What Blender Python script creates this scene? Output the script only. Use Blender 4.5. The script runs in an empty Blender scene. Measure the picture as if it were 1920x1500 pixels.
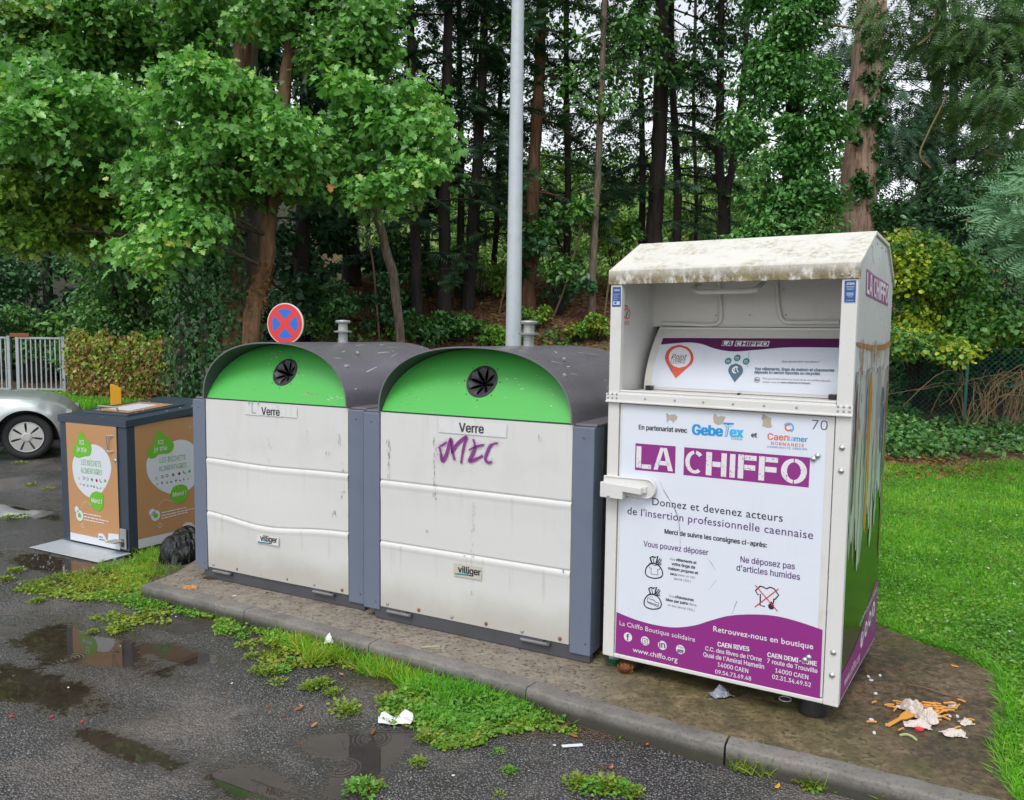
import bpy, bmesh, math, random
import numpy as np
from mathutils import Vector, Matrix

R = math.radians
random.seed(7)
rng = np.random.default_rng(7)
SC = bpy.context.scene
COL = SC.collection

# ------------------------------------------------------------------ camera
F_PX, EYE, PITCH, ROLL = 1503.0, 1.7, 0.0804, 0.0134
cam = bpy.data.objects.new('camera', bpy.data.cameras.new('camera'))
COL.objects.link(cam)
cam.data.sensor_width = 36.0
cam.data.lens = 36.0 * F_PX / 1920.0
cam.data.clip_end = 1000.0
cam.data.clip_start = 0.05
CAMROT = Matrix.Rotation(math.pi / 2 - PITCH, 3, 'X') @ Matrix.Rotation(ROLL, 3, 'Z')
cam.matrix_world = Matrix.Translation((0, 0, EYE)) @ CAMROT.to_4x4()
SC.camera = cam

# ------------------------------------------------------------------ light
SUN_EL, SUN_AZ = 58.0, 200.0          # overcast: a broad weak sun high behind the camera
w = bpy.data.worlds.new('World')
SC.world = w
w.use_nodes = True
nt = w.node_tree
bg = nt.nodes['Background']
sky = nt.nodes.new('ShaderNodeTexSky')
sky.sky_type = 'NISHITA'
sky.sun_disc = False
sky.sun_elevation = R(SUN_EL)
sky.sun_rotation = R(SUN_AZ)
sky.air_density = 1.0
sky.dust_density = 1.5
sky.ozone_density = 1.0
hsv = nt.nodes.new('ShaderNodeHueSaturation')
hsv.inputs['Saturation'].default_value = 0.22
nt.links.new(sky.outputs[0], hsv.inputs['Color'])
nt.links.new(hsv.outputs[0], bg.inputs[0])
bg.inputs[1].default_value = 0.15
sd = bpy.data.lights.new('sun', 'SUN')
sd.energy = 0.95
sd.angle = R(25)
sd.color = (1.0, 0.97, 0.93)
sun = bpy.data.objects.new('sun', sd)
COL.objects.link(sun)
# sun_rotation in the sky node turns clockwise from +Y
_az = R(SUN_AZ)
_d = Vector((math.sin(_az) * math.cos(R(SUN_EL)), math.cos(_az) * math.cos(R(SUN_EL)), math.sin(R(SUN_EL))))
sun.rotation_euler = _d.to_track_quat('Z', 'Y').to_euler()
vs = SC.view_settings
vs.view_transform = 'Standard'
vs.look = 'None'
vs.gamma = 1.0
vs.exposure = 0.78
SC.cycles.max_bounces = 6
SC.cycles.diffuse_bounces = 3
SC.cycles.glossy_bounces = 3
SC.cycles.transparent_max_bounces = 4

# ------------------------------------------------------------------ pixel helpers (measuring on the photograph, 1920 x 1500)
EYEV = Vector((0, 0, EYE))
def ray(u, v):
    return CAMROT @ Vector(((u - 960) / F_PX, -(v - 750) / F_PX, -1.0))
def on_z(u, v, z=0.0):
    d = ray(u, v)
    return EYEV + d * ((z - EYE) / d.z)
def at(u, v, y):
    d = ray(u, v)
    return EYEV + d * (y / d.y)

class Frame:
    """local axes of a box-like thing: X along its front, Y into it, Z up"""
    def __init__(s, x, y, yaw):
        s.o = Vector((x, y, 0)); s.yaw = yaw
        s.X = Vector((math.cos(yaw), math.sin(yaw), 0)); s.Y = Vector((-math.sin(yaw), math.cos(yaw), 0))
    def loc(s, p):
        q = p - s.o
        return Vector((q.dot(s.X), q.dot(s.Y), q.z))
    def front(s, u, v, b=0.0):
        d = ray(u, v); p = s.o + s.Y * b
        q = s.loc(EYEV + d * ((p - EYEV).dot(s.Y) / d.dot(s.Y)))
        return (q.x, q.z)
    def side(s, u, v, a=0.0):
        d = ray(u, v); p = s.o + s.X * a
        q = s.loc(EYEV + d * ((p - EYEV).dot(s.X) / d.dot(s.X)))
        return (q.y, q.z)
    def top(s, u, v, z):
        q = s.loc(on_z(u, v, z))
        return (q.x, q.y)
    def world(s, a, b, z):
        return s.o + s.X * a + s.Y * b + Vector((0, 0, z))

# ------------------------------------------------------------------ scene tree helpers
def tag(o, label=None, cat=None, group=None, kind=None):
    if label: o['label'] = label
    if cat: o['category'] = cat
    if group: o['group'] = group
    if kind: o['kind'] = kind
    return o
def empty(name, loc=(0, 0, 0), rz=0.0, label=None, cat=None, group=None):
    o = bpy.data.objects.new(name, None)
    o.empty_display_size = 0.1
    COL.objects.link(o)
    o.location = loc
    o.rotation_euler = (0, 0, rz)
    return tag(o, label, cat, group)
def copy_tree(o, parent=None):
    c = o.copy(); COL.objects.link(c); c.parent = parent
    for ch in [x for x in bpy.data.objects if x.parent == o]:
        copy_tree(ch, c)
    return c

class MB:
    """collects faces, then links them as ONE mesh object"""
    def __init__(s):
        s.v = []; s.f = []; s.m = []; s.mats = []; s.cuts = []
    def mi(s, mat):
        if mat not in s.mats: s.mats.append(mat)
        return s.mats.index(mat)
    def add(s, verts, faces, mat):
        b = len(s.v); k = s.mi(mat); s.cuts.append((b, len(s.f)))
        s.v.extend(tuple(p) for p in verts)
        for f in faces:
            s.f.append(tuple(b + i for i in f)); s.m.append(k)
    def poly(s, pts, mat):
        s.add(pts, [tuple(range(len(pts)))], mat)
    def box(s, x0, x1, y0, y1, z0, z1, mat, M=None):
        V = [Vector((x, y, z)) for z in (z0, z1) for y in (y0, y1) for x in (x0, x1)]
        if M is not None: V = [M @ p for p in V]
        s.add(V, [(0, 2, 3, 1), (4, 5, 7, 6), (0, 1, 5, 4), (2, 6, 7, 3), (0, 4, 6, 2), (1, 3, 7, 5)], mat)
    def prism(s, prof, axis, a0, a1, mat, caps=True):
        """profile of 2-D points pushed along an axis: 'x' takes (y,z), 'y' takes (x,z), 'z' takes (x,y)"""
        def P(p, a):
            return (a, p[0], p[1]) if axis == 'x' else (p[0], a, p[1]) if axis == 'y' else (p[0], p[1], a)
        n = len(prof)
        V = [P(p, a0) for p in prof] + [P(p, a1) for p in prof]
        F = [(i, (i + 1) % n, n + (i + 1) % n, n + i) for i in range(n)]
        if caps: F += [tuple(range(n))[::-1], tuple(range(n, 2 * n))]
        s.add(V, F, mat)
    def tube(s, path, rad, mat, seg=8, caps=True):
        path = [Vector(p) for p in path]; n = len(path)
        if not hasattr(rad, '__len__'): rad = [rad] * n
        V = []; F = []
        pn = None
        for i in range(n):
            t = (path[min(i + 1, n - 1)] - path[max(i - 1, 0)])
            t = t.normalized() if t.length > 1e-9 else Vector((0, 0, 1))
            if pn is None:
                ref = Vector((1, 0, 0)) if abs(t.x) < .9 else Vector((0, 1, 0))
                nn = t.cross(ref).normalized()
            else:
                nn = (pn - t * pn.dot(t)).normalized()
            pn = nn; bb = t.cross(nn)
            for k in range(seg):
                a = 2 * math.pi * k / seg
                V.append(path[i] + (nn * math.cos(a) + bb * math.sin(a)) * rad[i])
        for i in range(n - 1):
            for k in range(seg):
                k2 = (k + 1) % seg
                F.append((i * seg + k, i * seg + k2, (i + 1) * seg + k2, (i + 1) * seg + k))
        if caps:
            F.append(tuple(range(seg))[::-1]); F.append(tuple((n - 1) * seg + k for k in range(seg)))
        s.add(V, F, mat)
    def lathe(s, prof, mat, seg=24, M=None, caps=True):
        """(r, z) profile turned round Z"""
        n = len(prof); V = []; F = []
        for r, z in prof:
            for k in range(seg):
                a = 2 * math.pi * k / seg
                V.append(Vector((r * math.cos(a), r * math.sin(a), z)))
        for i in range(n - 1):
            for k in range(seg):
                k2 = (k + 1) % seg
                F.append((i * seg + k, i * seg + k2, (i + 1) * seg + k2, (i + 1) * seg + k))
        if caps: F.append(tuple(range(seg))[::-1]); F.append(tuple((n - 1) * seg + k for k in range(seg)))
        if M is not None: V = [M @ p for p in V]
        s.add(V, F, mat)
    def grid(s, fn, nu, nv, mat):
        V = [fn(i / nu, j / nv) for j in range(nv + 1) for i in range(nu + 1)]
        F = [(j * (nu + 1) + i, j * (nu + 1) + i + 1, (j + 1) * (nu + 1) + i + 1, (j + 1) * (nu + 1) + i) for j in range(nv) for i in range(nu)]
        s.add(V, F, mat)
    def build_each(s, name, parent=None, smooth=False, angle=50, bevel=0.0):
        """every shape added becomes a mesh object of its own"""
        cuts = s.cuts + [(len(s.v), len(s.f))]
        for (v0, f0), (v1, f1) in zip(cuts, cuts[1:]):
            q = MB(); q.mats = s.mats; q.v = s.v[v0:v1]; q.f = [tuple(i - v0 for i in f) for f in s.f[f0:f1]]; q.m = s.m[f0:f1]
            q.build(name, parent, smooth=smooth, angle=angle, bevel=bevel)
    def build(s, name, parent=None, smooth=False, bevel=0.0, angle=40, label=None, loc=None, merge=False):
        me = bpy.data.meshes.new(name)
        me.from_pydata(s.v, [], s.f)
        for m in s.mats: me.materials.append(m)
        me.polygons.foreach_set('material_index', s.m)
        if merge:
            bm = bmesh.new(); bm.from_mesh(me)
            bmesh.ops.remove_doubles(bm, verts=bm.verts, dist=1e-5)
            bmesh.ops.recalc_face_normals(bm, faces=bm.faces)
            bm.to_mesh(me); bm.free()
        o = bpy.data.objects.new(name, me)
        COL.objects.link(o)
        if parent: o.parent = parent
        if loc is not None: o.location = loc
        if smooth:
            me.polygons.foreach_set('use_smooth', [True] * len(me.polygons))
            me.set_sharp_from_angle(angle=R(angle))
        if bevel:
            b = o.modifiers.new('bevel', 'BEVEL'); b.width = bevel; b.segments = 2; b.limit_method = 'ANGLE'; b.angle_limit = R(35)
        if label: o['label'] = label
        return o

# ------------------------------------------------------------------ materials
def lin(h):
    h = h.lstrip('#')
    c = [int(h[i:i + 2], 16) / 255 for i in (0, 2, 4)]
    return tuple((x / 12.92 if x <= .04045 else ((x + .055) / 1.055) ** 2.4) for x in c) + (1.0,)
def rgba(c):
    return lin(c) if isinstance(c, str) else (tuple(c) + (1.0,))[:4]

class NT:
    def __init__(s, name):
        s.m = bpy.data.materials.new(name); s.m.use_nodes = True
        s.t = s.m.node_tree; s.b = s.t.nodes['Principled BSDF']; s.out = s.t.nodes['Material Output']
        s.tc = s.t.nodes.new('ShaderNodeTexCoord')
    def n(s, typ, **k):
        x = s.t.nodes.new('ShaderNode' + typ)
        for a, b in k.items():
            if a in x.inputs.keys(): pass
            setattr(x, a, b)
        return x
    def l(s, a, b): s.t.links.new(a, b)
    def coords(s, scale=(1, 1, 1), src='Object', loc=(0, 0, 0)):
        mp = s.n('Mapping'); mp.inputs['Scale'].default_value = scale; mp.inputs['Location'].default_value = loc
        s.l(s.tc.outputs[src], mp.inputs[0]); return mp.outputs[0]
    def noise(s, vec, scale, detail=4, rough=.55, out='Fac'):
        x = s.n('TexNoise'); x.inputs['Scale'].default_value = scale; x.inputs['Detail'].default_value = detail; x.inputs['Roughness'].default_value = rough
        s.l(vec, x.inputs['Vector']); return x.outputs[out]
    def voronoi(s, vec, scale, out='Distance', feature='F1'):
        x = s.n('TexVoronoi'); x.feature = feature; x.inputs['Scale'].default_value = scale
        s.l(vec, x.inputs['Vector']); return x.outputs[out]
    def ramp(s, fac, stops, interp='LINEAR'):
        x = s.n('ValToRGB'); x.color_ramp.interpolation = interp
        e = x.color_ramp.elements
        while len(e) < len(stops): e.new(.5)
        for i, (p, c) in enumerate(stops):
            e[i].position = p; e[i].color = rgba(c) if not isinstance(c, (int, float)) else (c, c, c, 1)
        s.l(fac, x.inputs[0]); return x.outputs[0]
    def mix(s, fac, a, b, mode='MIX'):
        x = s.n('Mix'); x.data_type = 'RGBA'; x.blend_type = mode
        for sock, val in ((x.inputs[0], fac), (x.inputs[6], a), (x.inputs[7], b)):
            if hasattr(val, 'links'): s.l(val, sock)
            elif isinstance(val, (int, float)): sock.default_value = val if sock == x.inputs[0] else (val, val, val, 1)
            else: sock.default_value = rgba(val)
        return x.outputs[2]
    def math(s, op, a, b=0.0, c=None, clamp=False):
        x = s.n('Math'); x.operation = op; x.use_clamp = clamp
        for i, val in enumerate((a, b) if c is None else (a, b, c)):
            if hasattr(val, 'links'): s.l(val, x.inputs[i])
            else: x.inputs[i].default_value = val
        return x.outputs[0]
    def sstep(s, val, a, b, t0=0.0, t1=1.0):
        x = s.n('MapRange'); x.interpolation_type = 'SMOOTHSTEP'
        s.l(val, x.inputs[0])
        for i, q in enumerate((a, b, t0, t1)): x.inputs[i + 1].default_value = q
        return x.outputs[0]
    def bump(s, h, strength=.3, dist=.01, prev=None):
        x = s.n('Bump'); x.inputs['Strength'].default_value = strength; x.inputs['Distance'].default_value = dist
        s.l(h, x.inputs['Height'])
        if prev is not None: s.l(prev, x.inputs['Normal'])
        return x.outputs[0]
    def set(s, **k):
        for a, val in k.items():
            sock = s.b.inputs[a.replace('_', ' ')]
            if hasattr(val, 'links'): s.l(val, sock)
            elif isinstance(val, str): sock.default_value = lin(val)
            elif isinstance(val, tuple) and len(val) == 3: sock.default_value = val + (1,)
            else: sock.default_value = val
        return s.m

def plain(name, col, rough=.5, metal=0.0):
    return NT(name).set(Base_Color=rgba(col), Roughness=rough, Metallic=metal)

def paint(name, col, dirt='#6b6656', rough=.35, amount=.35, streak=True, speck=.25, metal=0.0, scale=1.0):
    """painted sheet metal with runs of dirt, faint blotches and tiny scuffs"""
    t = NT(name)
    p = t.coords((1, 1, 1))
    blot = t.noise(p, 3.0 * scale, 5)
    run = t.noise(t.coords((9 * scale, 9 * scale, .8 * scale)), 1.3, 6, .7)
    fine = t.noise(p, 60 * scale, 3)
    m1 = t.math('MULTIPLY', t.math('MULTIPLY', t.sstep(run, .52, .82), t.sstep(blot, .4, .62)), amount if streak else 0.0)
    m2 = t.math('MULTIPLY', t.sstep(blot, .5, .8), amount * .6)
    m3 = t.math('MULTIPLY', t.sstep(fine, .66, .72), speck)
    m = t.math('MAXIMUM', t.math('ADD', m1, m2, clamp=True), m3)
    c = t.mix(m, col, dirt)
    r = t.math('ADD', t.math('MULTIPLY', blot, .25), rough - .1)
    return t.set(Base_Color=c, Roughness=r, Metallic=metal, Normal=t.bump(t.noise(p, 9 * scale, 3), .06, .02))

M = {}
M['white_paint'] = paint('white paint', (.58, .58, .57), '#8a8068', .38, .32)
M['white_frame'] = paint('white frame paint', (.60, .595, .575), '#8d8467', .4, .3, scale=1.6)
M['inner_white'] = paint('inner white paint', (.60, .585, .55), '#7d745f', .5, .35)
M['cream_panel'] = paint('cream white bin panel', (.56, .56, .55), '#8b8674', .42, .26)
def panel_paint(name, col):
    """off-white sheet with road splash along its foot and brownish runs below the pressed ribs"""
    t = NT(name); p = t.coords(); sp = t.n('SeparateXYZ'); t.l(t.tc.outputs['Object'], sp.inputs[0]); z = sp.outputs[2]
    blot = t.noise(p, 2.6, 6, .62); fine = t.noise(p, 55, 4, .65); run = t.noise(t.coords((16, 16, .7)), 1.4, 6, .7)
    splash = t.math('MULTIPLY', t.sstep(t.math('ADD', z, t.math('MULTIPLY', blot, -.30)), .26, .02), .55)
    m = splash
    for r_ in (.875, .53, 1.27):
        k = t.math('MULTIPLY', t.sstep(z, r_ - .26, r_ - .01), t.math('LESS_THAN', z, r_))
        m = t.math('MAXIMUM', m, t.math('MULTIPLY', t.math('MULTIPLY', k, t.sstep(run, .54, .72)), .42))
    m = t.math('MAXIMUM', m, t.math('MULTIPLY', t.sstep(blot, .52, .75), .16))
    c = t.mix(m, col, (.30, .275, .215))
    c = t.mix(t.math('MULTIPLY', t.sstep(fine, .66, .72), .22), c, (.22, .20, .17))
    return t.set(Base_Color=c, Roughness=t.math('ADD', t.math('MULTIPLY', blot, .25), .3), Normal=t.bump(t.noise(p, 4, 3), .10, .03))
M['cream_panel'] = panel_paint('cream white bin panel', (.575, .575, .56))
M['print_white'] = paint('printed film white', (.63, .665, .74), '#8f92a0', .33, .18, speck=.08)
M['side_white'] = paint('side film pale grey', (.52, .54, .57), '#8f92a0', .25, .25)
M['post_grey'] = paint('blue grey post paint', (.125, .150, .205), '#59616e', .45, .9, speck=.4, scale=1.5)
M['shell_grey'] = paint('taupe grey shell paint', (.140, .131, .150), '#5a555a', .26, .5)
M['dark_grey'] = paint('dark grey metal', (.06, .062, .07), '#33302b', .5, .5)
M['green_paint'] = paint('bright green paint', (.070, .40, .072), '#4f9a4a', .33, .6, speck=.25)
M['anthracite'] = paint('anthracite paint', (.032, .047, .068), '#3d4348', .38, .35)
M['black_rubber'] = plain('black rubber', (.014, .014, .015), .5)
M['flap_rubber'] = plain('grey rubber flap', (.036, .036, .040), .45)
M['black_plastic'] = plain('black plastic', (.015, .015, .016), .4)
M['steel'] = NT('zinc bolt steel').set(Base_Color=(.55, .56, .57), Metallic=.9, Roughness=.3)
M['dull_steel'] = paint('dull galvanised steel', (.33, .34, .33), '#4a4337', .5, .5, metal=.35)
M['rust'] = plain('rusty steel', (.20, .075, .028), .8)
M['purple'] = plain('purple print', (.235, .022, .195), .36)
M['purple_dark'] = plain('dark plum print', (.10, .012, .085), .36)
M['purple_text'] = plain('plum lettering', (.10, .035, .16), .4)
M['ink'] = plain('dark navy lettering', (.018, .020, .035), .4)
M['ink_soft'] = plain('grey lettering', (.11, .11, .13), .4)
M['lettering_white'] = plain('white lettering', (.66, .64, .68), .4)
M['blue_logo'] = plain('blue logo print', (.015, .26, .60), .35)
M['blue_logo_light'] = plain('light blue logo print', (.03, .42, .75), .35)
M['orange_logo'] = plain('orange red logo print', (.66, .13, .06), .35)
M['teal'] = plain('teal print', (.03, .20, .22), .35)
M['teal_dark'] = plain('slate teal print', (.05, .12, .17), .35)
M['pin_red'] = plain('red pin print', (.62, .08, .045), .35)
M['sticker_blue'] = plain('blue sticker', (.02, .07, .23), .35)
M['sticker_text'] = plain('pale sticker lettering', (.45, .55, .72), .4)
M['red_print'] = plain('red print', (.62, .03, .06), .4)
M['torn_paper'] = paint('torn grey paper remains', (.40, .36, .29), '#6b6252', .8, .8, speck=.6, scale=8)
M['scuff'] = plain('grey scuff', (.33, .33, .38), .5)
M['graffiti'] = plain('violet spray paint', (.20, .035, .20), .45)
M['graffiti_soft'] = plain('violet overspray', (.47, .33, .46), .5)
M['label_white'] = paint('white paper label', (.60, .60, .59), '#9a9688', .5, .3, scale=4)
M['tan'] = paint('tan printed film', (.44, .235, .105), '#a8703c', .33, .2, speck=.03)
M['lime'] = plain('leaf green print', (.13, .42, .022), .35)
M['lime_text'] = plain('pale green lettering', (.20, .42, .16), .4)
M['bubble_white'] = plain('white print', (.58, .61, .66), .33)
M['galv'] = paint('galvanised pole', (.43, .47, .50), '#7c868c', .38, .45, metal=.2, scale=5)
M['concrete_post'] = paint('weathered concrete post', (.22, .195, .16), '#4a4436', .9, .6, scale=3)
M['yellow_paint'] = paint('yellow post paint', (.62, .29, .008), '#8a5a10', .4, .3)
M['sign_red'] = plain('red sign film', (.62, .035, .03), .3)
M['sign_blue'] = plain('blue sign film', (.01, .13, .56), .3)
M['sign_white'] = plain('white sign edge', (.62, .62, .62), .35)
M['tyre'] = plain('tyre rubber', (.02, .02, .022), .75)
M['hubcap'] = plain('silver hubcap', (.50, .50, .48), .35, .4)
M['glass_dark'] = plain('dark car glass', (.01, .012, .014), .05)
M['paper'] = plain('white paper', (.62, .64, .66), .7)
# ================================================================== the ground
PAD = .09
def sst(a, b, x):
    t = max(0.0, min(1.0, (x - a) / (b - a))); return t * t * (3 - 2 * t)
_kp = [(265, 1097), (450, 1143), (700, 1211), (960, 1281), (1075, 1320), (1200, 1355), (1351, 1396), (1470, 1424), (1590, 1452), (1700, 1479), (1803, 1505)]
KERB = [on_z(u, v, PAD).xy for u, v in _kp]
_e = (KERB[-1] - KERB[-3]).normalized()
KERB += [KERB[-1] + _e * .8, KERB[-1] + _e * 2.2 + Vector((0, .05)), KERB[-1] + _e * 4.5 + Vector((0, .3))]
def kerb_y(x):
    if x <= KERB[0].x: return KERB[0].y + (KERB[0].x - x) * .45
    for a, b in zip(KERB, KERB[1:]):
        if a.x <= x <= b.x:
            return a.y + (b.y - a.y) * (x - a.x) / max(1e-6, b.x - a.x)
    return KERB[-1].y
def _h(x, y):
    return (math.sin(x * 1.7 + y * .9) + math.sin(x * .63 - y * 1.31 + 2) + math.sin(x * 3.1 + y * 2.3 + 1) * .4)
def T(x, y):
    """height of the terrain"""
    d = y - kerb_y(x)
    z = -.03 + .10 * max(sst(-3.0, -2.2, x) * sst(.1, .5, d) * (1 if y < 9 else 1), sst(16.0, 17.2, y), sst(-6.5, -4.0, x) * sst(9, 11, y))
    a = x / max(y, 1.0)
    wgt = sst(-.34, -.19, a) * (1 - .82 * sst(.34, .47, a))
    bank = sst(9.2, 19.0, y) * 3.0 * wgt + max(0.0, y - 19) * .075 * (.35 + .65 * wgt)
    bank += sst(10.5, 14, y) * .25 * (1 - wgt) * sst(.2, .4, a)
    bank += sst(40, 62, y) * 7.5 * sst(-.28, -.18, a) * (1 - .4 * sst(.40, .50, a))
    bank += sst(25, 42, y) * 9.0 * (1 - sst(-.30, -.17, a)) + sst(19, 34, y) * 3.5 * sst(.40, .50, a)
    return z + bank + .035 * _h(x, y) * sst(9.5, 13, y)
def ground_hit(u, v):
    d = ray(u, v); lo = 1.5; step = .05
    t = lo
    while t < 90:
        p = EYEV + d * t
        if p.z < T(p.x, p.y): return p
        t += step if t < 30 else .3
    return EYEV + d * 60

# terrain sheet reaching the horizon
xs = np.unique(np.concatenate([np.linspace(-160, -22, 24), np.linspace(-22, 16, 128), np.linspace(16, 160, 24)]))
ys = np.unique(np.concatenate([np.linspace(-60, -4, 14), np.linspace(-4, 24, 112), np.linspace(24, 60, 30), np.linspace(60, 300, 16)]))
V = [(x, y, T(x, y)) for y in ys for x in xs]
nx = len(xs)
Fq = [(j * nx + i, j * nx + i + 1, (j + 1) * nx + i + 1, (j + 1) * nx + i) for j in range(len(ys) - 1) for i in range(nx - 1)]
t = NT('earth and leaf litter')
p = t.coords(); sp = t.n('SeparateXYZ'); t.l(t.tc.outputs['Object'], sp.inputs[0])
n1 = t.noise(p, .9, 6, .6); n2 = t.noise(p, 9, 5, .65); n3 = t.voronoi(p, 26, 'Color'); n4 = t.noise(p, 60, 3)
litter = t.ramp(n3, [(.1, (.050, .022, .013)), (.4, (.12, .050, .028)), (.65, (.20, .085, .045)), (.9, (.09, .045, .026))])
litter = t.mix(t.sstep(n2, .45, .65), litter, (.028, .017, .011))
grassy = t.ramp(n2, [(.3, (.040, .090, .013)), (.6, (.08, .17, .025)), (.8, (.13, .22, .04))])
far = t.sstep(sp.outputs[1], 8.7, 10.6)
mfar = t.math('MULTIPLY', far, t.sstep(n1, .74, .55))
ang = t.math('DIVIDE', sp.outputs[0], t.math('MAXIMUM', sp.outputs[1], 1.0))
meadow = t.math('MULTIPLY', t.sstep(sp.outputs[1], 21, 25), t.math('MULTIPLY', t.sstep(ang, -.24, -.18), t.sstep(ang, .42, .36)))
c = t.mix(mfar, grassy, litter)
n9 = t.noise(p, .55, 6, .7)
meadcol = t.ramp(n9, [(.32, (.035, .065, .018)), (.5, (.10, .16, .035)), (.68, (.20, .26, .06))])
c = t.mix(meadow, c, meadcol)
left_wood_shade = t.math('MULTIPLY', t.sstep(sp.outputs[1], 21, 25), t.sstep(ang, -.22, -.28))
c = t.mix(left_wood_shade, c, t.ramp(n2, [(.3, (.012, .014, .007)), (.7, (.030, .034, .014))]))  # darker tint paints in the canopy shade behind the left trees
soil = t.ramp(n4, [(.3, (.030, .022, .014)), (.7, (.075, .055, .035))])
near_left = t.math('MULTIPLY', t.sstep(sp.outputs[0], -1.5, -2.4), t.sstep(sp.outputs[1], 9, 8))
c = t.mix(near_left, c, soil)
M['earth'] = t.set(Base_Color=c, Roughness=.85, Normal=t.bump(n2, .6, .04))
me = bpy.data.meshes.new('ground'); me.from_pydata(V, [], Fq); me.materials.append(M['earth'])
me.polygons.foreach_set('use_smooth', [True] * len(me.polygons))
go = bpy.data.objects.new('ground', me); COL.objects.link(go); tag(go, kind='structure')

# asphalt of the car park: worn, wet, with standing water
t = NT('wet worn asphalt')
p = t.coords()
def spot(cx, cy, rx, ry, ang=0.0):
    """soft mask round a place where rain water stands"""
    v1 = t.n('VectorMath'); v1.operation = 'SUBTRACT'; t.l(t.tc.outputs['Object'], v1.inputs[0]); v1.inputs[1].default_value = (cx, cy, 0)
    mp = t.n('Mapping'); mp.inputs['Rotation'].default_value = (0, 0, -ang); t.l(v1.outputs[0], mp.inputs[0])
    v2 = t.n('VectorMath'); v2.operation = 'MULTIPLY'; t.l(mp.outputs[0], v2.inputs[0]); v2.inputs[1].default_value = (1 / rx, 1 / ry, 0)
    v3 = t.n('VectorMath'); v3.operation = 'LENGTH'; t.l(v2.outputs[0], v3.inputs[0])
    return v3.outputs['Value']
big = t.noise(p, 1.1, 6, .6); mid = t.noise(p, 4.5, 6, .62); fine = t.noise(p, 38, 4, .6)
cell = t.voronoi(p, 105, 'Distance'); cellc = t.voronoi(p, 105, 'Color'); cell2 = t.voronoi(p, 52, 'Distance')
wet = damp = None
PUD = []
for u, v, rx, ry in ((600, 1225, .40, .15), (150, 1215, .55, .20), (60, 1290, .5, .15), (330, 1225, .30, .09), (690, 1430, .10, .26), (640, 1400, .16, .12), (820, 1330, .18, .08), (110, 1062, .8, .16), (30, 960, .6, .2), (330, 1170, .2, .1), (480, 1470, .25, .10), (230, 1400, .3, .07)):
    q = on_z(u, v, 0); PUD.append((q.x, q.y))
    f_ = spot(q.x, q.y, rx, ry, R(-26))
    mk = t.sstep(t.math('ADD', f_, t.math('ADD', t.math('MULTIPLY', t.math('SUBTRACT', mid, .5), 1.9), t.math('MULTIPLY', t.math('SUBTRACT', fine, .5), .9))), 1.15, .80)
    wet = mk if wet is None else t.math('MAXIMUM', wet, mk)
    mk2 = t.sstep(t.math('ADD', f_, t.math('MULTIPLY', t.math('SUBTRACT', mid, .5), 2.2)), 2.1, .8)
    damp = mk2 if damp is None else t.math('MAXIMUM', damp, mk2)
base = t.ramp(cellc, [(.0, (.058, .054, .053)), (.4, (.108, .101, .099)), (.7, (.150, .146, .148)), (.86, (.23, .226, .23)), (1.0, (.46, .46, .47))])  # pale aggregate; the palest stones also paint in wet glints
base = t.mix(t.sstep(cell, .30, .55), base, (.034, .033, .034))
base = t.mix(t.math('MULTIPLY', t.sstep(big, .48, .66), .75), base, t.mix(t.sstep(fine, .4, .6), (.10, .086, .076), (.19, .165, .145)))
base = t.mix(t.math('MULTIPLY', t.sstep(mid, .58, .72), .6), base, (.030, .027, .025))
moss = t.math('MULTIPLY', t.sstep(t.noise(t.coords((1, 1, 1), loc=(3, 7, 0)), 2.2, 5, .65), .60, .70), t.sstep(fine, .45, .6))
moss = t.math('MULTIPLY', moss, t.math('SUBTRACT', 1.0, wet))
base = t.mix(t.math('MULTIPLY', moss, .7), base, (.060, .062, .014))
mud = t.ramp(mid, [(.3, (.020, .014, .010)), (.7, (.048, .036, .027))])
soilm = None                                            # grit and humus caught along the foot of the kerb
for u, v, rx, ry in ((300, 1100, .75, .34), (480, 1170, .55, .16), (640, 1230, .55, .15), (860, 1310, .60, .24), (1040, 1350, .40, .10), (1300, 1410, .8, .05), (1600, 1480, .6, .05)):
    q = on_z(u, v, 0); f_ = spot(q.x, q.y, rx, ry, R(-27))
    mk = t.sstep(t.math('ADD', f_, t.math('ADD', t.math('MULTIPLY', t.math('SUBTRACT', mid, .5), 1.4), t.math('MULTIPLY', t.math('SUBTRACT', fine, .5), .8))), 1.25, .75)
    soilm = mk if soilm is None else t.math('MAXIMUM', soilm, mk)
base = t.mix(t.math('MULTIPLY', soilm, .9), base, t.ramp(fine, [(.35, (.030, .021, .012)), (.55, (.085, .058, .034)), (.7, (.14, .095, .05))]))
base = t.mix(t.math('MULTIPLY', damp, .62), base, (.032, .026, .021))
base = t.mix(t.math('MULTIPLY', wet, .85), base, mud)
rough = t.math('ADD', t.math('MULTIPLY', t.sstep(big, .38, .62), .26), .17)
rough = t.math('MULTIPLY', t.math('MULTIPLY', rough, t.math('SUBTRACT', 1.0, t.math('MULTIPLY', damp, .35))), t.math('SUBTRACT', 1.0, t.math('MULTIPLY', wet, .93)))
hgt = t.math('ADD', t.math('MULTIPLY', t.math('SUBTRACT', 1.0, cell), 1.0), t.math('MULTIPLY', fine, .7))
dry = t.math('MULTIPLY', t.math('SUBTRACT', 1.0, wet), t.math('SUBTRACT', 1.0, t.math('MULTIPLY', damp, .4)))
b1 = t.n('Bump'); b1.inputs['Distance'].default_value = .009
t.l(hgt, b1.inputs['Height']); t.l(t.math('MULTIPLY', dry, 1.0), b1.inputs['Strength'])
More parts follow.
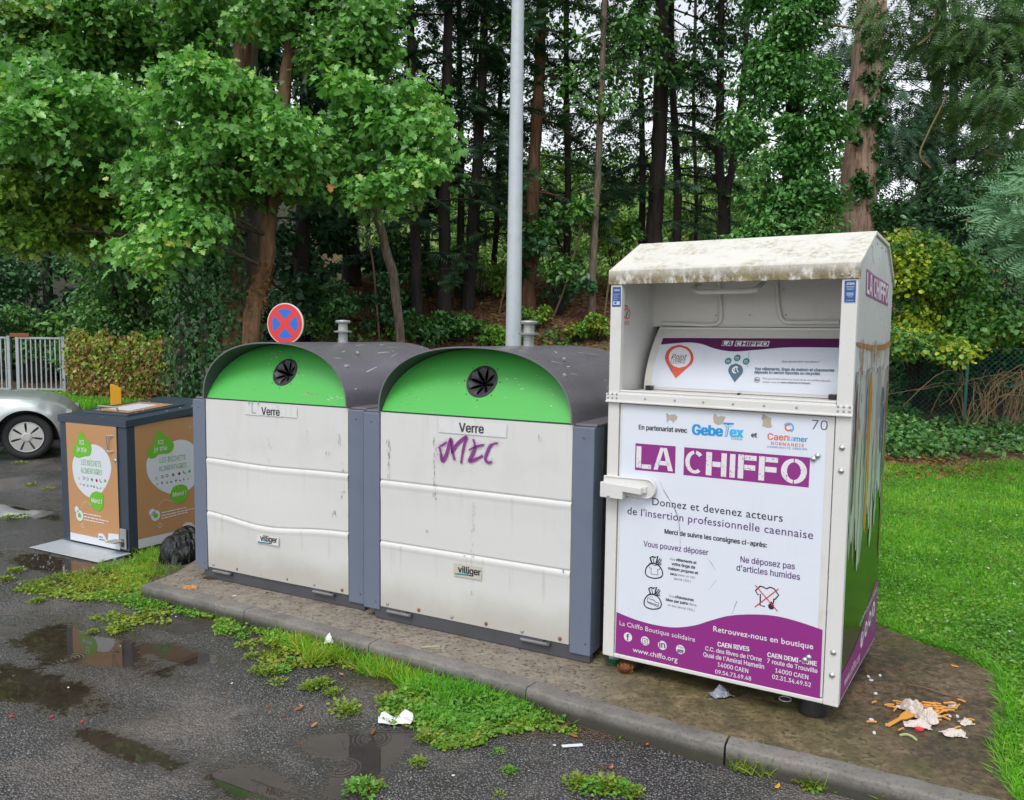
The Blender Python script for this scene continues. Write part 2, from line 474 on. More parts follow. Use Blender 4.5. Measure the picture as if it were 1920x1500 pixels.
# rings of falling drops on the water
ring = None
for u, v in ((655, 1200), (690, 1195), (640, 1440), (700, 1385), (130, 1235), (560, 1225)):
    q = on_z(u, v, 0)
    dist = spot(q.x, q.y, 1, 1)
    rr = t.math('MULTIPLY', t.math('SINE', t.math('MULTIPLY', dist, 330.0)), t.sstep(dist, .11, .01))
    ring = rr if ring is None else t.math('ADD', ring, rr)
b2 = t.n('Bump'); b2.inputs['Distance'].default_value = .0006
t.l(ring, b2.inputs['Height']); t.l(wet, b2.inputs['Strength']); t.l(b1.outputs[0], b2.inputs['Normal'])
M['asphalt'] = t.set(Base_Color=base, Roughness=rough, Normal=b2.outputs[0], Specular_IOR_Level=.5)
edge = [tuple(q) for q in KERB]
poly = [(-34, -14), (KERB[-1].x + .5, -14)] + [(x, y + .05) for x, y in edge[::-1]]
x0, y0 = KERB[0]
poly += [(x0 - .35, y0 + .35), (-3.0, 6.2), (-3.4, 8.6), (-6.2, 13.0), (-8.6, 16.2), (-34, 18.2)]
m = MB(); m.poly([(x, y, 0.0) for x, y in poly], M['asphalt'])
tag(m.build('asphalt'), kind='structure')

# kerb of cast lengths with worn arris and open joints
t = NT('weathered kerb concrete'); p = t.coords()
n1 = t.noise(p, 5, 6, .65); n2 = t.noise(p, 70, 4, .7); sp = t.n('SeparateXYZ'); t.l(t.tc.outputs['Object'], sp.inputs[0])
c = t.ramp(n1, [(.3, (.10, .092, .08)), (.55, (.17, .16, .145)), (.8, (.25, .235, .215))])
c = t.mix(t.math('MULTIPLY', t.sstep(n2, .52, .66), .55), c, (.045, .041, .034))
c = t.mix(t.sstep(sp.outputs[2], .075, .03), c, (.035, .033, .022))
c = t.mix(t.math('MULTIPLY', t.sstep(n1, .55, .7), .5), c, (.085, .08, .035))
M['kerb'] = t.set(Base_Color=c, Roughness=.62, Normal=t.bump(n2, .5, .006))
dense = []
for a, b in zip(KERB, KERB[1:]):
    n = max(1, int((b - a).length / .02))
    dense += [a.lerp(b, i / n) for i in range(n)]
dense.append(KERB[-1])
joints = [on_z(u, v, PAD).xy for u, v in ((462, 1139), (693, 1202), (985, 1268), (1355, 1390))]
jx = sorted([q.x for q in joints] + [1.75, 2.8, 3.9])
m = MB(); seg = []
KW_ = .088
def kerb_piece(pts, bev0, bev1):
    n = len(pts); rows = []
    for i, q in enumerate(pts):
        tg = (pts[min(i + 1, n - 1)] - pts[max(i - 1, 0)]).normalized(); nn = Vector((-tg.y, tg.x))
        if nn.y < 0: nn = -nn
        w_ = .0025 * math.sin(q.x * 23) + .002 * math.sin(q.x * 57)
        c1 = .0035 * math.sin(q.x * 131) * math.sin(q.x * 47 + 1); prof = [(0 + w_, -.05), (.001 + w_, PAD - .014 + c1), (.005 + w_, PAD - .005 + c1 * .5), (.013 + abs(c1), PAD + w_ * .3), (KW_, PAD + w_ * .3), (KW_, -.05)]
        rows.append([(q.x + nn.x * a, q.y + nn.y * a, z) for a, z in prof])
    k = len(rows[0]); V = [p_ for r_ in rows for p_ in r_]
    F_ = [(i * k + j, (i + 1) * k + j, (i + 1) * k + j + 1, i * k + j + 1) for i in range(n - 1) for j in range(k - 1)]
    F_ += [tuple(range(k)), tuple((n - 1) * k + j for j in range(k))[::-1]]
    m.add(V, F_, M['kerb'])
cur = []
ji = 0
for q in dense:
    if ji < len(jx) and q.x > jx[ji] - .004:
        gap = .0022 if ji != 3 else .004
        if len(cur) > 1:
            cur.append(cur[-1].lerp(q, max(0, (jx[ji] - gap - cur[-1].x)) / max(1e-4, q.x - cur[-1].x))); kerb_piece(cur, 0, 0)
        y_ = kerb_y(jx[ji]); cur = [Vector((jx[ji] + gap, kerb_y(jx[ji] + gap)))]; ji += 1
        if q.x > cur[0].x + .005: cur.append(q)
    else:
        cur.append(q)
if len(cur) > 1: kerb_piece(cur, 0, 0)
tag(m.build('kerb', smooth=True, angle=50), kind='structure')

# concrete pad behind the kerb, mossy and muddy towards the right
t = NT('dirty exposed concrete'); p = t.coords(); sp = t.n('SeparateXYZ'); t.l(t.tc.outputs['Object'], sp.inputs[0])
n1 = t.noise(p, 2.6, 6, .62); n2 = t.noise(p, 42, 6, .75); cell = t.voronoi(p, 75, 'Distance'); cc_ = t.voronoi(p, 75, 'Color')
n5 = t.noise(t.coords((1, 1, 1), loc=(5, 1, 0)), 11, 6, .7)
c = t.ramp(n5, [(.3, (.16, .135, .105)), (.6, (.27, .235, .19)), (.8, (.35, .31, .26))])
c = t.mix(t.math('MULTIPLY', t.sstep(n2, .54, .60), .85), c, (.030, .025, .019))
c = t.mix(t.math('MULTIPLY', t.sstep(n2, .38, .32), .5), c, (.34, .31, .27))
mx = t.sstep(t.math('ADD', sp.outputs[0], t.math('MULTIPLY', n1, 1.0)), .55, 1.25)
mosscol = t.ramp(n5, [(.28, (.022, .019, .009)), (.44, (.085, .070, .026)), (.58, (.17, .135, .06)), (.74, (.29, .235, .14))])
c = t.mix(t.math('MULTIPLY', mx, .92), c, mosscol)
mxr = t.sstep(t.math('ADD', t.math('ADD', sp.outputs[0], t.math('MULTIPLY', n1, .8)), t.math('MULTIPLY', sp.outputs[1], .35)), 2.75, 3.15)
mudn = t.math('ADD', t.math('MULTIPLY', t.noise(p, 24, 6, .75), .6), t.math('MULTIPLY', t.noise(t.coords((1, 1, 1), loc=(2, 9, 0)), 3.2, 4), .4))
mudcol = t.ramp(mudn, [(.36, (.016, .011, .007)), (.47, (.070, .048, .028)), (.55, (.15, .105, .062)), (.66, (.24, .17, .12))])
mudcol = t.mix(t.math('MULTIPLY', t.sstep(n1, .52, .62), .7), mudcol, (.075, .075, .018))
c = t.mix(t.math('MULTIPLY', mxr, .9), c, mudcol)
c = t.mix(t.math('MULTIPLY', t.math('MULTIPLY', t.sstep(n2, .50, .60), t.sstep(n5, .4, .6)), t.math('MULTIPLY', mx, .8)), c, (.018, .015, .008))
M['pad'] = t.set(Base_Color=c, Roughness=t.math('ADD', t.math('MULTIPLY', n1, .4), .28), Normal=t.bump(n2, .8, .009, t.bump(n5, .6, .02)))
back = []
for q, tg in zip(dense, [(dense[min(i + 1, len(dense) - 1)] - dense[max(0, i - 1)]).normalized() for i in range(len(dense))]):
    nn = Vector((-tg.y, tg.x)); nn = nn if nn.y > 0 else -nn
    back.append(q + nn * (KW_ + .001))
lim = on_z(1905, 1560, PAD).xy
back = [q for q in back if q.x < lim.x + .02]
rim = [on_z(u, v, PAD).xy for u, v in ((1912, 1535), (1900, 1470), (1880, 1400), (1890, 1330), (1868, 1262), (1800, 1228), (1725, 1203), (1660, 1176))]
rim += [Vector((1.95, 4.9)), Vector((.9, 5.6)), Vector((-1.2, 6.5)), Vector((-2.2, 6.2)), on_z(330, 1074, PAD).xy]
m = MB()
outl = [tuple(q) for q in back] + [tuple(q) for q in rim]
m.prism([(x, y) for x, y in outl], 'z', -.06, PAD, M['pad'])
tag(m.build('concrete_pad'), kind='structure')
PADPOLY = outl
def in_poly(x, y, P):
    c = False; j = len(P) - 1
    for i in range(len(P)):
        if (P[i][1] > y) != (P[j][1] > y) and x < (P[j][0] - P[i][0]) * (y - P[i][1]) / (P[j][1] - P[i][1]) + P[i][0]: c = not c
        j = i
    return c
# ------------------------------------------------------------------ lettering and flat prints
_tc = {}
try:                                                   # the grotesque that ships with Blender; the built-in face if it is not there
    FONT_SANS = bpy.data.fonts.load(bpy.utils.system_resource('DATAFILES', path='fonts') + '/Inter.woff2')
except Exception:
    FONT_SANS = None
def text_geo(body, bold=0.0, spacing=1.0, sans=True):
    k = (body, 0.0 if sans and FONT_SANS else bold, spacing, sans)
    if k not in _tc:
        cu = bpy.data.curves.new('lettering', 'FONT')
        cu.body = body; cu.size = 1.0; cu.offset = 0.0 if sans and FONT_SANS else bold; cu.space_character = spacing
        cu.resolution_u = 3
        if sans and FONT_SANS: cu.font = FONT_SANS
        o = bpy.data.objects.new('lettering', cu); COL.objects.link(o)
        dg = bpy.context.evaluated_depsgraph_get(); dg.update()
        me = bpy.data.meshes.new_from_object(o.evaluated_get(dg))
        vs_ = [(v.co.x, v.co.y) for v in me.vertices]; fs = [tuple(p.vertices) for p in me.polygons]
        bpy.data.objects.remove(o); bpy.data.curves.remove(cu); bpy.data.meshes.remove(me)
        xs = [p[0] for p in vs_] or [0, 1]
        _tc[k] = ([(x - min(xs), y) for x, y in vs_], fs, max(xs) - min(xs))
    return _tc[k]

def spline(pts, n=6, closed=False):
    P = [Vector(p) for p in pts]; out = []; N = len(P)
    rngk = range(N) if closed else range(N - 1)
    for i in rngk:
        p0 = P[(i - 1) % N] if closed or i > 0 else P[i]; p1 = P[i]; p2 = P[(i + 1) % N]
        p3 = P[(i + 2) % N] if closed or i + 2 < N else p2
        for k in range(n):
            t = k / n
            out.append(.5 * ((2 * p1) + (p2 - p0) * t + (2 * p0 - 5 * p1 + 4 * p2 - p3) * t * t + (3 * p1 - p0 - 3 * p2 + p3) * t ** 3))
    if not closed: out.append(P[-1])
    return out

class Decal:
    """flat print on a face; coordinates are read off an enlargement of the photograph and land on the face in metres"""
    def __init__(s, face2d, surf, zoom=(0, 0, 1)):
        s.mb = MB(); s.f2 = face2d; s.surf = surf; s.z = zoom
    def p(s, q):
        return Vector(s.f2(s.z[0] + q[0] / s.z[2], s.z[1] + q[1] / s.z[2]))
    def raw(s, pts, faces, mat, off):
        s.mb.add([s.surf(a, b, off) for a, b in pts], faces, mat)
    def poly(s, px, mat, off=.001, sm=0, local=False):
        q = [Vector(p) if local else s.p(p) for p in px]
        if sm: q = spline(q, sm, True)
        ar = sum(q[i].x * q[(i + 1) % len(q)].y - q[(i + 1) % len(q)].x * q[i].y for i in range(len(q)))
        if ar < 0: q = q[::-1]
        s.raw([(p.x, p.y) for p in q], [tuple(range(len(q)))], mat, off)
    def band(s, top, bot, mat, off=.001, n=8):
        """between two curves of equally many points"""
        T = spline([s.p(p) for p in top], n); B = spline([s.p(p) for p in bot], n)
        m = len(T)
        s.raw([tuple(p) for p in B] + [tuple(p) for p in T], [(i, i + 1, m + i + 1, m + i) for i in range(m - 1)], mat, off)
    def disc(s, c, r, mat, off=.001, n=28, local=False, sx=1.0, sy=1.0):
        c = Vector(c) if local else s.p(c)
        s.raw([(c.x + r * sx * math.cos(2 * math.pi * i / n), c.y + r * sy * math.sin(2 * math.pi * i / n)) for i in range(n)], [tuple(range(n))], mat, off)
    def arc(s, c, rx, ry, th, a0, a1, mat, off=.001, n=24, local=True):
        c = Vector(c) if local else s.p(c)
        V = []
        for i in range(n + 1):
            a = R(a0 + (a1 - a0) * i / n)
            for k in (0, 1):
                q = 1 - th * k
                V.append((c.x + rx * q * math.cos(a), c.y + ry * q * math.sin(a)))
        s.raw(V, [(2 * i + 1, 2 * i, 2 * i + 2, 2 * i + 3) for i in range(n)], mat, off)
    def stroke(s, px, wd, mat, off=.001, sm=0, closed=False, local=False):
        q = [Vector(p) if local else s.p(p) for p in px]
        if sm: q = spline(q, sm, closed)
        n = len(q); V = []
        for i in range(n):
            a = q[(i - 1) % n] if closed or i > 0 else q[i]; b = q[(i + 1) % n] if closed or i < n - 1 else q[i]
            t = (b - a); t = t.normalized() if t.length > 1e-9 else Vector((1, 0))
            nn = Vector((-t.y, t.x))
            ww = wd[min(i * len(wd) // n, len(wd) - 1)] if hasattr(wd, '__len__') else wd
            V += [tuple(q[i] - nn * ww / 2), tuple(q[i] + nn * ww / 2)]
        m = n if closed else n - 1
        s.raw(V, [(2 * i, 2 * ((i + 1) % n), 2 * ((i + 1) % n) + 1, 2 * i + 1) for i in range(m)], mat, off)
    def text(s, body, p0, p1, mat, off=.002, bold=0.0, ysc=1.0, spacing=1.0, shear=0.0, local=False, sans=True):
        a, b = (Vector(p0), Vector(p1)) if local else (s.p(p0), s.p(p1))
        V, Fc, wd = text_geo(body, bold, spacing, sans)
        d = b - a; k = d.length / wd; d.normalize(); nn = Vector((-d.y, d.x))
        pts = []
        for x, y in V:
            q = a + d * ((x + shear * y) * k) + nn * (y * k * ysc)
            pts.append((q.x, q.y))
        if sans and FONT_SANS and bold:                 # heavier strokes: the same outline struck again, a hair aside
            h = bold * k * .9
            for j, (ex, ey) in enumerate(((h, .35 * h), (-h, .35 * h), (h, -.35 * h), (-h, -.35 * h))):
                s.raw([(x + ex * d.x + ey * nn.x, y + ex * d.y + ey * nn.y) for x, y in pts], Fc, mat, off + .00006 * (j + 1))
        s.raw(pts, Fc, mat, off)
    def logo(s, q1, q2, boxmat, letmat, off=.001, specks=None):
        """the two stencilled boxes LA and CHIFFO"""
        def bil(q, u, v):
            a = q[0].lerp(q[1], u); b = q[3].lerp(q[2], u)
            return a.lerp(b, v)
        for q, key in ((q1, 0), (q2, 1)):
            q = [s.p(p) for p in q]
            s.poly(q, boxmat, off, local=True)
            o2 = off + .0008
            def rect(u0, u1, v0, v1): s.poly([bil(q, u0, v0), bil(q, u1, v0), bil(q, u1, v1), bil(q, u0, v1)], letmat, o2, local=True)
            def pg(pts): s.poly([bil(q, *p) for p in pts], letmat, o2, local=True)
            def ringseg(cu, cv, ru, rv, th, a0, a1, n=14):
                V = []
                for i in range(n + 1):
                    a = R(a0 + (a1 - a0) * i / n)
                    for k in (1.0, 1 - th):
                        tv = rv * (k if k == 1.0 else 1 - th * .62); tu = ru * k
                        V.append(tuple(bil(q, cu + tu * math.cos(a), cv - tv * math.sin(a))))
                s.raw(V, [(2 * i + 1, 2 * i, 2 * i + 2, 2 * i + 3) for i in range(n)], letmat, o2)
            if key == 0:
                rect(.03, .155, .10, .90); rect(.17, .41, .76, .92)
                pg([(.63, .09), (.72, .09), (.575, .92), (.47, .92)]); pg([(.69, .09), (.79, .09), (.95, .93), (.83, .93)])
                pg([(.60, .58), (.83, .58), (.86, .74), (.57, .74)])
            else:
                ringseg(.095, .5, .082, .41, .46, 97, 308); ringseg(.095, .5, .082, .41, .46, 42, 83)
                rect(.19, .238, .10, .92); rect(.243, .312, .42, .60); rect(.316, .36, .10, .92)
                rect(.386, .43, .10, .92)
                for u in (.452, .617):
                    rect(u, u + .045, .09, .92); rect(u + .05, u + .146, .10, .27); rect(u + .05, u + .138, .43, .61)
                ringseg(.885, .5, .097, .42, .47, 93, 267); ringseg(.885, .5, .097, .42, .47, -87, 87)
            if specks:
                zones = ((.05, .14, .55, .9), (.18, .4, .78, .9), (.5, .62, .6, .88)) if key == 0 else ((.02, .08, .5, .85), (.193, .235, .1, .9), (.32, .356, .5, .9), (.39, .427, .5, .9), (.455, .494, .1, .9), (.62, .66, .1, .9), (.5, .59, .12, .25), (.5, .58, .45, .6), (.67, .76, .12, .25), (.79, .84, .55, .85), (.93, .975, .4, .6))
                for (u0, u1, v0, v1) in zones:
                    for _ in range(9):
                        c = bil(q, random.uniform(u0, u1), random.uniform(v0, v1)); r0 = random.uniform(.0008, .0026)
                        s.poly([(c.x + r0 * random.uniform(.5, 1.4) * math.cos(k * 1.05), c.y + r0 * random.uniform(.5, 1.4) * math.sin(k * 1.05)) for k in range(6)], boxmat, o2 + .0006, local=True)
    def rows(s, px, mat, off=.001, n=10):
        """a convex outline filled in level strips, so that it bends with a curved face"""
        q = [s.p(p) for p in px]; z0 = min(p.y for p in q); z1 = max(p.y for p in q); V = []
        for k in range(n + 1):
            z = z0 + (z1 - z0) * min(max(k / n, .002), .998); xs_ = []
            for a, b in zip(q, q[1:] + q[:1]):
                if (a.y - z) * (b.y - z) < 0: xs_.append(a.x + (b.x - a.x) * (z - a.y) / (b.y - a.y))
            V += [(min(xs_), z), (max(xs_), z)]
        s.raw(V, [(2 * k, 2 * k + 1, 2 * k + 3, 2 * k + 2) for k in range(n)], mat, off)
    def build(s, name, parent, label=None):
        return s.mb.build(name, parent, label=label)

# ================================================================== the white clothing bank
CH = Frame(.461, 3.79, -.5764); CW, CD = 1.077, .913
bank = empty('clothing_bank', CH.o, CH.yaw, 'tall white metal clothing bank with purple LA CHIFFO panels and a mossy roof', 'clothing bank')
wp, wf = M['white_paint'], M['white_frame']
m = MB()                                              # shell: floor, back, inner ledge
m.box(.03, CW - .03, .01, CD - .02, .19, .215, M['inner_white'])
m.box(.03, CW - .03, CD - .02, CD, .19, 1.955, wp)
body = m.build('body', bank, bevel=.003)
gable = [(.02, .19), (CD, .19), (CD, 1.965), (.68, 2.135), (.33, 2.152), (.02, 1.995)]
m = MB(); m.prism(gable, 'x', CW - .03, CW, M['side_white']); sideR = m.build('side_panel', bank, bevel=.002)
m = MB(); m.prism(gable, 'x', 0, .03, wp); m.build('side_panel', bank, bevel=.002)
m = MB()                                              # frame: posts, ledge bar with its lip
for x0, x1 in ((-.002, .055), (1.018, CW + .002)):
    m.box(x0, x1, -.006, .03, .185 if x0 > .5 else .160, 1.943, wf)
m.prism([(.055, .160), (1.018, .185), (1.018, .205), (.055, .180)], 'y', -.004, .03, wf)
frame = m.build('frame', bank, bevel=.004)
m = MB()
m.box(-.010, CW + .006, -.016, -.007, 1.392, 1.436, wf)
m.box(-.010, CW + .006, -.022, -.016, 1.392, 1.402, wf)
m.box(.056, 1.017, -.006, .27, 1.425, 1.4425, M['inner_white'])
m.box(.056, 1.017, -.006, .02, 1.4426, 1.452, wf)
ledge = m.build('ledge', bank, bevel=.003)
m = MB()
for z in (.0,):
    for x in (.0, .022, .044):
        for dz in (.028, .046):
            for xx in (x + .002, CW - .05 + x):
                m.lathe([(.0058, 0), (.0045, .002), (.001, .003)], M['dull_steel'], 8, Matrix.Translation((xx, -.016, 1.386 + dz)) @ Matrix.Rotation(math.pi / 2, 4, 'X'))
for u, v in ((305, 1100), (489, 1108), (665, 1119), (849, 1129), (1041, 1140), (1242, 1152)):
    x, z = CH.front(1120 + u / 3.31, 420 + v / 3.31)
    m.lathe([(.0058, 0), (.0045, .002), (.001, .003)], M['dull_steel'], 8, Matrix.Translation((x, -.016, 1.418)) @ Matrix.Rotation(math.pi / 2, 4, 'X'))
m.build_each('rivet', ledge)
m = MB(); m.prism([(.059, .184), (1.0145, .209), (1.0145, 1.388), (.059, 1.388)], 'y', 0, .025, wf)   # door leaf with its printed film
door = m.build('door', bank, bevel=.003)
m = MB()
for x in (.062,):
    pass
for (u, v) in ((1111, 240), (1107, 345), (1072, 1167), (1066, 1270)):
    x, z = CH.front(1120 + u / 2.419, 740 + v / 2.419)
    m.lathe([(.0125, 0), (.0115, .004), (.007, .0075), (.001, .009)], M['steel'], 14, Matrix.Translation((x, -.006, z)) @ Matrix.Rotation(math.pi / 2, 4, 'X'))
for (u, v) in ((1000, 277), (981, 291), (960, 1190), (942, 1202)):
    x, z = CH.front(1120 + u / 2.419, 740 + v / 2.419)
    m.lathe([(.0125, 0), (.0115, .004), (.007, .0075), (.001, .009)], M['steel'], 14, Matrix.Translation((x, -.003, z)) @ Matrix.Rotation(math.pi / 2, 4, 'X'))
m.build_each('bolt', bank, smooth=True, angle=60)
# roof: bent sheet with a mossy fascia
t = NT('mossy roof sheet')
p = t.coords((1, 1, 1)); geo = t.n('NewGeometry')
n1 = t.noise(p, 7, 6, .65); n2 = t.noise(p, 38, 5, .7); n3 = t.noise(p, 130, 3)
runs = t.noise(t.coords((9, 3, 5)), 3.0, 7, .75)
sep = t.n('SeparateXYZ'); t.l(t.tc.outputs['Object'], sep.inputs[0])
low = t.sstep(sep.outputs[2], 2.03, 1.955)            # moss gathers on the drip edge
a = t.math('MULTIPLY', t.sstep(n1, .42, .66), t.sstep(n2, .42, .62))
edge = t.math('MULTIPLY', low, t.math('MULTIPLY', t.sstep(runs, .34, .54), .95))
c = t.mix(t.math('MULTIPLY', a, .8), (.60, .59, .54), (.33, .29, .18))
c = t.mix(edge, c, t.ramp(n2, [(.35, (.07, .055, .018)), (.65, (.24, .19, .085))]))
c = t.mix(t.math('MULTIPLY', t.sstep(n3, .60, .7), t.math('ADD', t.math('MULTIPLY', low, .6), .12)), c, (.07, .06, .035))
c = t.mix(t.math('MULTIPLY', t.math('MULTIPLY', t.sstep(n1, .5, .6), t.sstep(n3, .5, .6)), t.math('ADD', t.math('MULTIPLY', low, .8), .1)), c, (.20, .19, .02))
M['roof'] = t.set(Base_Color=c, Roughness=.55, Normal=t.bump(n2, .3, .006))
m = MB()
prof = [(-.012, 1.942), (-.012, 2.008), (.33, 2.166), (.685, 2.148), (CD + .01, 1.972), (CD + .01, 1.955), (.683, 2.132), (.332, 2.15), (.004, 2.0), (.004, 1.942)]
m.prism(prof, 'x', -.012, CW + .010, M['roof'])
roof = m.build('roof', bank, bevel=.003)
m = MB()
for x, z in ((1.02, 1.958), (1.045, 1.96)):
    m.lathe([(.006, 0), (.004, .003), (.001, .004)], M['dull_steel'], 8, Matrix.Translation((x, -.012, z)) @ Matrix.Rotation(math.pi / 2, 4, 'X'))
for y, z in ((.40, 2.12), (.52, 2.115), (.64, 2.11), (.75, 2.06), (.85, 2.0)):
    m.lathe([(.006, 0), (.004, .003), (.001, .004)], M['dull_steel'], 8, Matrix.Translation((CW, y, z)) @ Matrix.Rotation(math.pi / 2, 4, 'Y'))
m.build_each('rivet', roof)
# rotating hatch drum and the panel above it
def drum_y(z):
    tt = max(0.0, min(1.0, (z - 1.445) / .30)); return .25 + .17 * tt ** 1.8
m = MB()
m.grid(lambda a, b: (.066 + .94 * a, drum_y(1.445 + .30 * b), 1.445 + .30 * b), 2, 14, M['inner_white'])
m.grid(lambda a, b: (.066, drum_y(1.445 + .30 * b) + .28 * a, 1.445 + .30 * b), 1, 14, M['inner_white'])
m.grid(lambda a, b: (.066 + .94 * a, .42 + .12 * b, 1.745), 1, 1, M['inner_white'])
m.box(.07, 1.0, .418, .424, 1.742, 1.752, wf)
hatch = m.build('hatch', bank, smooth=True)
m = MB()
up = lambda z: .435 - .16 * (z - 1.74)
m.add([(.03, up(1.755), 1.755), (CW - .03, up(1.755), 1.755), (CW - .03, up(2.14), 2.14), (.03, up(2.14), 2.14)], [(0, 1, 2, 3)], M['inner_white'])
m.add([(.03, .50, 1.2), (CW - .03, .50, 1.2), (CW - .03, .50, 1.8), (.03, .50, 1.8)], [(0, 1, 2, 3)], M['black_plastic'])  # black sheet set in as the darkness behind the hatch gap
flap = m.build('baffle_panel', bank)
m = MB()
def on_flap(u, v):
    x, z = CH.front(1120 + u / 3.31, 420 + v / 3.31, .41); return Vector((x, up(z) - .006, z))
for pts in ([(763, 330), (765, 480), (765, 560), (752, 605), (705, 625), (560, 622), (400, 617)], [(1118, 330), (1122, 470), (1130, 560), (1148, 596), (1190, 610), (1350, 610), (1500, 610)]):
    m.tube([on_flap(*q) for q in spline([Vector(q) for q in pts], 4)], .011, M['inner_white'], 8)
m.build_each('stiffener', flap, smooth=True)
m = MB()
for u, v in ((733, 567), (945, 565), (1160, 408), (1168, 563)):
    q = on_flap(u, v); m.lathe([(.004, 0), (.001, .002)], M['dull_steel'], 6, Matrix.Translation(q) @ Matrix.Rotation(math.pi / 2, 4, 'X'))
m.build_each('screw', flap)
m = MB()
hp = [(632, 378, .36), (615, 385, .27), (602, 398, .21), (612, 412, .19), (650, 420, .18), (800, 417, .18), (955, 411, .18), (988, 402, .19), (1010, 385, .24), (1045, 350, .36)]
P = []
for u, v, b in hp:
    x, z = CH.front(1120 + u / 3.31, 420 + v / 3.31, b); P.append(Vector((x, b, z)))
m.tube(spline(P, 4), .0125, wf, 10)
m.build('handle', hatch, smooth=True)
m = MB()
for u, v in ((325, 1026), (880, 1052), (1463, 1074)):
    x, z = CH.front(1120 + u / 3.31, 420 + v / 3.31, .22)
    s_ = .35 if u == 880 else 1.0
    m.box(x - .016 * s_, x + .016 * s_, .2, .235, 1.443, 1.443 + .022 * s_, M['black_plastic'])
m.build_each('buffer', ledge, bevel=.003)
# lock housing at the left edge of the door
def fl(u, v): return CH.front(1120 + u / 5.77, 740 + v / 5.77, -.03)
m = MB()
c_ = Vector(fl(520, 1022)); l_ = fl(60, 905)[0]; r_ = .047
outl = [(l_, c_.y - .036), (l_, c_.y + .040)] + [(c_.x + r_ * math.cos(R(a)), c_.y + r_ * math.sin(R(a))) for a in range(90, -91, -15)]
m.prism(outl, 'y', -.022, -.004, wf)
lock = m.build('lock_housing', bank, bevel=.002)
m = MB()
x0, zt = fl(62, 930); x1, zb = fl(500, 1085); x2, zb2 = fl(300, 1125)
m.prism([(x0, zb2), (x2, zb2), (x2, zb + .008), (x1, zb + .004), (x1, zt - .008), (x0, zt)][::-1], 'y', -.062, -.022, wf)
m.build('lock_cover', lock, bevel=.003)
m = MB(); q = fl(152, 1098); m.lathe([(.009, 0), (.009, .004), (.005, .004), (.005, .001)], M['dull_steel'], 14, Matrix.Translation((q[0], -.062, q[1])) @ Matrix.Rotation(math.pi / 2, 4, 'X'))
q = fl(515, 1030); m.box(q[0] - .006, q[0] + .007, -.04, -.022, q[1] - .013, q[1] + .013, wf)
m.build_each('lock_bolt', lock)
m = MB(); m.tube([(l_ + .01, -.023, c_.y + .038)] + [(c_.x + (r_ - .004) * math.cos(R(a)), -.023, c_.y + (r_ - .004) * math.sin(R(a))) for a in range(90, -91, -15)] + [(l_ + .11, -.023, c_.y - .040)], .0035, wf, 6); m.build('rim', lock, smooth=True)
for x in (.10, CW - .12):
    for y in (.10, CD - .12):
        m = MB(); m.lathe([(.056, .0905), (.06, .11), (.052, .16), (.05, .192)], M['black_rubber'], 20, Matrix.Translation((x, y, 0)))
        m.build('foot', bank, smooth=True)

# printed front
Z5 = (1120, 740, 2.419); Z4 = (1120, 420, 3.31)
d = Decal(lambda u, v: CH.front(u, v, 0), lambda a, z, o: Vector((a, -o, z)), Z5)
pw = M['print_white']
d.poly([(.072, .196), (.985, .220), (.985, 1.376), (.072, 1.376)], pw, .0012, local=True)
_t = [(88, 985), (170, 1018), (260, 1043), (350, 1055), (440, 1046), (520, 1022), (600, 1002), (700, 996), (800, 1002), (900, 1025), (1022, 1066)]
_b = [(82, 1168), (165, 1188), (256, 1208), (348, 1230), (440, 1252), (520, 1271), (600, 1290), (700, 1314), (800, 1338), (900, 1362), (1009, 1388)]
d.band(_t, _b, M['purple'], .0022)
ink, pt, wt = M['ink'], M['purple_text'], M['lettering_white']
W5 = d.text
W5('En partenariat avec', (189, 157), (407, 173), ink, bold=.03, ysc=1.15)
W5('Gebe', (433, 180), (567, 188), M['blue_logo'], bold=.05, ysc=1.1)
W5('T', (562, 188), (606, 190), M['blue_logo'], bold=.02, ysc=1.05, shear=.2)
W5('T', (565, 186.5), (602, 188.5), M['sticker_text'], off=.0030, bold=.0, ysc=1.0, shear=.2)
W5('ex', (603, 190), (660, 194), M['blue_logo_light'], bold=.05, ysc=1.1)
W5('Collecte', (608, 203), (657, 206), M['ink_soft'])
W5('et', (699, 192), (724, 194), ink, bold=.03)
W5('Caen', (773, 203), (867, 208), M['orange_logo'], bold=.02)
W5('la', (871, 209), (893, 210), M['blue_logo_light'], bold=.0)
W5('mer', (895, 211), (953, 215), M['blue_logo'], bold=.02)
W5('NORMANDIE', (789, 226), (937, 238), M['orange_logo'], bold=.01, spacing=1.2)
W5('COMMUNAUTÉ URBAINE', (770, 239), (952, 252), M['blue_logo'], bold=.01, spacing=1.2)
cc = d.p((868, 149))
d.arc(cc, .0165, .0155, .40, 60, 330, M['orange_logo'], .0022)
d.arc(cc, .0225, .0215, .30, -60, 150, M['blue_logo_light'], .0026)
W5('70', (973, 156), (1044, 161), M['ink_soft'], ysc=1.0)
d.logo([(174, 220), (356, 234), (353, 357), (171, 341)], [(395, 238), (966, 285), (959, 421), (391, 364)], M['purple'], wt, .0018, True)
W5('Donnez et devenez acteurs', (250, 500), (841, 577), ink, spacing=1.06, bold=.004, sans=False)
W5("de l'", (137, 541), (214, 552), ink, spacing=1.06, bold=.004, sans=False)
W5('insertion professionnelle caennaise', (219, 552), (979, 655), pt, spacing=1.05, bold=.004, sans=False)
W5('Merci de suivre les consignes ci-après:', (306, 629), (769, 693), ink, bold=.03, ysc=1.15)
W5('Vous pouvez déposer', (211, 687), (504, 728), pt, bold=.012, ysc=1.18)
W5('Ne déposez pas', (650, 759), (896, 792), pt, bold=.012, ysc=1.18)
W5("d'articles humides", (632, 797), (919, 840), pt, bold=.012, ysc=1.18)
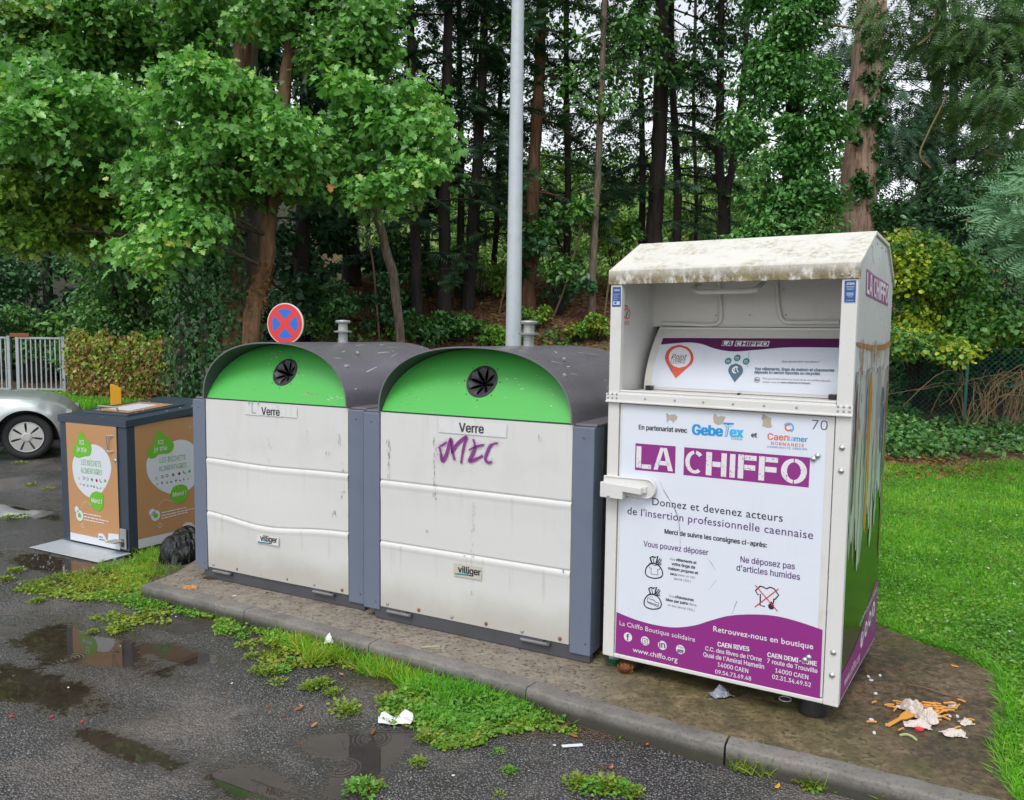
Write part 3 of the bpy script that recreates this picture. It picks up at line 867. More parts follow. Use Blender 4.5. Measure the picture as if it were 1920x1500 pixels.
soft = M['ink_soft']
W5('Vos', (328, 749), (353, 753), soft); W5('vêtements et', (357, 753), (450, 768), ink, bold=.03, ysc=1.1)
W5('votre linge de', (338, 772), (444, 790), ink, bold=.03, ysc=1.1)
W5('maison propres et', (322, 792), (457, 815), ink, bold=.03, ysc=1.1)
W5('secs', (331, 816), (361, 821), ink, bold=.03, ysc=1.1); W5('dans un sac', (365, 821), (445, 834), soft)
W5('fermé (30L)', (348, 838), (424, 851), soft)
W5('Vos', (326, 917), (351, 921), soft); W5('chaussures', (354, 921), (437, 937), ink, bold=.03, ysc=1.1)
W5('liées par paire', (312, 934), (411, 953), ink, bold=.03, ysc=1.1); W5('dans', (415, 953), (450, 961), soft)
W5('un sac fermé (30L)', (319, 957), (442, 983), soft)
# the two bags and the crossed-out shirt
for dx, dy in ((0, 0), (-6, 140)):
    q = lambda L: [(x + dx, y + dy) for x, y in L]
    d.stroke(q([(240, 765), (223, 785), (219, 808), (230, 824), (258, 832), (287, 828), (297, 812), (290, 788), (275, 770)]), 0.0055, ink, .0022, 6)
    d.stroke(q([(238, 767), (256, 764), (277, 772)]), 0.0072, ink, .0022, 4)
    d.stroke(q([(248, 764), (240, 738), (252, 734), (261, 738), (275, 732), (268, 764)]), 0.0072, ink, .0024)
    d.stroke(q([(258, 764), (254, 742)]), 0.0039, ink, .0024)
    d.stroke(q([(272, 764), (285, 742), (292, 748), (278, 766), (290, 762), (290, 772), (276, 768)]), 0.0047, ink, .0024)
d.stroke([(247, 765), (233, 775), (239, 787), (245, 784), (244, 812), (274, 817), (275, 791), (282, 793), (287, 782), (272, 771), (260, 776)], 0.0026, ink, .0022, closed=True)
d.stroke([(229, 922), (228, 938), (248, 945), (276, 955), (280, 944), (266, 941), (252, 928), (243, 930), (233, 920)], 0.0026, ink, .0022, closed=True)
d.stroke([(228, 937), (229, 942), (277, 962), (279, 953)], 0.0026, ink, .0022)
d.stroke([(240, 917), (248, 914), (252, 922)], 0.0018, ink, .0022)
d.stroke([(739, 868), (718, 888), (729, 907), (740, 903), (739, 955), (760, 960)], 0.0055, ink, .0022)
d.stroke([(737, 868), (752, 871), (768, 880), (784, 872), (803, 880), (823, 909), (805, 929), (799, 925)], 0.0055, ink, .0022)
d.stroke([(801, 925), (799, 947)], 0.0055, ink, .0022)
d.disc((789, 960), .013, ink, .0022); d.poly([(776, 955), (790, 936), (803, 957)], ink, .0023)
d.stroke([(717, 863), (818, 981)], 0.0042, M['red_print'], .0030); d.stroke([(822, 880), (715, 962)], 0.0042, M['red_print'], .0034)
# foot of the print
W5('La Chiffo Boutique solidaire', (102, 1044), (444, 1121), wt, off=.003, spacing=1.03, sans=False)
for cx, cy in ((140, 1098), (218, 1116), (296, 1136), (378, 1155)):
    d.disc((cx, cy), .0215, wt, .003)
W5('f', (134, 1112), (146, 1114), M['purple_text'], off=.004, bold=.02)
d.stroke([(207, 1103), (230, 1108), (229, 1132), (206, 1126)], .0032, M['purple_text'], .004, closed=True); d.arc(d.p((218, 1118)), .0055, .0055, .4, 0, 360, M['purple_text'], .004)
d.disc((225, 1110), .0018, M['purple_text'], .004)
W5('in', (283, 1145), (309, 1149), M['purple_text'], off=.004, bold=.02)
W5('You', (367, 1147), (391, 1151), M['purple_text'], off=.004, bold=.0); d.poly([(364, 1153), (392, 1158), (391, 1173), (364, 1167)], M['purple_text'], .004); W5('Tube', (368, 1165), (389, 1169), wt, off=.0046)
W5('www.chiffo.org', (162, 1165), (365, 1213), wt, off=.0034, bold=.006, ysc=.95, sans=False)
W5('Retrouvez-nous en boutique', (527, 1072), (980, 1154), wt, off=.003, bold=.012, spacing=1.05, sans=False)
for body_, a, b, bo in (('CAEN RIVES', (547, 1140), (690, 1163), .035), ("C.C. des Rives de l'Orne", (491, 1158), (746, 1210), 0), ("Quai de l'Amiral Hamelin", (482, 1186), (757, 1243), 0), ('14000 CAEN', (547, 1231), (685, 1262), 0), ('09.54.73.69.48', (536, 1263), (698, 1296), .004), ('CAEN DEMI-LUNE', (773, 1187), (996, 1230), .035), ('7 route de Trouville', (771, 1215), (999, 1262), 0), ('14000 CAEN', (808, 1258), (957, 1291), 0), ('02.31.34.49.52', (794, 1286), (969, 1325), .004)):
    W5(body_, a, b, wt, off=.003, bold=max(bo, .014), ysc=1.16)
# torn sticker remains and scuffs
tp = M['torn_paper']
d.poly([(313, 83), (328, 92), (350, 88), (364, 97), (362, 112), (350, 120), (344, 131), (340, 118), (325, 115), (316, 129)], tp, .0022)
d.poly([(530, 83), (540, 90), (548, 101), (562, 95), (583, 101), (575, 115), (566, 133), (548, 138), (530, 128), (526, 105)], tp, .0022)
d.poly([(752, 87), (770, 97), (790, 106), (788, 125), (793, 147), (775, 150), (748, 142), (752, 120), (745, 108)], tp, .0022)
d.stroke([(284, 390), (300, 430), (320, 465), (345, 505), (365, 555), (375, 620), (376, 690)], (.002, .005, .003, .006, .004, .002), M['scuff'], .0012, 6)
d.stroke([(493, 740), (515, 760), (535, 795)], (.001, .003, .002), M['scuff'], .0016, 5); d.stroke([(540, 842), (520, 866), (506, 885)], (.002, .001), M['scuff'], .0016, 4)
d.stroke([(634, 935), (622, 965), (612, 995)], (.004, .002), M['scuff'], .0016, 4); d.stroke([(470, 690), (472, 720)], .001, M['scuff'], .0016)
d.build('printed_film', door)
# printed film on the hatch, bent with the drum
def f_drum(u, v):
    b = .3
    for _ in range(6):
        a, z = CH.front(u, v, b); b = drum_y(z)
    return (a, z)
d = Decal(f_drum, lambda a, z, o: Vector((a, drum_y(z) - o, z)), Z4)
n_ = 12
d.raw([(x, 1.458 + .245 * k / n_) for k in range(n_ + 1) for x in (.105, 1.0)], [(2 * k, 2 * k + 1, 2 * k + 3, 2 * k + 2) for k in range(n_)], pw, .0015)
d.band([(410, 707), (560, 707), (650, 707), (720, 708), (800, 708), (880, 709), (1000, 709), (1200, 710), (1505, 711)], [(395, 748), (560, 735), (650, 745), (720, 770), (800, 787), (880, 790), (1000, 780), (1200, 765), (1505, 767)], M['purple_dark'], .003)
d.logo([(782, 724), (848, 725), (838, 757), (772, 756)], [(862, 725), (1072, 727), (1063, 760), (852, 758)], wt, M['purple_dark'], .0045)
pin = lambda cx, cy, r, tx, ty: [(cx + r * math.cos(R(a)), cy - r * .92 * math.sin(R(a))) for a in range(-28, 209, 12)] + [(tx, ty)]
d.rows(pin(510, 830, 88, 488, 957), M['pin_red'], .004, 16)
d.rows([(514 + 68 * math.cos(R(a)), 828 - 64 * math.sin(R(a))) for a in range(0, 360, 12)], wt, .0055, 14)
d.text('Point', (461, 837), (550, 839), M['ink'], off=.007, shear=.2); d.text('LIVRES', (457, 858), (546, 861), M['ink'], off=.007); d.stroke([(457, 864), (545, 867)], .001, M['ink_soft'], .007)
for q in ((813, 850), (870, 831), (925, 852)):
    d.disc(q, .0155, M['teal'], .004); d.poly([(q[0] - 9, q[1] - 6), (q[0] + 9, q[1] - 6), (q[0] + 9, q[1] + 8), (q[0] - 9, q[1] + 8)], wt, .0055); d.poly([(q[0] - 6, q[1] - 3), (q[0] + 6, q[1] - 3), (q[0] + 6, q[1] + 5), (q[0] - 6, q[1] + 5)], M['teal'], .0065)
d.rows(pin(860, 908, 46, 853, 982), M['teal_dark'], .004, 12)
d.arc(d.p((860, 905)), .017, .0165, .35, 50, 290, wt, .0055); d.stroke([(848, 925), (855, 895), (862, 880), (868, 900), (876, 920)], .004, wt, .0055)
d.text('Que deviennent vos dons ?', (1144, 859), (1377, 861), soft, off=.004, shear=.15)
d.text('Vos vêtements, linge de maison et chaussures', (978, 906), (1471, 916), M['teal_dark'], off=.004, bold=.03, ysc=1.1)
d.text('déposés ici seront reportés ou recyclés', (975, 927), (1382, 937), M['teal_dark'], off=.004, bold=.03, ysc=1.1)
d.arc(d.p((992, 967)), .0135, .0125, .12, 0, 360, ink, .004); d.text('Re', (981, 974), (1003, 975), ink, off=.004, bold=.01)
d.text("Pour plus d'informations sur la 2e vie de vos textiles déposés,", (1028, 963), (1449, 978), soft, off=.004)
d.text('rendez-vous sur', (1028, 984), (1134, 987), soft, off=.004); d.text('www.refashion.fr/citoyen', (1138, 988), (1322, 993), ink, off=.004, bold=.01)
d.stroke([(945, 795), (938, 830), (930, 860), (938, 890)], .0018, M['scuff'], .006, 4)
d.stroke([(455, 880), (462, 912)], .005, M['ink_soft'], .006)
d.build('printed_film', hatch)
# small stickers
d = Decal(lambda u, v: CH.front(u, v, -.006), lambda a, z, o: Vector((a, -.006 - o, z)), Z4)
d.poly([(95, 391), (148, 390), (146, 513), (92, 514)], M['sticker_blue'], .001)
d.text('JOBA', (104, 416), (139, 416), M['lettering_white'], off=.002, bold=.02)
for k in range(4): d.stroke([(100, 436 + 11 * k), (138 - 9 * (k % 2), 436 + 11 * k)], .0014, M['sticker_text'], .002)
d.poly([(100, 480), (140, 480), (139, 502), (99, 502)], M['sticker_text'], .002); d.poly([(108, 484), (124, 484), (118, 497), (106, 495)], M['sticker_blue'], .003)
d.build('sticker', frame, 'blue sticker at the top of the left post')
d = Decal(lambda u, v: CH.front(u, v, -.006), lambda a, z, o: Vector((a, -.006 - o, z)), Z4)
d.poly([(1531, 348), (1611, 345), (1606, 490), (1529, 490)], M['sticker_text'], .001); d.poly([(1535, 352), (1607, 349), (1602, 486), (1533, 486)], M['sticker_blue'], .002)
d.text('JOBA', (1546, 378), (1598, 377), M['lettering_white'], off=.003, bold=.02)
for k, (a_, b_) in enumerate(((1543, 1597), (1547, 1594), (1551, 1590))): d.stroke([(a_, 389 + 9 * k), (b_, 388 + 9 * k)], .0016, M['sticker_text'], .003)
for k in range(2): d.stroke([(1548, 430 + 11 * k), (1590, 429 + 11 * k)], .003, M['sticker_text'], .003)
d.stroke([(1555, 452), (1585, 452)], .0014, M['sticker_text'], .003); d.stroke([(1545, 474), (1592, 474)], .0014, M['sticker_text'], .003)
d.build('sticker', frame, 'blue sticker at the top of the right post')
d = Decal(lambda u, v: CH.side(u, v, .031), lambda a, z, o: Vector((.031 + o, a, z)), Z4)
cq = d.p((183, 556)); d.arc(cq, .040, .026, .18, 0, 360, M['red_print'], .001); d.stroke([(176, 578), (183, 558), (188, 540)], .008, ink, .001); d.stroke([(170, 505), (190, 515)], .006, M['red_print'], .001)
for k in range(3): d.stroke([(166, 608 + 8 * k), (197, 606 + 8 * k)], .002, M['red_print'], .001)
for k in range(8): d.disc((186, 412 + 9 * k), .0016, M['ink_soft'], .001, 6)
for q in ((300, 445), (300, 535), (310, 637), (150, 775), (148, 885), (145, 995), (155, 665)): d.disc(q, .0025, M['ink_soft'], .001, 8)
bank_body, pict = body, d.build('pictogram', None)
# right-hand side print: drips of paint, dark green foot, plum wave
t = NT('dark green photographic print'); p = t.coords((1, 1, 1)); sp = t.n('SeparateXYZ'); t.l(t.tc.outputs['Object'], sp.inputs[0])
c = t.ramp(t.math('ADD', t.math('MULTIPLY', t.noise(p, 5, 4), .5), t.math('MULTIPLY', sp.outputs[2], .6)), [(.25, (.085, .06, .02)), (.5, (.018, .045, .006)), (.8, (.03, .085, .012))])
M['print_green'] = t.set(Base_Color=c, Roughness=.18)
cols = {'pale': (.47, .51, .51), 'ice': (.36, .45, .48), 'ochre': (.50, .22, .012), 'plum': (.13, .04, .10), 'blue': (.055, .12, .22), 'olive': (.20, .15, .03), 'grey': (.30, .33, .35), 'tealg': (.02, .12, .09), 'sand': (.40, .36, .25)}
dm = {k: plain(k + ' drip print', c, .2) for k, c in cols.items()}
M['rust_band'] = plain('rust brown brush print', (.30, .13, .018), .4)
d = Decal(lambda u, v: CH.side(u, v, CW), lambda a, z, o: Vector((CW + o, a, z)))
d.poly([(.026, .20), (.905, .20), (.905, 1.0), (.026, .96)], M['print_green'], .001, local=True)
d.poly([(.026, .205), (.905, .205), (.905, .50), (.80, .50), (.64, .44), (.48, .37), (.30, .33), (.026, .31)], M['purple'], .002, 0, local=True)
def drip(y, wdt, z0, z1, mat, off):
    L = []; Rr = []
    n = 12
    for k in range(n + 1):
        tt = k / n; z = z0 + (z1 - z0) * tt
        ww = wdt * (.5 if k == 0 else 1) * (1 + .25 * math.sin(k * 2.1 + y * 40)) * (.55 + .45 * min(1, (1 - tt) * 4 + .35)) * (1 if k < n else .25)
        yy = y + .006 * math.sin(k * 1.3 + y * 25)
        L.append((yy - ww / 2, z)); Rr.append((yy + ww / 2, z))
    d.poly(L + Rr[::-1], mat, off, local=True)
random.seed(3)
k = 0
y = .035
while y < .9:
    wd_ = random.uniform(.035, .075)
    drip(y + wd_ / 2, wd_ * 1.35, 1.57 + random.uniform(-.02, .02), random.uniform(.80, 1.05) - .10 * (y < .35), dm[random.choice(['pale', 'pale', 'ice', 'pale', 'grey'])], .003 + .0002 * (k % 4))
    y += wd_; k += 1
for yy, ww, a, b, mt, of in ((.075, .04, 1.52, .98, 'plum', .0042), (.14, .02, 1.45, .75, 'sand', .0044), (.40, .075, 1.56, .84, 'ochre', .0046), (.31, .016, 1.5, 1.15, 'blue', .0042), (.345, .02, 1.3, .95, 'ice', .0048), (.74, .075, 1.48, 1.16, 'blue', .0042), (.80, .03, 1.4, 1.0, 'tealg', .0046), (.875, .055, 1.5, .62, 'olive', .0048), (.25, .05, 1.2, .70, 'pale', .0050), (.56, .05, 1.3, .74, 'pale', .0050), (.66, .04, 1.2, .82, 'ice', .0050)):
    drip(yy, ww, a, b, dm[mt], of)
for _ in range(46):
    y = random.uniform(.04, .9); ln = random.choice((.05, .12, .3, .55)) * random.uniform(.5, 1.2)
    z = random.uniform(1.25, 1.6)
    drip(y, random.uniform(.003, .009), z, z - ln, random.choice([M['rust_band'], dm['grey'], dm['blue'], M['rust_band'], dm['pale']]), .0056)
bt = [(1604, 641), (1617, 644), (1630, 647), (1643, 647), (1656, 645), (1668, 639)]; bb = [(1604, 648), (1617, 652), (1630, 656), (1643, 657), (1656, 655), (1668, 648)]
d.band(bt, bb, M['rust_band'], .006)
for _ in range(26):
    y = random.uniform(.05, .9); drip(y, random.uniform(.004, .012), 1.69 + random.uniform(-.02, .02), 1.60 + random.uniform(-.05, .02), random.choice([dm['pale'], M['rust_band'], dm['sand']]), .0064)
d.z = (1400, 0, 2.5)
d.logo([(562, 1259), (590, 1284), (588, 1399), (558, 1384)], [(593, 1287), (664, 1333), (660, 1434), (591, 1401)], M['purple'], M['lettering_white'], .002)
d.stroke([(585, 1150), (592, 1165), (588, 1190), (596, 1240)], .004, M['scuff'], .002, 4); d.stroke([(600, 1130), (604, 1160)], .003, M['scuff'], .002)
d.text('www.chiffo.org', (.10, .235), (.46, .235), wt, off=.003, bold=.012, local=True)
d.text('La Chiffo Boutique solidaire', (.42, .40), (.88, .45), wt, off=.003, local=True)
for k, y in enumerate((.50, .60, .70, .80)):
    d.disc((y, .315 + .02 * k), .038, wt, .003, local=True, sy=1.0)
    d.text(('f', 'o', 'in', 'y')[k], (y - (.008, .014, .017, .014)[k], .302 + .02 * k), (y + (.010, .014, .017, .014)[k], .302 + .02 * k), M['purple_text'], off=.004, bold=.03, local=True)
d.build('printed_film', sideR)
# ================================================================== the two glass recycling bins
def fuse(dst, src):
    """surface marks become part of the mesh they mark"""
    off = []
    for mt in src.data.materials:
        if mt.name not in [x.name for x in dst.data.materials]: dst.data.materials.append(mt)
        off.append([x.name for x in dst.data.materials].index(mt.name))
    bm = bmesh.new(); bm.from_mesh(dst.data); n0 = len(bm.faces); bm.from_mesh(src.data); bm.faces.ensure_lookup_table()
    for f in bm.faces[n0:]: f.material_index = off[f.material_index]
    bm.to_mesh(dst.data); bm.free()
    me = src.data; bpy.data.objects.remove(src); bpy.data.meshes.remove(me)
M['hinge'] = paint('grey hinge steel', (.17, .17, .175), '#4a4337', .5, .6, metal=.2)
fuse(bank_body, pict)
def glass_bin(fr, label, dented):
    root = empty('glass_recycling_bin', fr.o, fr.yaw, label, 'recycling bin', 'glass recycling bins on the concrete pad')
    PW = 1.16; Z0, Z1 = .168, 1.268
    def warp(x, z):
        if not dented: return 0, 0
        g = math.exp(-((x - .52) / .36) ** 2); k = math.exp(-((z - .52) / .16) ** 2)
        return -.042 * g * k - .012 * g * math.exp(-((z - .87) / .12) ** 2), -.02 * g * math.exp(-((z - .5) / .3) ** 2)
    def prof(z):
        y = 0
        for r_ in (.878, .532):
            dz = z - r_
            y += .006 * math.exp(-((dz - .009) / .005) ** 2) - .0035 * math.exp(-((dz + .012) / .016) ** 2) - .002 * math.exp(-((dz + .05) / .05) ** 2)
        return y
    zs = [Z0]
    z = Z0
    while z < Z1 - .001:
        near = min(abs(z - .878), abs(z - .532)); z = min(Z1, z + (.004 if near < .06 else .03)); zs.append(z)
    nxp = 28
    m = MB()
    def P(i, j):
        x = .003 + (PW - .006) * i / nxp; z = zs[j]; dz, dy = warp(x, z)
        return (x, prof(z) + dy, z + dz)
    V = [P(i, j) for j in range(len(zs)) for i in range(nxp + 1)]
    n = nxp + 1
    m.add(V, [(j * n + i, j * n + i + 1, (j + 1) * n + i + 1, (j + 1) * n + i) for j in range(len(zs) - 1) for i in range(nxp)], M['cream_panel'])
    m.box(.002, PW - .002, .012, .03, Z0, Z1 - .002, M['cream_panel'])
    panel = m.build('front_panel', root, smooth=True, angle=60)
    m = MB()
    for k in range(6):
        x = .05 + (PW - .10) * k / 5
        z = Z0 + .022
        m.lathe([(.010, 0), (.009, .004), (.004, .007), (.001, .0075)], M['rust'] if k % 2 else M['dull_steel'], 10, Matrix.Translation((x, -.001, z)) @ Matrix.Rotation(math.pi / 2, 4, 'X'))
    m.build_each('bolt', panel)
    m = MB()
    m.box(-.06, PW + .09, .02, 1.22, .105, .16, M['dark_grey'])
    m.box(-.04, PW + .11, .005, .05, .092, .165, M['dark_grey'])
    m.build('base', root, bevel=.004)
    for x in (.13, .97):
        m = MB(); m.tube([(x - .075, -.010, .150), (x + .075, -.010, .150)], .009, M['hinge'], 10); m.box(x - .08, x + .05, -.006, .006, .146, .166, M['dark_grey'])
        m.tube([(x + .076, -.010, .150), (x + .09, -.010, .150)], .012, M['dark_grey'], 8)
        m.build('hinge', root, smooth=True)
    m = MB()
    m.box(-.108, PW + .108, .075, 1.22, .16, 1.262, M['dark_grey'])
    m.box(-.113, PW + .115, .02, 1.24, 1.2625, 1.2755, M['shell_grey'])
    m.build('body', root, bevel=.004)
    for x0, x1 in ((-.113, -.003), (PW + .003, PW + .113)):
        m = MB(); m.box(x0, x1, -.006, .13, .13 if x0 > 0 else .145, 1.262, M['post_grey']); po = m.build('corner_post', root, bevel=.005)
        m = MB(); m.lathe([(.006, 0), (.001, .003)], M['dark_grey'], 8, Matrix.Translation(((x0 + x1) / 2 + .03, -.006, .19)) @ Matrix.Rotation(math.pi / 2, 4, 'X')); m.lathe([(.006, 0), (.001, .003)], M['dark_grey'], 8, Matrix.Translation(((x0 + x1) / 2, -.006, 1.21)) @ Matrix.Rotation(math.pi / 2, 4, 'X')); m.build_each('screw', po)
    # vaulted shell
    HB, HW, HH, EX = 1.272, .582, .368, 2.35
    def arch(tt, grow=0.0):
        a = math.pi * (1 - tt); cx = math.copysign(abs(math.cos(a)) ** (2 / EX), math.cos(a)); sy = abs(math.sin(a)) ** (2 / EX)
        return (.58 + (HW + grow) * cx, HB + (HH + grow) * sy)
    NA = 48
    m = MB()
    dent = lambda x, y, z: .012 * math.exp(-((x - .95) / .12) ** 2 - ((y - .35) / .2) ** 2) - .010 * math.exp(-((x - 1.08) / .1) ** 2 - ((y - .75) / .25) ** 2)
    NY = 14
    def so(a, b):
        x, z = arch(a); y = -.02 + 1.24 * b; return (x - (dent(x, y, z) if x > .6 else 0), y, z - dent(x, y, z))
    def si(a, b):
        x, z = arch(a, -.008); y = -.02 + 1.24 * b; return (x - (dent(x, y, z) if x > .6 else 0), y, z - dent(x, y, z))
    m.grid(so, NA, NY, M['shell_grey']); m.grid(si, NA, NY, M['dark_grey'])
    m.grid(lambda a, b: (arch(a, -.008 * b)[0], -.02, arch(a, -.008 * b)[1]), NA, 1, M['shell_grey'])
    m.poly([(arch(i / NA)[0], 1.22, arch(i / NA)[1]) for i in range(NA + 1)], M['shell_grey'])
    shell = m.build('shell', root, smooth=True, angle=50)
    m = MB()
    for x_, y_ in ((1.03, .1), (.93, .35), (1.07, .55)):
        tt = .80 if x_ > 1 else .70; x, z = arch(tt + .05 * (y_ > .4)); m.lathe([(.012, -.002), (.011, .004), (.003, .007)], M['dull_steel'], 8, Matrix.Translation((x, y_, z)) @ Matrix.Rotation(R(40), 4, 'Y'))
    x, z = arch(.74)
    m.build_each('rivet', shell)
    # green throw-in face leaning back, with a round hole
    hx, hz, hr = .592, 1.455, .082
    def inside(x, z):
        if z < 1.276: return False
        return abs((x - .58) / (HW - .010)) ** EX + abs((z - HB) / (HH - .012)) ** EX < 1
    tilt = lambda z: .004 + (z - 1.276) * .50
    K = 120; inner = []; outer = []
    angs = sorted(set([2 * math.pi * k / K for k in range(K)] + [math.atan2(1.2761 - hz, x - hx) % (2 * math.pi) for x in (.0105, 1.1495)]))
    for a in angs:
        ca, sa = math.cos(a), math.sin(a); lo, hi = .05, .9
        for _ in range(28):
            md = (lo + hi) / 2
            if inside(hx + md * ca, hz + md * sa): lo = md
            else: hi = md
        inner.append((hx + hr * ca, hz + hr * sa)); outer.append((hx + lo * ca, hz + lo * sa))
    K = len(angs)
    m = MB()
    V = [(x, tilt(z), z) for x, z in inner] + [(x, tilt(z), z) for x, z in outer]
    m.add(V, [(k, K + k, K + (k + 1) % K, (k + 1) % K) for k in range(K)], M['green_paint'])
    m.add([(x, tilt(z), z) for x, z in inner] + [(x, tilt(z) + .03, z) for x, z in inner], [(k, (k + 1) % K, K + (k + 1) % K, K + k) for k in range(K)], M['black_rubber'])
    face = m.build('throw_in_face', root)
    m = MB()                                             # rubber flaps: eight tongues bent inwards round a star-shaped gap
    nrm = Vector((0, -1, .5)).normalized()
    C0 = Vector((hx, tilt(hz), hz)); ux = Vector((1, 0, 0)); uz = Vector((0, .5, 1)).normalized()
    m.lathe([(hr + .010, .000), (hr + .009, .004), (hr - .004, .004), (hr - .006, -.004)], M['black_plastic'], 40, Matrix.Translation(C0) @ nrm.to_track_quat('Z', 'Y').to_matrix().to_4x4(), caps=False)
    for k in range(8):
        a0 = 2 * math.pi * k / 8 + .2
        rows = []
        for j in range(5):
            tt = j / 4; rr = hr * (1 - .86 * tt) ; half = (math.pi / 8) * (1 - .80 * tt ** .8); dep = -.002 - .038 * tt ** 1.3
            rows.append([C0 + (ux * math.cos(a0 + s_ * half) + uz * math.sin(a0 + s_ * half)) * rr + nrm * (dep + (.008 if s_ == 0 else 0)) for s_ in (-1, 0, 1)])
        V = [q for r_ in rows for q in r_]
        m.add(V, [(j * 3 + i, j * 3 + i + 1, j * 3 + 4 + i, j * 3 + 3 + i) for j in range(4) for i in range(2)], M['flap_rubber'])
    m.add([C0 + (ux * math.cos(2 * math.pi * k / 24) + uz * math.sin(2 * math.pi * k / 24)) * hr * .98 + nrm * -.14 for k in range(24)], [tuple(range(24))], M['black_plastic'])  # black disc set in as the darkness inside the hole
    m.build('rubber_flaps', face, smooth=True, angle=50)
    m = MB()
    for k in range(8):
        a0 = 2 * math.pi * k / 8
        q = C0 + (ux * math.cos(a0) + uz * math.sin(a0)) * (hr + .025)
        m.lathe([(.005, 0), (.001, .003)], M['dark_grey'], 6, Matrix.Translation(q) @ nrm.to_track_quat('Z', 'Y').to_matrix().to_4x4())
    m.build_each('screw', face)
    m = MB()                                             # mushroom lifting hook
    m.lathe([(.060, 1.625), (.060, 1.638), (.032, 1.642), (.031, 1.703), (.060, 1.705), (.062, 1.714), (.033, 1.718), (.031, 1.764), (.048, 1.768), (.052, 1.778), (.047, 1.786), (.01, 1.789)], M['dull_steel'], 24, Matrix.Translation((.588, .65, 0)))
    m.build('lifting_hook', root, smooth=True, angle=40)
    return root, panel, face, shell

GL = Frame(-1.9705, 5.1344, -.4802); GR = Frame(-.728, 4.418, -.4802)
bl, pl_, fl_, sl_ = glass_bin(GL, 'glass bin with dented bowed ribs and worn label strip, beside the black bag', True)
br, pr_, fr_, sr_ = glass_bin(GR, 'glass bin with violet graffiti under its Verre label, beside the clothing bank', False)
M['ink_grey'] = plain('charcoal lettering', (.045, .045, .055), .5)
def bin_decal(fr, zoom, off0=-.003):
    return Decal(lambda u, v: fr.front(u, v, off0), lambda a, z, o: Vector((a, off0 - o, z)), zoom)
ZB = (680, 540, 2.084); ZA = (360, 540, 2.345)
d = bin_decal(GR, ZB)
d.poly([(297, 511), (564, 533), (562, 585), (296, 563)], M['label_white'], .001)
d.text('Verre', (378, 561), (473, 568), M['ink_grey'], off=.002, bold=.028, ysc=1.1)
d.build('label_sticker', pr_)
d = bin_decal(GR, ZB)
g, gs = M['graffiti'], M['graffiti_soft']
strokes = [([(300, 620), (306, 645), (312, 675), (328, 650), (345, 590), (352, 640), (360, 672)], .020), ([(345, 595), (349, 640), (352, 640), (370, 610), (405, 582), (398, 610), (390, 650), (385, 685)], .018),
           ([(432, 590), (440, 620), (430, 650), (418, 675), (440, 670), (470, 655)], .020), ([(415, 632), (450, 618), (475, 612)], .013), ([(528, 605), (505, 612), (490, 635), (480, 668), (492, 682), (505, 678)], .017), ([(300, 618), (315, 612), (330, 600)], .011)]
for L, wd in strokes:
    d.stroke(L, [wd * .6, wd, wd * 1.1, wd, wd * .9, wd * .7], g, .0018, 6)
random.seed(11)
for L, wd in strokes:
    for q in spline([Vector(x) for x in L], 5):
        for _ in range(16):
            c_ = d.p((q[0] + random.gauss(0, 8), q[1] + random.gauss(0, 8))); d.disc(tuple(c_), random.uniform(.0005, .0018), gs, .0013, 6, local=True)
d.build('graffiti', pr_)
M['plate_beige'] = paint('yellowed plate film', (.47, .44, .37), '#8b8674', .45, .3)
def maker_plate(fr, panel, zoom, q, txt, yb):
    d = bin_decal(fr, zoom, -.005 if yb else -.027)
    d.poly(q, M['plate_beige'] if yb else M['label_white'], .001)
    (x0, y0), (x1, y1) = txt
    d.text('villiger', (x0, y0), (x1, y1), M['ink'], off=.002, bold=.03, ysc=1.1)
    d.stroke([(x0 - 12, y0 + 6), (x0 + (x1 - x0) * .55, y0 + 13)], .008, M['teal'], .0016)
    d.build('maker_plate', panel)
maker_plate(GR, pr_, ZB, [(356, 1075), (465, 1092), (464, 1142), (356, 1124)], ((374, 1110), (461, 1124)), 1)
maker_plate(GL, pl_, ZA, [(284, 1077), (382, 1096), (381, 1135), (284, 1117)], ((302, 1110), (375, 1121)), 0)
d = bin_decal(GL, ZA)
for x0, x1 in ((234, 300), (300, 395), (395, 462)):
    ya = lambda x: 509 + (x - 234) * .066
    d.poly([(x0, ya(x0) + random.uniform(-2, 2)), (x1, ya(x1)), (x1, ya(x1) + 48), (x0, ya(x0) + 46)], M['label_white'], .001 + .0004 * (x0 == 300))
d.text('Verre', (307, 557), (386, 562), M['ink_grey'], off=.002, bold=.028, ysc=1.1)
d.text("'L'", (250, 550), (294, 553), M['scuff'], off=.0018, ysc=1.2)
for x in (330, 356, 376, 412, 434): d.stroke([(x, 520), (x + 2, 562)], .0012, M['scuff'], .0018)
d.build('label_sticker', pl_)
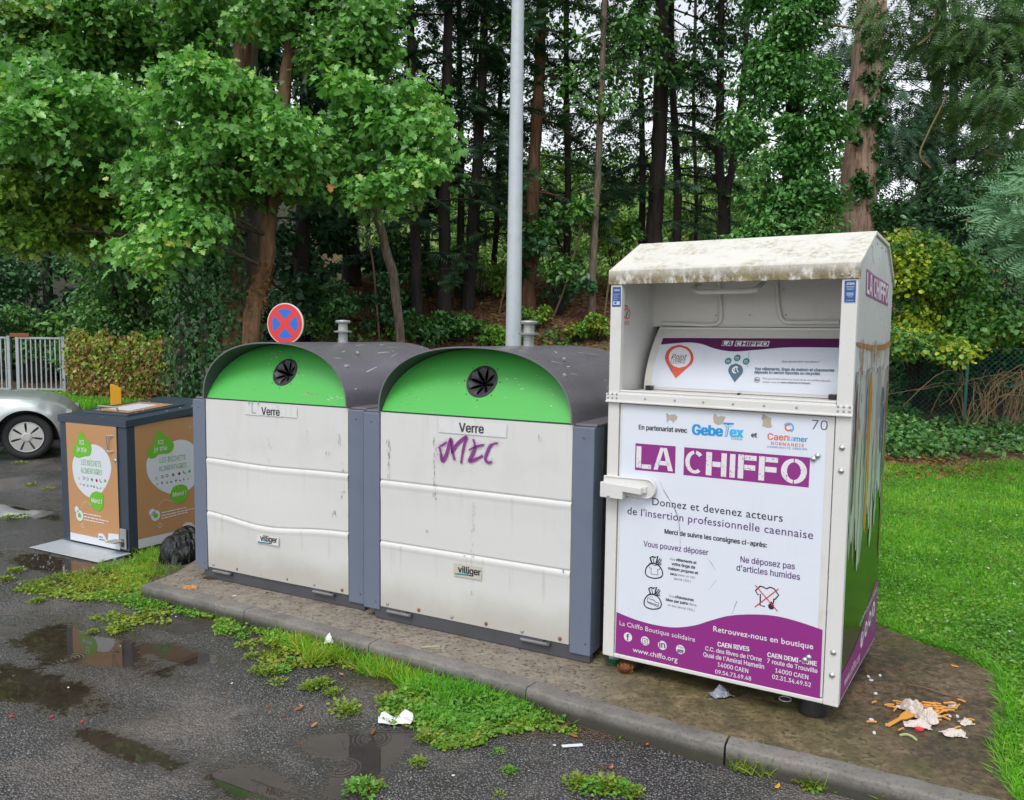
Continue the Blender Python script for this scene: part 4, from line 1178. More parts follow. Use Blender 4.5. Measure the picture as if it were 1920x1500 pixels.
# scrapes and stains on the panels and shells
t = NT('dirty brown run'); M['grime'] = t.set(Base_Color=(.36, .33, .26), Roughness=.6)
M['grime_dark'] = plain('dark scrape', (.16, .16, .16), .6); M['bare'] = plain('bare pale scrape', (.5, .48, .48), .5)
def scrapes(fr, panel, zoom, L, seed):
    random.seed(seed); d = bin_decal(fr, zoom)
    for x, y0, y1, k, mt in L:
        for _ in range(k):
            yy = random.uniform(y0, y1); xx = x + random.gauss(0, 4)
            d.stroke([(xx, yy), (xx + random.gauss(0, 2), yy + random.uniform(4, 20))], random.uniform(.0006, .0024), mt, .0008 + random.uniform(0, .0002))
    fuse(panel, d.build('scrapes', None))
gd, gm = M['grime_dark'], M['grime']
scrapes(GR, pr_, ZB, [(102, 590, 730, 26, gd), (282, 580, 830, 34, gd), (425, 600, 790, 10, gm), (430, 830, 1060, 22, gm), (250, 940, 950, 3, gd), (428, 1130, 1200, 5, gm), (395, 1040, 1046, 5, gm), (430, 1040, 1048, 6, gm), (690, 545, 600, 6, gm), (780, 1095, 1105, 4, gd)], 5)
scrapes(GL, pl_, ZA, [(340, 640, 1050, 34, gm), (650, 640, 700, 10, gd), (660, 890, 920, 8, gd), (625, 975, 990, 7, gd), (370, 1130, 1250, 10, gm), (590, 715, 725, 3, gd), (500, 620, 700, 4, gm), (160, 600, 780, 4, gm), (665, 740, 800, 4, gd)], 6)
M['green_pale'] = plain('scuffed pale green', (.22, .48, .20), .5); M['green_dark'] = plain('stained green', (.06, .24, .05), .5)
def face_scr(fr, face, zoom, items, seed):
    random.seed(seed)
    def f2(u, v):
        b = .1
        for _ in range(6):
            a, z = fr.front(u, v, b); b = .004 + (z - 1.276) * .5
        return (a, z)
    d = Decal(f2, lambda a, z, o: Vector((a, .004 + (z - 1.276) * .5 - o, z)), zoom)
    M.setdefault('green_pale', plain('scuffed pale green', (.28, .52, .25), .5)); M.setdefault('green_dark', plain('stained green', (.06, .22, .05), .5))
    for x, y, sx, sy, k, mt in items:
        for _ in range(k):
            xx, yy = x + random.gauss(0, sx), y + random.gauss(0, sy)
            pq = d.p((xx, yy))
            if math.hypot(pq.x - .592, pq.y - 1.455) < .125: continue
            an = random.uniform(-.3, .6); ln = random.uniform(3, 14)
            d.stroke([(xx, yy), (xx + ln * math.cos(an), yy + ln * math.sin(an))], random.uniform(.0006, .003), mt, .0008 + random.uniform(0, .0003))
    fuse(face, d.build('scrapes', None))
face_scr(GL, fl_, ZA, [(395, 430, 12, 14, 14, M['bare']) if 0 else (395, 432, 14, 10, 16, M['scuff']), (505, 465, 22, 3, 18, M['grime']), (525, 463, 8, 2, 8, M['rust']), (640, 470, 40, 20, 12, M['bare']), (385, 300, 30, 20, 18, M['bare']), (530, 400, 60, 50, 8, M['green_pale']), (250, 420, 60, 50, 10, M['green_dark'])], 8)
face_scr(GR, fr_, ZB, [(250, 330, 60, 60, 50, M['green_pale'] if 'green_pale' in M else M['bare']), (430, 440, 14, 20, 14, M['bare']), (560, 400, 90, 50, 10, M['bare']), (150, 420, 30, 25, 24, M['green_dark'] if 'green_dark' in M else M['bare']), (690, 390, 50, 60, 8, M['bare'])], 9)
for sh, sd_ in ((sl_, 1), (sr_, 2)):
    random.seed(sd_); m = MB()
    for _ in range(12):
        tt = random.uniform(.60, .93); y = random.uniform(.05, .9); a = math.pi * (1 - tt)
        def on(tt, y):
            a = math.pi * (1 - tt); cx = math.copysign(abs(math.cos(a)) ** (2 / 2.35), math.cos(a)); sy = abs(math.sin(a)) ** (2 / 2.35)
            x = .58 + .5835 * cx; z = 1.272 + .3695 * sy
            de = .012 * math.exp(-((x - .95) / .12) ** 2 - ((y - .35) / .2) ** 2) - .010 * math.exp(-((x - 1.08) / .1) ** 2 - ((y - .75) / .25) ** 2)
            return (x - de, y, z - de)
        l_ = random.uniform(.03, .14); w_ = random.uniform(.002, .006); k = random.uniform(-.03, .03)
        m.add([on(tt, y), on(tt + k, y + l_), on(tt + k + w_ * .5, y + l_), on(tt + w_, y)], [(0, 1, 2, 3)], M['bare'])
    fuse(sh, m.build('scrapes', None))

# ================================================================== food-waste bin
CO = Frame(-3.594, 6.323, -.48); KW, KD = .8025, .98
fb = empty('food_waste_bin', CO.o, CO.yaw, 'dark grey food waste bin with tan printed panels and a steel foot plate', 'waste bin')
an = M['anthracite']
ztop = lambda y: 1.022 + .085 * y / KD
m = MB()
m.prism([(.004, .025), (KD, .025), (KD, ztop(KD) - .055), (.004, ztop(0) - .055)], 'x', .003, KW - .003, an)
fbody = m.build('body', fb, bevel=.006)
m = MB(); m.prism([(-.006, ztop(0) - .05), (KD + .006, ztop(KD) - .05), (KD + .006, ztop(KD) + .004), (-.006, ztop(0) + .004)], 'x', -.006, KW + .006, an)
lid = m.build('roof', fb, bevel=.006)
m = MB(); m.box(.086, .70, -.004, .0035, .035, .962, an); fdoor = m.build('door', fb, bevel=.002)
m = MB()
m.prism([(.12, ztop(.12) + .004), (.66, ztop(.66) + .004), (.66, ztop(.66) + .022), (.12, ztop(.12) + .022)], 'x', .13, .66, an)
hat = m.build('flap', fb, bevel=.004)
m = MB(); zz = lambda y: ztop(y) + .0235
m.add([(.19, .17, zz(.17)), (.60, .17, zz(.17)), (.60, .60, zz(.60)), (.19, .60, zz(.60))], [(0, 1, 2, 3)], M['tan'])
m.add([(.26, .24, zz(.24) + .001), (.53, .24, zz(.24) + .001), (.50, .53, zz(.53) + .001), (.27, .52, zz(.52) + .001)], [(0, 1, 2, 3)], M['bubble_white'])
m.build('printed_film', hat)
m = MB(); m.tube(spline([Vector((.28, .165, zz(.16))), Vector((.28, .15, zz(.15) + .035)), Vector((.30, .15, zz(.15) + .04)), Vector((.48, .15, zz(.15) + .04)), Vector((.50, .15, zz(.15) + .035)), Vector((.50, .165, zz(.16)))], 3), .007, M['dull_steel'], 8); m.build('handle', hat, smooth=True)
m = MB()
random.seed(5)
for _ in range(22):
    x, y = random.uniform(.05, .75), random.uniform(.05, .75); r_ = random.uniform(.003, .007)
    m.lathe([(r_, 0), (r_ * .8, .002), (.0005, .003)], M['lettering_white'], 7, Matrix.Translation((x, y, ztop(y) + .004 + (.019 if .13 < x < .66 and .12 < y < .66 else 0))))
fuse(lid, m.build('droppings', None))
m = MB(); m.prism([(-.25, .006), (.02, .006), (.02, .014), (-.25, .010)], 'x', -.03, .80, M['galv']); m.build('foot_plate', fb, bevel=.002)
m = MB(); m.box(.715, .785, -.012, -.004, .045, .20, M['dull_steel']); m.build('pedal_plate', fb, bevel=.002)
m = MB(); m.box(.73, .765, -.016, -.012, .06, .12, M['black_plastic']); m.prism([(-.10, .105), (-.012, .10), (-.012, .112), (-.10, .113)], 'x', .66, .765, M['dull_steel']); m.build('pedal', fb, bevel=.002)
m = MB()
def kc(u, v): return CO.front(90 + u / 4.167, 700 + v / 4.167)
hp = [(515, 490), (488, 486), (478, 496), (481, 550), (484, 596), (492, 606), (518, 610)]
m.tube([Vector((kc(*q)[0], -.004 if i in (0, 6) else -.026, kc(*q)[1])) for i, q in enumerate(hp)], .0055, M['dull_steel'], 8); m.build('handle', fdoor, smooth=True)
m = MB(); q = kc(532, 680); m.lathe([(.014, 0), (.014, .006), (.009, .010), (.002, .011)], M['steel'], 14, Matrix.Translation((q[0], -.004, q[1])) @ Matrix.Rotation(math.pi / 2, 4, 'X')); m.box(q[0] + .01, q[0] + .02, -.008, -.004, q[1] - .05, q[1] + .06, M['dull_steel']); m.build('lock', fdoor)
ZC = (90, 700, 4.167)
foodc = [plain('food print ' + k, c, .4) for k, c in (('yellow', (.5, .4, .05)), ('slate', (.06, .07, .10)), ('brown', (.14, .10, .07)), ('leaf', (.06, .26, .04)), ('red', (.30, .015, .02)), ('dark', (.035, .06, .05)), ('leafgreen', (.10, .33, .06)))]
def food_print(d, g):
    d.poly(g['film'], M['tan'], .001); d.poly(g['strip'], M['bubble_white'], .0018)
    d.poly(g['bubble'], M['bubble_white'], .0020, 5); d.poly(g['drop'], M['lime'], .0032, 5); d.poly(g['merci'], M['lime'], .0032, 5)
    W_ = M['lettering_white']
    d.text('ICI', *g['ici'], W_, off=.0042, bold=.02, ysc=1.25); d.text('je trie', *g['trie'], W_, off=.0042, bold=.01, ysc=1.15)
    d.text('Merci !', *g['mt'], W_, off=.0042, bold=.02, ysc=1.15)
    d.text('LES DÉCHETS', *g['l1'], M['lime_text'], off=.003, bold=.004, ysc=1.55 * g['k']); d.text('ALIMENTAIRES', *g['l2'], M['lime_text'], off=.003, bold=.004, ysc=1.55 * g['k'])
    random.seed(4)
    for i, (x, y) in enumerate(g['icons']):
        mt = foodc[i % 7]
        c_ = d.p((x, y)); r_ = .013 if i < 7 else .009
        kind = i % 7
        if kind in (3, 4, 6): d.poly([(c_.x + r_ * random.uniform(.8, 1.1) * math.cos(k * .7), c_.y + r_ * random.uniform(.8, 1.1) * math.sin(k * .7)) for k in range(9)], mt, .003, 2, local=True)
        elif kind == 5: d.stroke([(c_.x - r_, c_.y + r_), (c_.x - r_ * .6, c_.y - r_ * .4), (c_.x + r_, c_.y - r_ * .7)], .006, mt, .003, 3, local=True)
        else:
            for s_ in (-1, 1): d.stroke([(c_.x - r_, c_.y + s_ * r_ * .5), (c_.x, c_.y + s_ * r_ * .7), (c_.x + r_, c_.y + s_ * r_ * .2)], .005, mt, .003, 3, local=True)
    pts = spline([Vector(q) for q in g['arrow']], 6)
    for a, b in zip(pts[::2], pts[1::2]): d.stroke([tuple(a), tuple(b)], .004, W_, .003)
    for (q, r_) in g['circ']: d.disc(q, r_, M['bubble_white'], .003, sx=1.0)
    hq = d.p(g['circ'][1][0]); d.poly([(hq.x - .018, hq.y - .016), (hq.x + .018, hq.y - .016), (hq.x + .018, hq.y + .004), (hq.x + .024, hq.y + .004), (hq.x, hq.y + .024), (hq.x - .024, hq.y + .004), (hq.x - .018, hq.y + .004)], M['lime'], .0042, local=True)
    for a, b in g['bars']:
        a, b = Vector(a), Vector(b); x = 0.0
        while x < .97:
            l_ = random.uniform(.06, .16); d.stroke([tuple(a.lerp(b, x)), tuple(a.lerp(b, min(1, x + l_)))], .008, M['lettering_white'], .003); x += l_ + .025
    for q, r_ in g['rings']: d.arc(d.p(q), r_, r_, .2, 0, 360, W_, .003)
    for q in g['tags']: d.poly(q, M['bubble_white'], .0026)
    for a, b in g['tagbars']: d.stroke([a, b], .008, M['teal_dark'], .0036)
d = Decal(lambda u, v: CO.front(u, v, -.004), lambda a, z, o: Vector((a, -.004 - o, z)), ZC)
food_print(d, dict(film=[(138, 356), (531, 398), (564, 1380), (178, 1298)], strip=[(176, 1240), (561, 1322), (564, 1380), (178, 1298)],
    bubble=[(345, 555), (420, 580), (470, 640), (495, 720), (490, 790), (465, 860), (430, 920), (380, 960), (330, 970), (270, 930), (215, 850), (193, 740), (205, 655), (260, 600)],
    drop=[(258, 450), (290, 500), (335, 555), (343, 590), (330, 640), (290, 648), (240, 660), (205, 640), (195, 595), (225, 540), (240, 480)],
    merci=[(335, 950), (375, 922), (425, 940), (437, 990), (425, 1060), (390, 1072), (350, 1045), (330, 1000)],
    ici=((250, 552), (285, 558)), trie=((229, 607), (305, 617)), mt=((345, 1006), (425, 1019)), l1=((264, 714), (418, 733)), l2=((260, 776), (426, 796)), k=1.1,
    icons=[(243, 818), (283, 818), (312, 825), (346, 830), (382, 837), (415, 840), (448, 840), (257, 862), (282, 872), (312, 877), (340, 880), (362, 885), (390, 892), (412, 897), (438, 900)],
    arrow=[(390, 1073), (350, 1040), (310, 1005), (280, 1010), (258, 1060)], circ=[((228, 1063), .026), ((250, 1110), .044)],
    bars=[((280, 1092), (420, 1120)), ((282, 1117), (475, 1157)), ((282, 1140), (445, 1172))], rings=[((274, 1188), .018), ((463, 530), .016)],
    tags=[[(395, 1250), (430, 1250), (455, 1285), (452, 1308), (396, 1300)], [(475, 1248), (555, 1258), (555, 1320), (470, 1302)]], tagbars=[((402, 1275), (430, 1281)), ((402, 1296), (446, 1303))]))
d.build('printed_film', fdoor)
d = Decal(lambda u, v: CO.side(u, v, KW), lambda a, z, o: Vector((KW - .003 + o, a, z)), ZC)
e1 = lambda y, z: (y, z)
food_print(d, dict(film=[(675, 392), (1135, 338), (1330, 315), (1330, 1222), (708, 1371)], strip=[(706, 1300), (1330, 1160), (1330, 1222), (708, 1371)],
    bubble=[(985, 530), (1060, 520), (1120, 545), (1180, 620), (1200, 720), (1170, 830), (1090, 920), (1000, 940), (930, 935), (850, 890), (790, 820), (770, 740), (785, 660), (880, 600)],
    drop=[(868, 440), (905, 480), (970, 530), (983, 570), (965, 610), (930, 628), (870, 632), (835, 660), (800, 665), (775, 640), (780, 600), (820, 550), (840, 480)],
    merci=[(960, 930), (985, 885), (1040, 868), (1085, 885), (1093, 930), (1075, 985), (1030, 1014), (980, 1000), (958, 970)],
    ici=((857, 554), (901, 551)), trie=((828, 613), (930, 598)), mt=((975, 966), (1076, 946)), l1=((872, 699), (1073, 673)), l2=((866, 766), (1083, 733)), k=1.0,
    icons=[(845, 822), (893, 808), (930, 800), (978, 792), (1025, 783), (1067, 772), (1105, 765), (853, 868), (890, 855), (930, 853), (962, 848), (1000, 838), (1033, 835), (1060, 828), (1095, 825)],
    arrow=[(1020, 1015), (970, 1000), (920, 988), (880, 1010), (855, 1055)], circ=[((814, 1086), .028), ((841, 1112), .042)],
    bars=[((888, 1090), (1085, 1047)), ((888, 1113), (1140, 1055)), ((885, 1135), (1095, 1082))], rings=[((876, 1188), .018), ((1108, 418), .010)],
    tags=[[(1055, 1185), (1085, 1163), (1120, 1165), (1150, 1195), (1150, 1215), (1055, 1232)]], tagbars=[((1062, 1197), (1100, 1186)), ((1062, 1218), (1118, 1203))]))
d.build('printed_film', fbody)

# ================================================================== street furniture
lp = empty('lamp_post', (.0044, 6.41, T(0, 6.41)), 0, 'tall grey galvanised lamp post rising behind the graffitied glass bin', 'lamp post')
m = MB()
m.tube([(.012 * (1 - z / 7.5) * 0, 0, z) for z in np.linspace(0, 7.6, 16)], list(np.linspace(.071, .030, 16)), M['galv'], 24)
m.lathe([(.10, 0), (.10, .02), (.075, .03)], M['galv'], 16); m.build('pole', lp, smooth=True, angle=60)
m = MB(); m.tube([(0, 0, 7.55), (0, -.3, 7.75), (0, -.9, 7.85)], .025, M['galv'], 10); m.build('arm', lp, smooth=True)
m = MB(); m.prism([(-.9, 7.82), (-1.45, 7.80), (-1.5, 7.84), (-1.3, 7.92), (-.9, 7.91)], 'x', -.13, .13, M['dull_steel']); m.build('lantern', lp, bevel=.01)

c_ = at(535, 607, 8.3)
sg = empty('no_stopping_sign', (c_.x, c_.y, T(c_.x, c_.y)), R(-17), 'round red and blue no stopping sign showing above the left glass bin', 'road sign')
zc = c_.z - T(c_.x, c_.y); rs = .212
m = MB(); m.tube([(0, .03, 0), (0, .03, zc + rs * .9)], .03, M['galv'], 12); m.build('pole', sg, smooth=True)
MX = Matrix.Translation((0, 0, zc)) @ Matrix.Rotation(math.pi / 2, 4, 'X')
m = MB(); m.lathe([(rs, -.012), (rs, .004), (rs - .002, .006), (rs - .01, .006)], M['sign_white'], 48, MX); plate = m.build('plate', sg, smooth=True, angle=40)
d = Decal(None, lambda a, z, o: Vector((a, -.006 - o, zc + z)))
d.disc((0, 0), rs - .006, M['sign_white'], .0006, 48, local=True); d.disc((0, 0), rs - .010, M['sign_red'], .001, 48, local=True)
for k in range(4):
    a0 = 90 * k; pts = []
    r1 = rs * .72
    pts = [(r1 * math.cos(R(a)), r1 * math.sin(R(a))) for a in np.linspace(a0 - 33, a0 + 33, 12)] + [(.045 * math.cos(R(a0)), .045 * math.sin(R(a0)))]
    d.poly(pts, M['sign_blue'], .0018, local=True)
d.build('pictogram', plate)

q = at(217, 722, 8.9)
yp = empty('marker_post', (q.x, q.y, 0), R(25), 'short yellow post standing behind the food waste bin', 'post')
m = MB(); h_ = q.z
m.prism([(-.055, 0), (.055, 0), (.055, h_ - .035), (-.03, h_ + .01), (-.055, h_ + .01)], 'y', -.05, .05, M['yellow_paint']); m.build('shaft', yp, bevel=.006)

# galvanised gate between concrete posts, far left
t = NT('bar gate zinc'); M['gate'] = paint('bar gate zinc', (.36, .40, .42), '#4c4a44', .5, .6, metal=.2, scale=2)
GY = 20.5
def gate_leaf(u0, u1, label, open_rz=0.0):
    a = at(u0, 735, GY); b = at(u1, 735, GY); z0 = .07
    g_ = empty('bar_gate', (a.x, GY, z0), 0, label, 'gate', 'leaves of the zinc bar gate')
    L_ = b.x - a.x; H_ = 1.42
    m = MB()
    for z in (.09, H_ - .02): m.box(0, L_, -.025, .025, z - .025, z + .025, M['gate'])
    for x in (.03, L_ - .03): m.box(x - .04, x + .04, -.035, .035, .0, H_ + .03, M['gate'])
    m.build('gate_frame', g_, bevel=.004)
    m = MB(); n = int(L_ / .115)
    for k in range(1, n): m.box(L_ * k / n - .016, L_ * k / n + .016, -.012, .012, .1, H_ - .03, M['gate'])
    m.build('bar_panel', g_)
    return g_
gate_leaf(-160, 22, 'left leaf of the zinc bar gate behind the silver car')
g2 = gate_leaf(34, 124, 'right leaf of the zinc bar gate with a rusty plate on top')
m = MB(); m.box(-.15, .35, -.04, .04, 1.42, 1.52, M['rust']); m.build('lock_plate', g2, bevel=.01, label='rusty plate')
q = at(138, 735, GY)
cp = empty('gate_post', (q.x, GY, .05), R(8), 'square concrete gate post at the right end of the bar gate', 'post')
m = MB(); m.prism([(-.11, -.1), (.11, -.1), (.11, 1.45), (.09, 1.52), (-.09, 1.52), (-.11, 1.45)], 'y', -.11, .11, M['concrete_post']); m.build('shaft', cp, bevel=.012)

# green mesh fence on the right
FY = 12.6
M['fence_green'] = plain('green coated fence wire', (.025, .14, .11), .4)
f0, f1 = at(1640, 760, FY + .2), at(2150, 770, FY - .8)
fc = empty('mesh_fence', (f0.x, f0.y, T(f0.x, f0.y)), math.atan2(f1.y - f0.y, f1.x - f0.x), 'green wire mesh fence under the yellowing hazel on the right', 'fence')
L_ = (f1.xy - f0.xy).length; H_ = 1.15
m = MB()
n = int(L_ / .085)
for k in range(-14, n):
    for s_ in (1, -1):
        xa = k * .085; xb = xa + H_
        pa, pb = ((xa, .04), (xb, H_)) if s_ > 0 else ((xb, .04), (xa, H_))
        pts = []
        for tt in np.linspace(0, 1, 7):
            x = pa[0] + (pb[0] - pa[0]) * tt; z = pa[1] + (pb[1] - pa[1]) * tt
            if 0 <= x <= L_: pts.append((x, .003 * s_, z))
        if len(pts) > 1: m.tube(pts, .0022, M['fence_green'], 4, caps=False)
for z in (.08, .6, H_): m.tube([(0, 0, z), (L_, 0, z)], .003, M['fence_green'], 5)
m.build('wire_mesh', fc)
for k, u in enumerate((1650, 1803, 1985, 2120)):
    pq = at(u, 760, FY); x = (pq.xy - f0.xy).dot((f1.xy - f0.xy).normalized())
    m = MB(); m.tube([(x, -.03, -.1), (x, -.03, H_ + .1)], .028, M['fence_green'], 10); m.lathe([(.03, 0), (.026, .015), (.005, .02)], M['fence_green'], 10, Matrix.Translation((x, -.03, H_ + .1))); m.build('post', fc, smooth=True)

# ================================================================== the parked car (only its nose is in the picture)
wc = on_z(50, 864, 0.0)
t = NT('silver car paint'); t.b.inputs['Coat Weight'].default_value = .6; t.b.inputs['Coat Roughness'].default_value = .06
M['car_paint'] = t.set(Base_Color=t.mix(t.math('MULTIPLY', t.sstep(t.noise(t.coords(), 6, 4), .5, .7), .3), (.56, .60, .61), (.45, .46, .44)), Metallic=.4, Roughness=.33)
car = empty('parked_car', (wc.x, wc.y, 0), R(24), 'silver hatchback parked at the left edge with its front wheel showing', 'car')
WB, RT = 2.51, .30
def ztopc(x):
    pts = [(-3.25, .80), (-3.15, .95), (-2.5, .96), (-1.5, .95), (-.9, .84), (-.36, .815), (-.06, .80), (.16, .77), (.34, .715), (.44, .655), (.52, .56), (.58, .40)]
    for (a, za), (b, zb) in zip(pts, pts[1:]):
        if a <= x <= b: return za + (zb - za) * (x - a) / (b - a)
    return pts[-1][1]
def zbot(x):
    z = .20 if x > -3 else .26
    if x > .45: z = .22
    for cx in (0, -WB):
        d_ = abs(x - cx)
        if d_ < .355: z = max(z, .29 + math.sqrt(.355 ** 2 - d_ ** 2) * 1.02)
    return z
def yside(x, z):
    inset = 0.0
    if x > .05: inset += .50 * ((x - .05) / .55) ** 2.4
    if x < -2.9: inset += .3 * ((-2.9 - x) / .4) ** 2
    zt = ztopc(x); tt = max(0, (z - .55) / max(.05, zt - .55))
    inset += .085 * max(0, tt) ** 3 + .03 * max(0, (.45 - z) / .25) ** 2
    for cx in (0, -WB):
        r_ = math.hypot(x - cx, z - .29); inset -= .010 * math.exp(-((r_ - .40) / .06) ** 2)
    inset += .018 * math.exp(-((x - .22) / .05) ** 2 - ((z - .66) / .09) ** 2) - .008 * math.exp(-((x - .28) / .03) ** 2 - ((z - .64) / .07) ** 2)
    return inset
HWC = .83
cx_ = [-3.25 + 3.83 * i / 150 for i in range(151)]
m = MB()
NZ = 16
for sgn in (1, -1):
    V = []
    for x in cx_:
        a, b = zbot(x), ztopc(x)
        for j in range(NZ + 1):
            z = a + (b - a) * j / NZ; V.append((x, .83 - sgn * (HWC - yside(x, z)), z))
    n = NZ + 1
    m.add(V, [(i * n + j, (i + 1) * n + j, (i + 1) * n + j + 1, i * n + j + 1) for i in range(150) for j in range(NZ)], M['car_paint'])
    # wheel-arch liners
V = []
for x in cx_:
    b = ztopc(x); ya = .83 - (HWC - yside(x, b))
    for j in range(13):
        s_ = j / 12; yy = ya + (1.66 - 2 * ya) * s_; V.append((x, yy, b + .04 * math.sin(math.pi * s_) ** .6 * (1 if x > -.9 else .3)))
m.add(V, [(i * 13 + j, (i + 1) * 13 + j, (i + 1) * 13 + j + 1, i * 13 + j + 1) for i in range(150) for j in range(12)], M['car_paint'])
for x, fl2 in ((.58, 1), (-3.25, 0)):
    pts = [(x, yside(x, z), z) for z in np.linspace(zbot(x), ztopc(x), 6)] + [(x, 1.66 - yside(x, z), z) for z in np.linspace(ztopc(x), zbot(x), 6)]
    m.poly(pts, M['car_paint'])
m.build('body', car, smooth=True, angle=45, merge=True)
m = MB()
m.box(-3.1, .5, .14, 1.52, .17, .24, M['black_plastic'])
for cx in (0, -WB):
    for y0 in (.09, 1.25):
        V = []; N_ = 20
        for k in range(N_ + 1):
            a = math.pi * k / N_
            for yy in (y0, y0 + .32): V.append((cx + .375 * math.cos(a), yy, .22 + .44 * math.sin(a)))
        m.add(V, [(2 * k, 2 * k + 1, 2 * k + 3, 2 * k + 2) for k in range(N_)], M['black_plastic'])
        yb = y0 + .30 if y0 < .5 else y0 + .02
        m.poly([(cx + .375 * math.cos(math.pi * k / N_), yb, .22 + .44 * math.sin(math.pi * k / N_)) for k in range(N_ + 1)], M['black_plastic'])
m.build('underbody', car)
m = MB(); m.box(-2.15, -.35, .055, .09, .17, .215, M['car_paint']); m.build('sill', car, bevel=.01)
# cabin
cab = [(-3.12, .93), (-2.95, 1.30), (-2.7, 1.42), (-2.3, 1.43), (-1.9, 1.34), (-1.25, .875)]
m = MB()
ins = lambda z: .10 + .20 * max(0, (z - .92) / .54)
for i in range(len(cab) - 1):
    (xa, za), (xb, zb) = cab[i], cab[i + 1]
    mt = M['glass_dark'] if i in (0, 4) else M['car_paint']
    m.add([(xa, ins(za), za), (xb, ins(zb), zb), (xb, 1.66 - ins(zb), zb), (xa, 1.66 - ins(za), za)], [(0, 1, 2, 3)], mt)
for s_ in (0, 1):
    m.poly([(x, ins(z) if not s_ else 1.66 - ins(z), z) for x, z in cab], M['glass_dark'])
m.build('cabin', car)
m = MB(); m.box(-1.27, -1.13, .14, 1.5, .875, .895, M['black_plastic']); m.build('wiper_tray', car)
for k, (cx, y) in enumerate(((0, .075), (-WB, .075), (0, 1.585), (-WB, 1.585))):
    sgn = 1 if y < 1 else -1
    wh = empty('wheel', (cx, y, RT)); wh.parent = car
    MW = Matrix.Rotation(math.pi / 2 * sgn, 4, 'X')
    m = MB(); m.lathe([(.20, -.17), (.275, -.19), (.297, -.17), (.30, -.10), (.297, -.03), (.28, -.006), (.245, .004), (.205, -.004), (.195, -.03)], M['tyre'], 48, MW); m.build('tyre', wh, smooth=True, angle=60)
    m = MB()
    m.lathe([(.198, -.03), (.198, -.002), (.188, .004), (.178, -.002), (.01, -.018)], M['black_plastic'], 48, MW)
    for s7 in range(7):
        a0 = 2 * math.pi * s7 / 7 + .28; pts = []
        dd = .35
        prof = [(.050, .30), (.085, .36), (.10, .335), (.15, .355), (.175, .38), (.19, .449)]
        P2 = [(r_, a0 - w_) for r_, w_ in prof] + [(.187, a0)] + [(r_, a0 + w_) for r_, w_ in prof[::-1]]
        V = [MW @ Vector((r_ * math.cos(a), r_ * math.sin(a), .004 + .012 * (1 - r_ / .19))) for r_, a in P2]
        m.add(V, [tuple(range(len(V)))], M['hubcap'])
    m.lathe([(.199, -.004), (.197, .009), (.184, .008)], M['hubcap'], 48, MW, caps=False)
    m.lathe([(.064, .010), (.060, .018), (.040, .022), (.038, .019), (.005, .020)], M['hubcap'], 24, MW)
    m.build('rim', wh, smooth=True, angle=35)
m = MB(); q = Vector((-.335, .02, .655)); m.box(q.x - .02, q.x + .015, yside(-.33, .655) - .006, yside(-.33, .655) + .01, .645, .668, M['lettering_white']); m.build('side_marker', car, bevel=.004)
for y in (.30, 1.36):
    m = MB(); m.lathe([(.10, 0), (.085, .06), (.03, .085)], M['hubcap'], 16, Matrix.Translation((.45, y, .54)) @ Matrix.Rotation(math.pi / 2, 4, 'Y')); m.build('headlight', car, smooth=True)
# ================================================================== vegetation
def leaf_mat(name, stops, rough=.42, trans=.28, spec=.5, clump=.35):
    t = NT(name)
    g = t.n('NewGeometry')
    p = t.coords()
    k = t.math('ADD', t.math('MULTIPLY', g.outputs['Random Per Island'], 1 - clump), t.math('MULTIPLY', t.sstep(t.noise(p, 1.6, 3), .3, .7), clump))
    c = t.ramp(k, stops)
    t.set(Base_Color=c, Roughness=rough, Specular_IOR_Level=spec)
    tr = t.n('BsdfTranslucent'); br_ = t.mix(1.0, c, (1.0, 1.35, .6), 'MULTIPLY'); t.l(br_, tr.inputs[0])
    mx = t.n('MixShader'); mx.inputs[0].default_value = trans
    t.l(t.b.outputs[0], mx.inputs[1]); t.l(tr.outputs[0], mx.inputs[2]); t.l(mx.outputs[0], t.out.inputs[0])
    return t.m
def bark_mat(name, dark, light, scale=1.0, green=.0):
    t = NT(name); p = t.coords((9 * scale, 9 * scale, 1.3 * scale))
    n = t.noise(p, 1.5, 6, .65); n2 = t.noise(t.coords(), 3, 4)
    c = t.ramp(n, [(.32, dark), (.68, light)])
    if green: c = t.mix(t.math('MULTIPLY', t.sstep(n2, .5, .65), green), c, (.035, .06, .02))
    return t.set(Base_Color=c, Roughness=.85, Normal=t.bump(n, 1.0, .03))
B = {
    'dark': bark_mat('dark conifer bark', (.008, .006, .005), (.042, .030, .025)),
    'brown': bark_mat('warm brown bark', (.09, .045, .024), (.30, .165, .095), 1.0, .3),
    'grey': bark_mat('grey brown bark', (.04, .032, .025), (.15, .12, .095), 1.0, .4),
    'pale': bark_mat('pale slender bark', (.075, .055, .04), (.25, .19, .15), 2.0, .2),
    'redwood': bark_mat('fibrous red brown bark', (.16, .095, .07), (.50, .345, .265), 1.3, .1),
    'orange': bark_mat('orange brown bark', (.045, .022, .011), (.20, .10, .048)),
    'twig': plain('dry twig', (.16, .105, .055), .8),
}
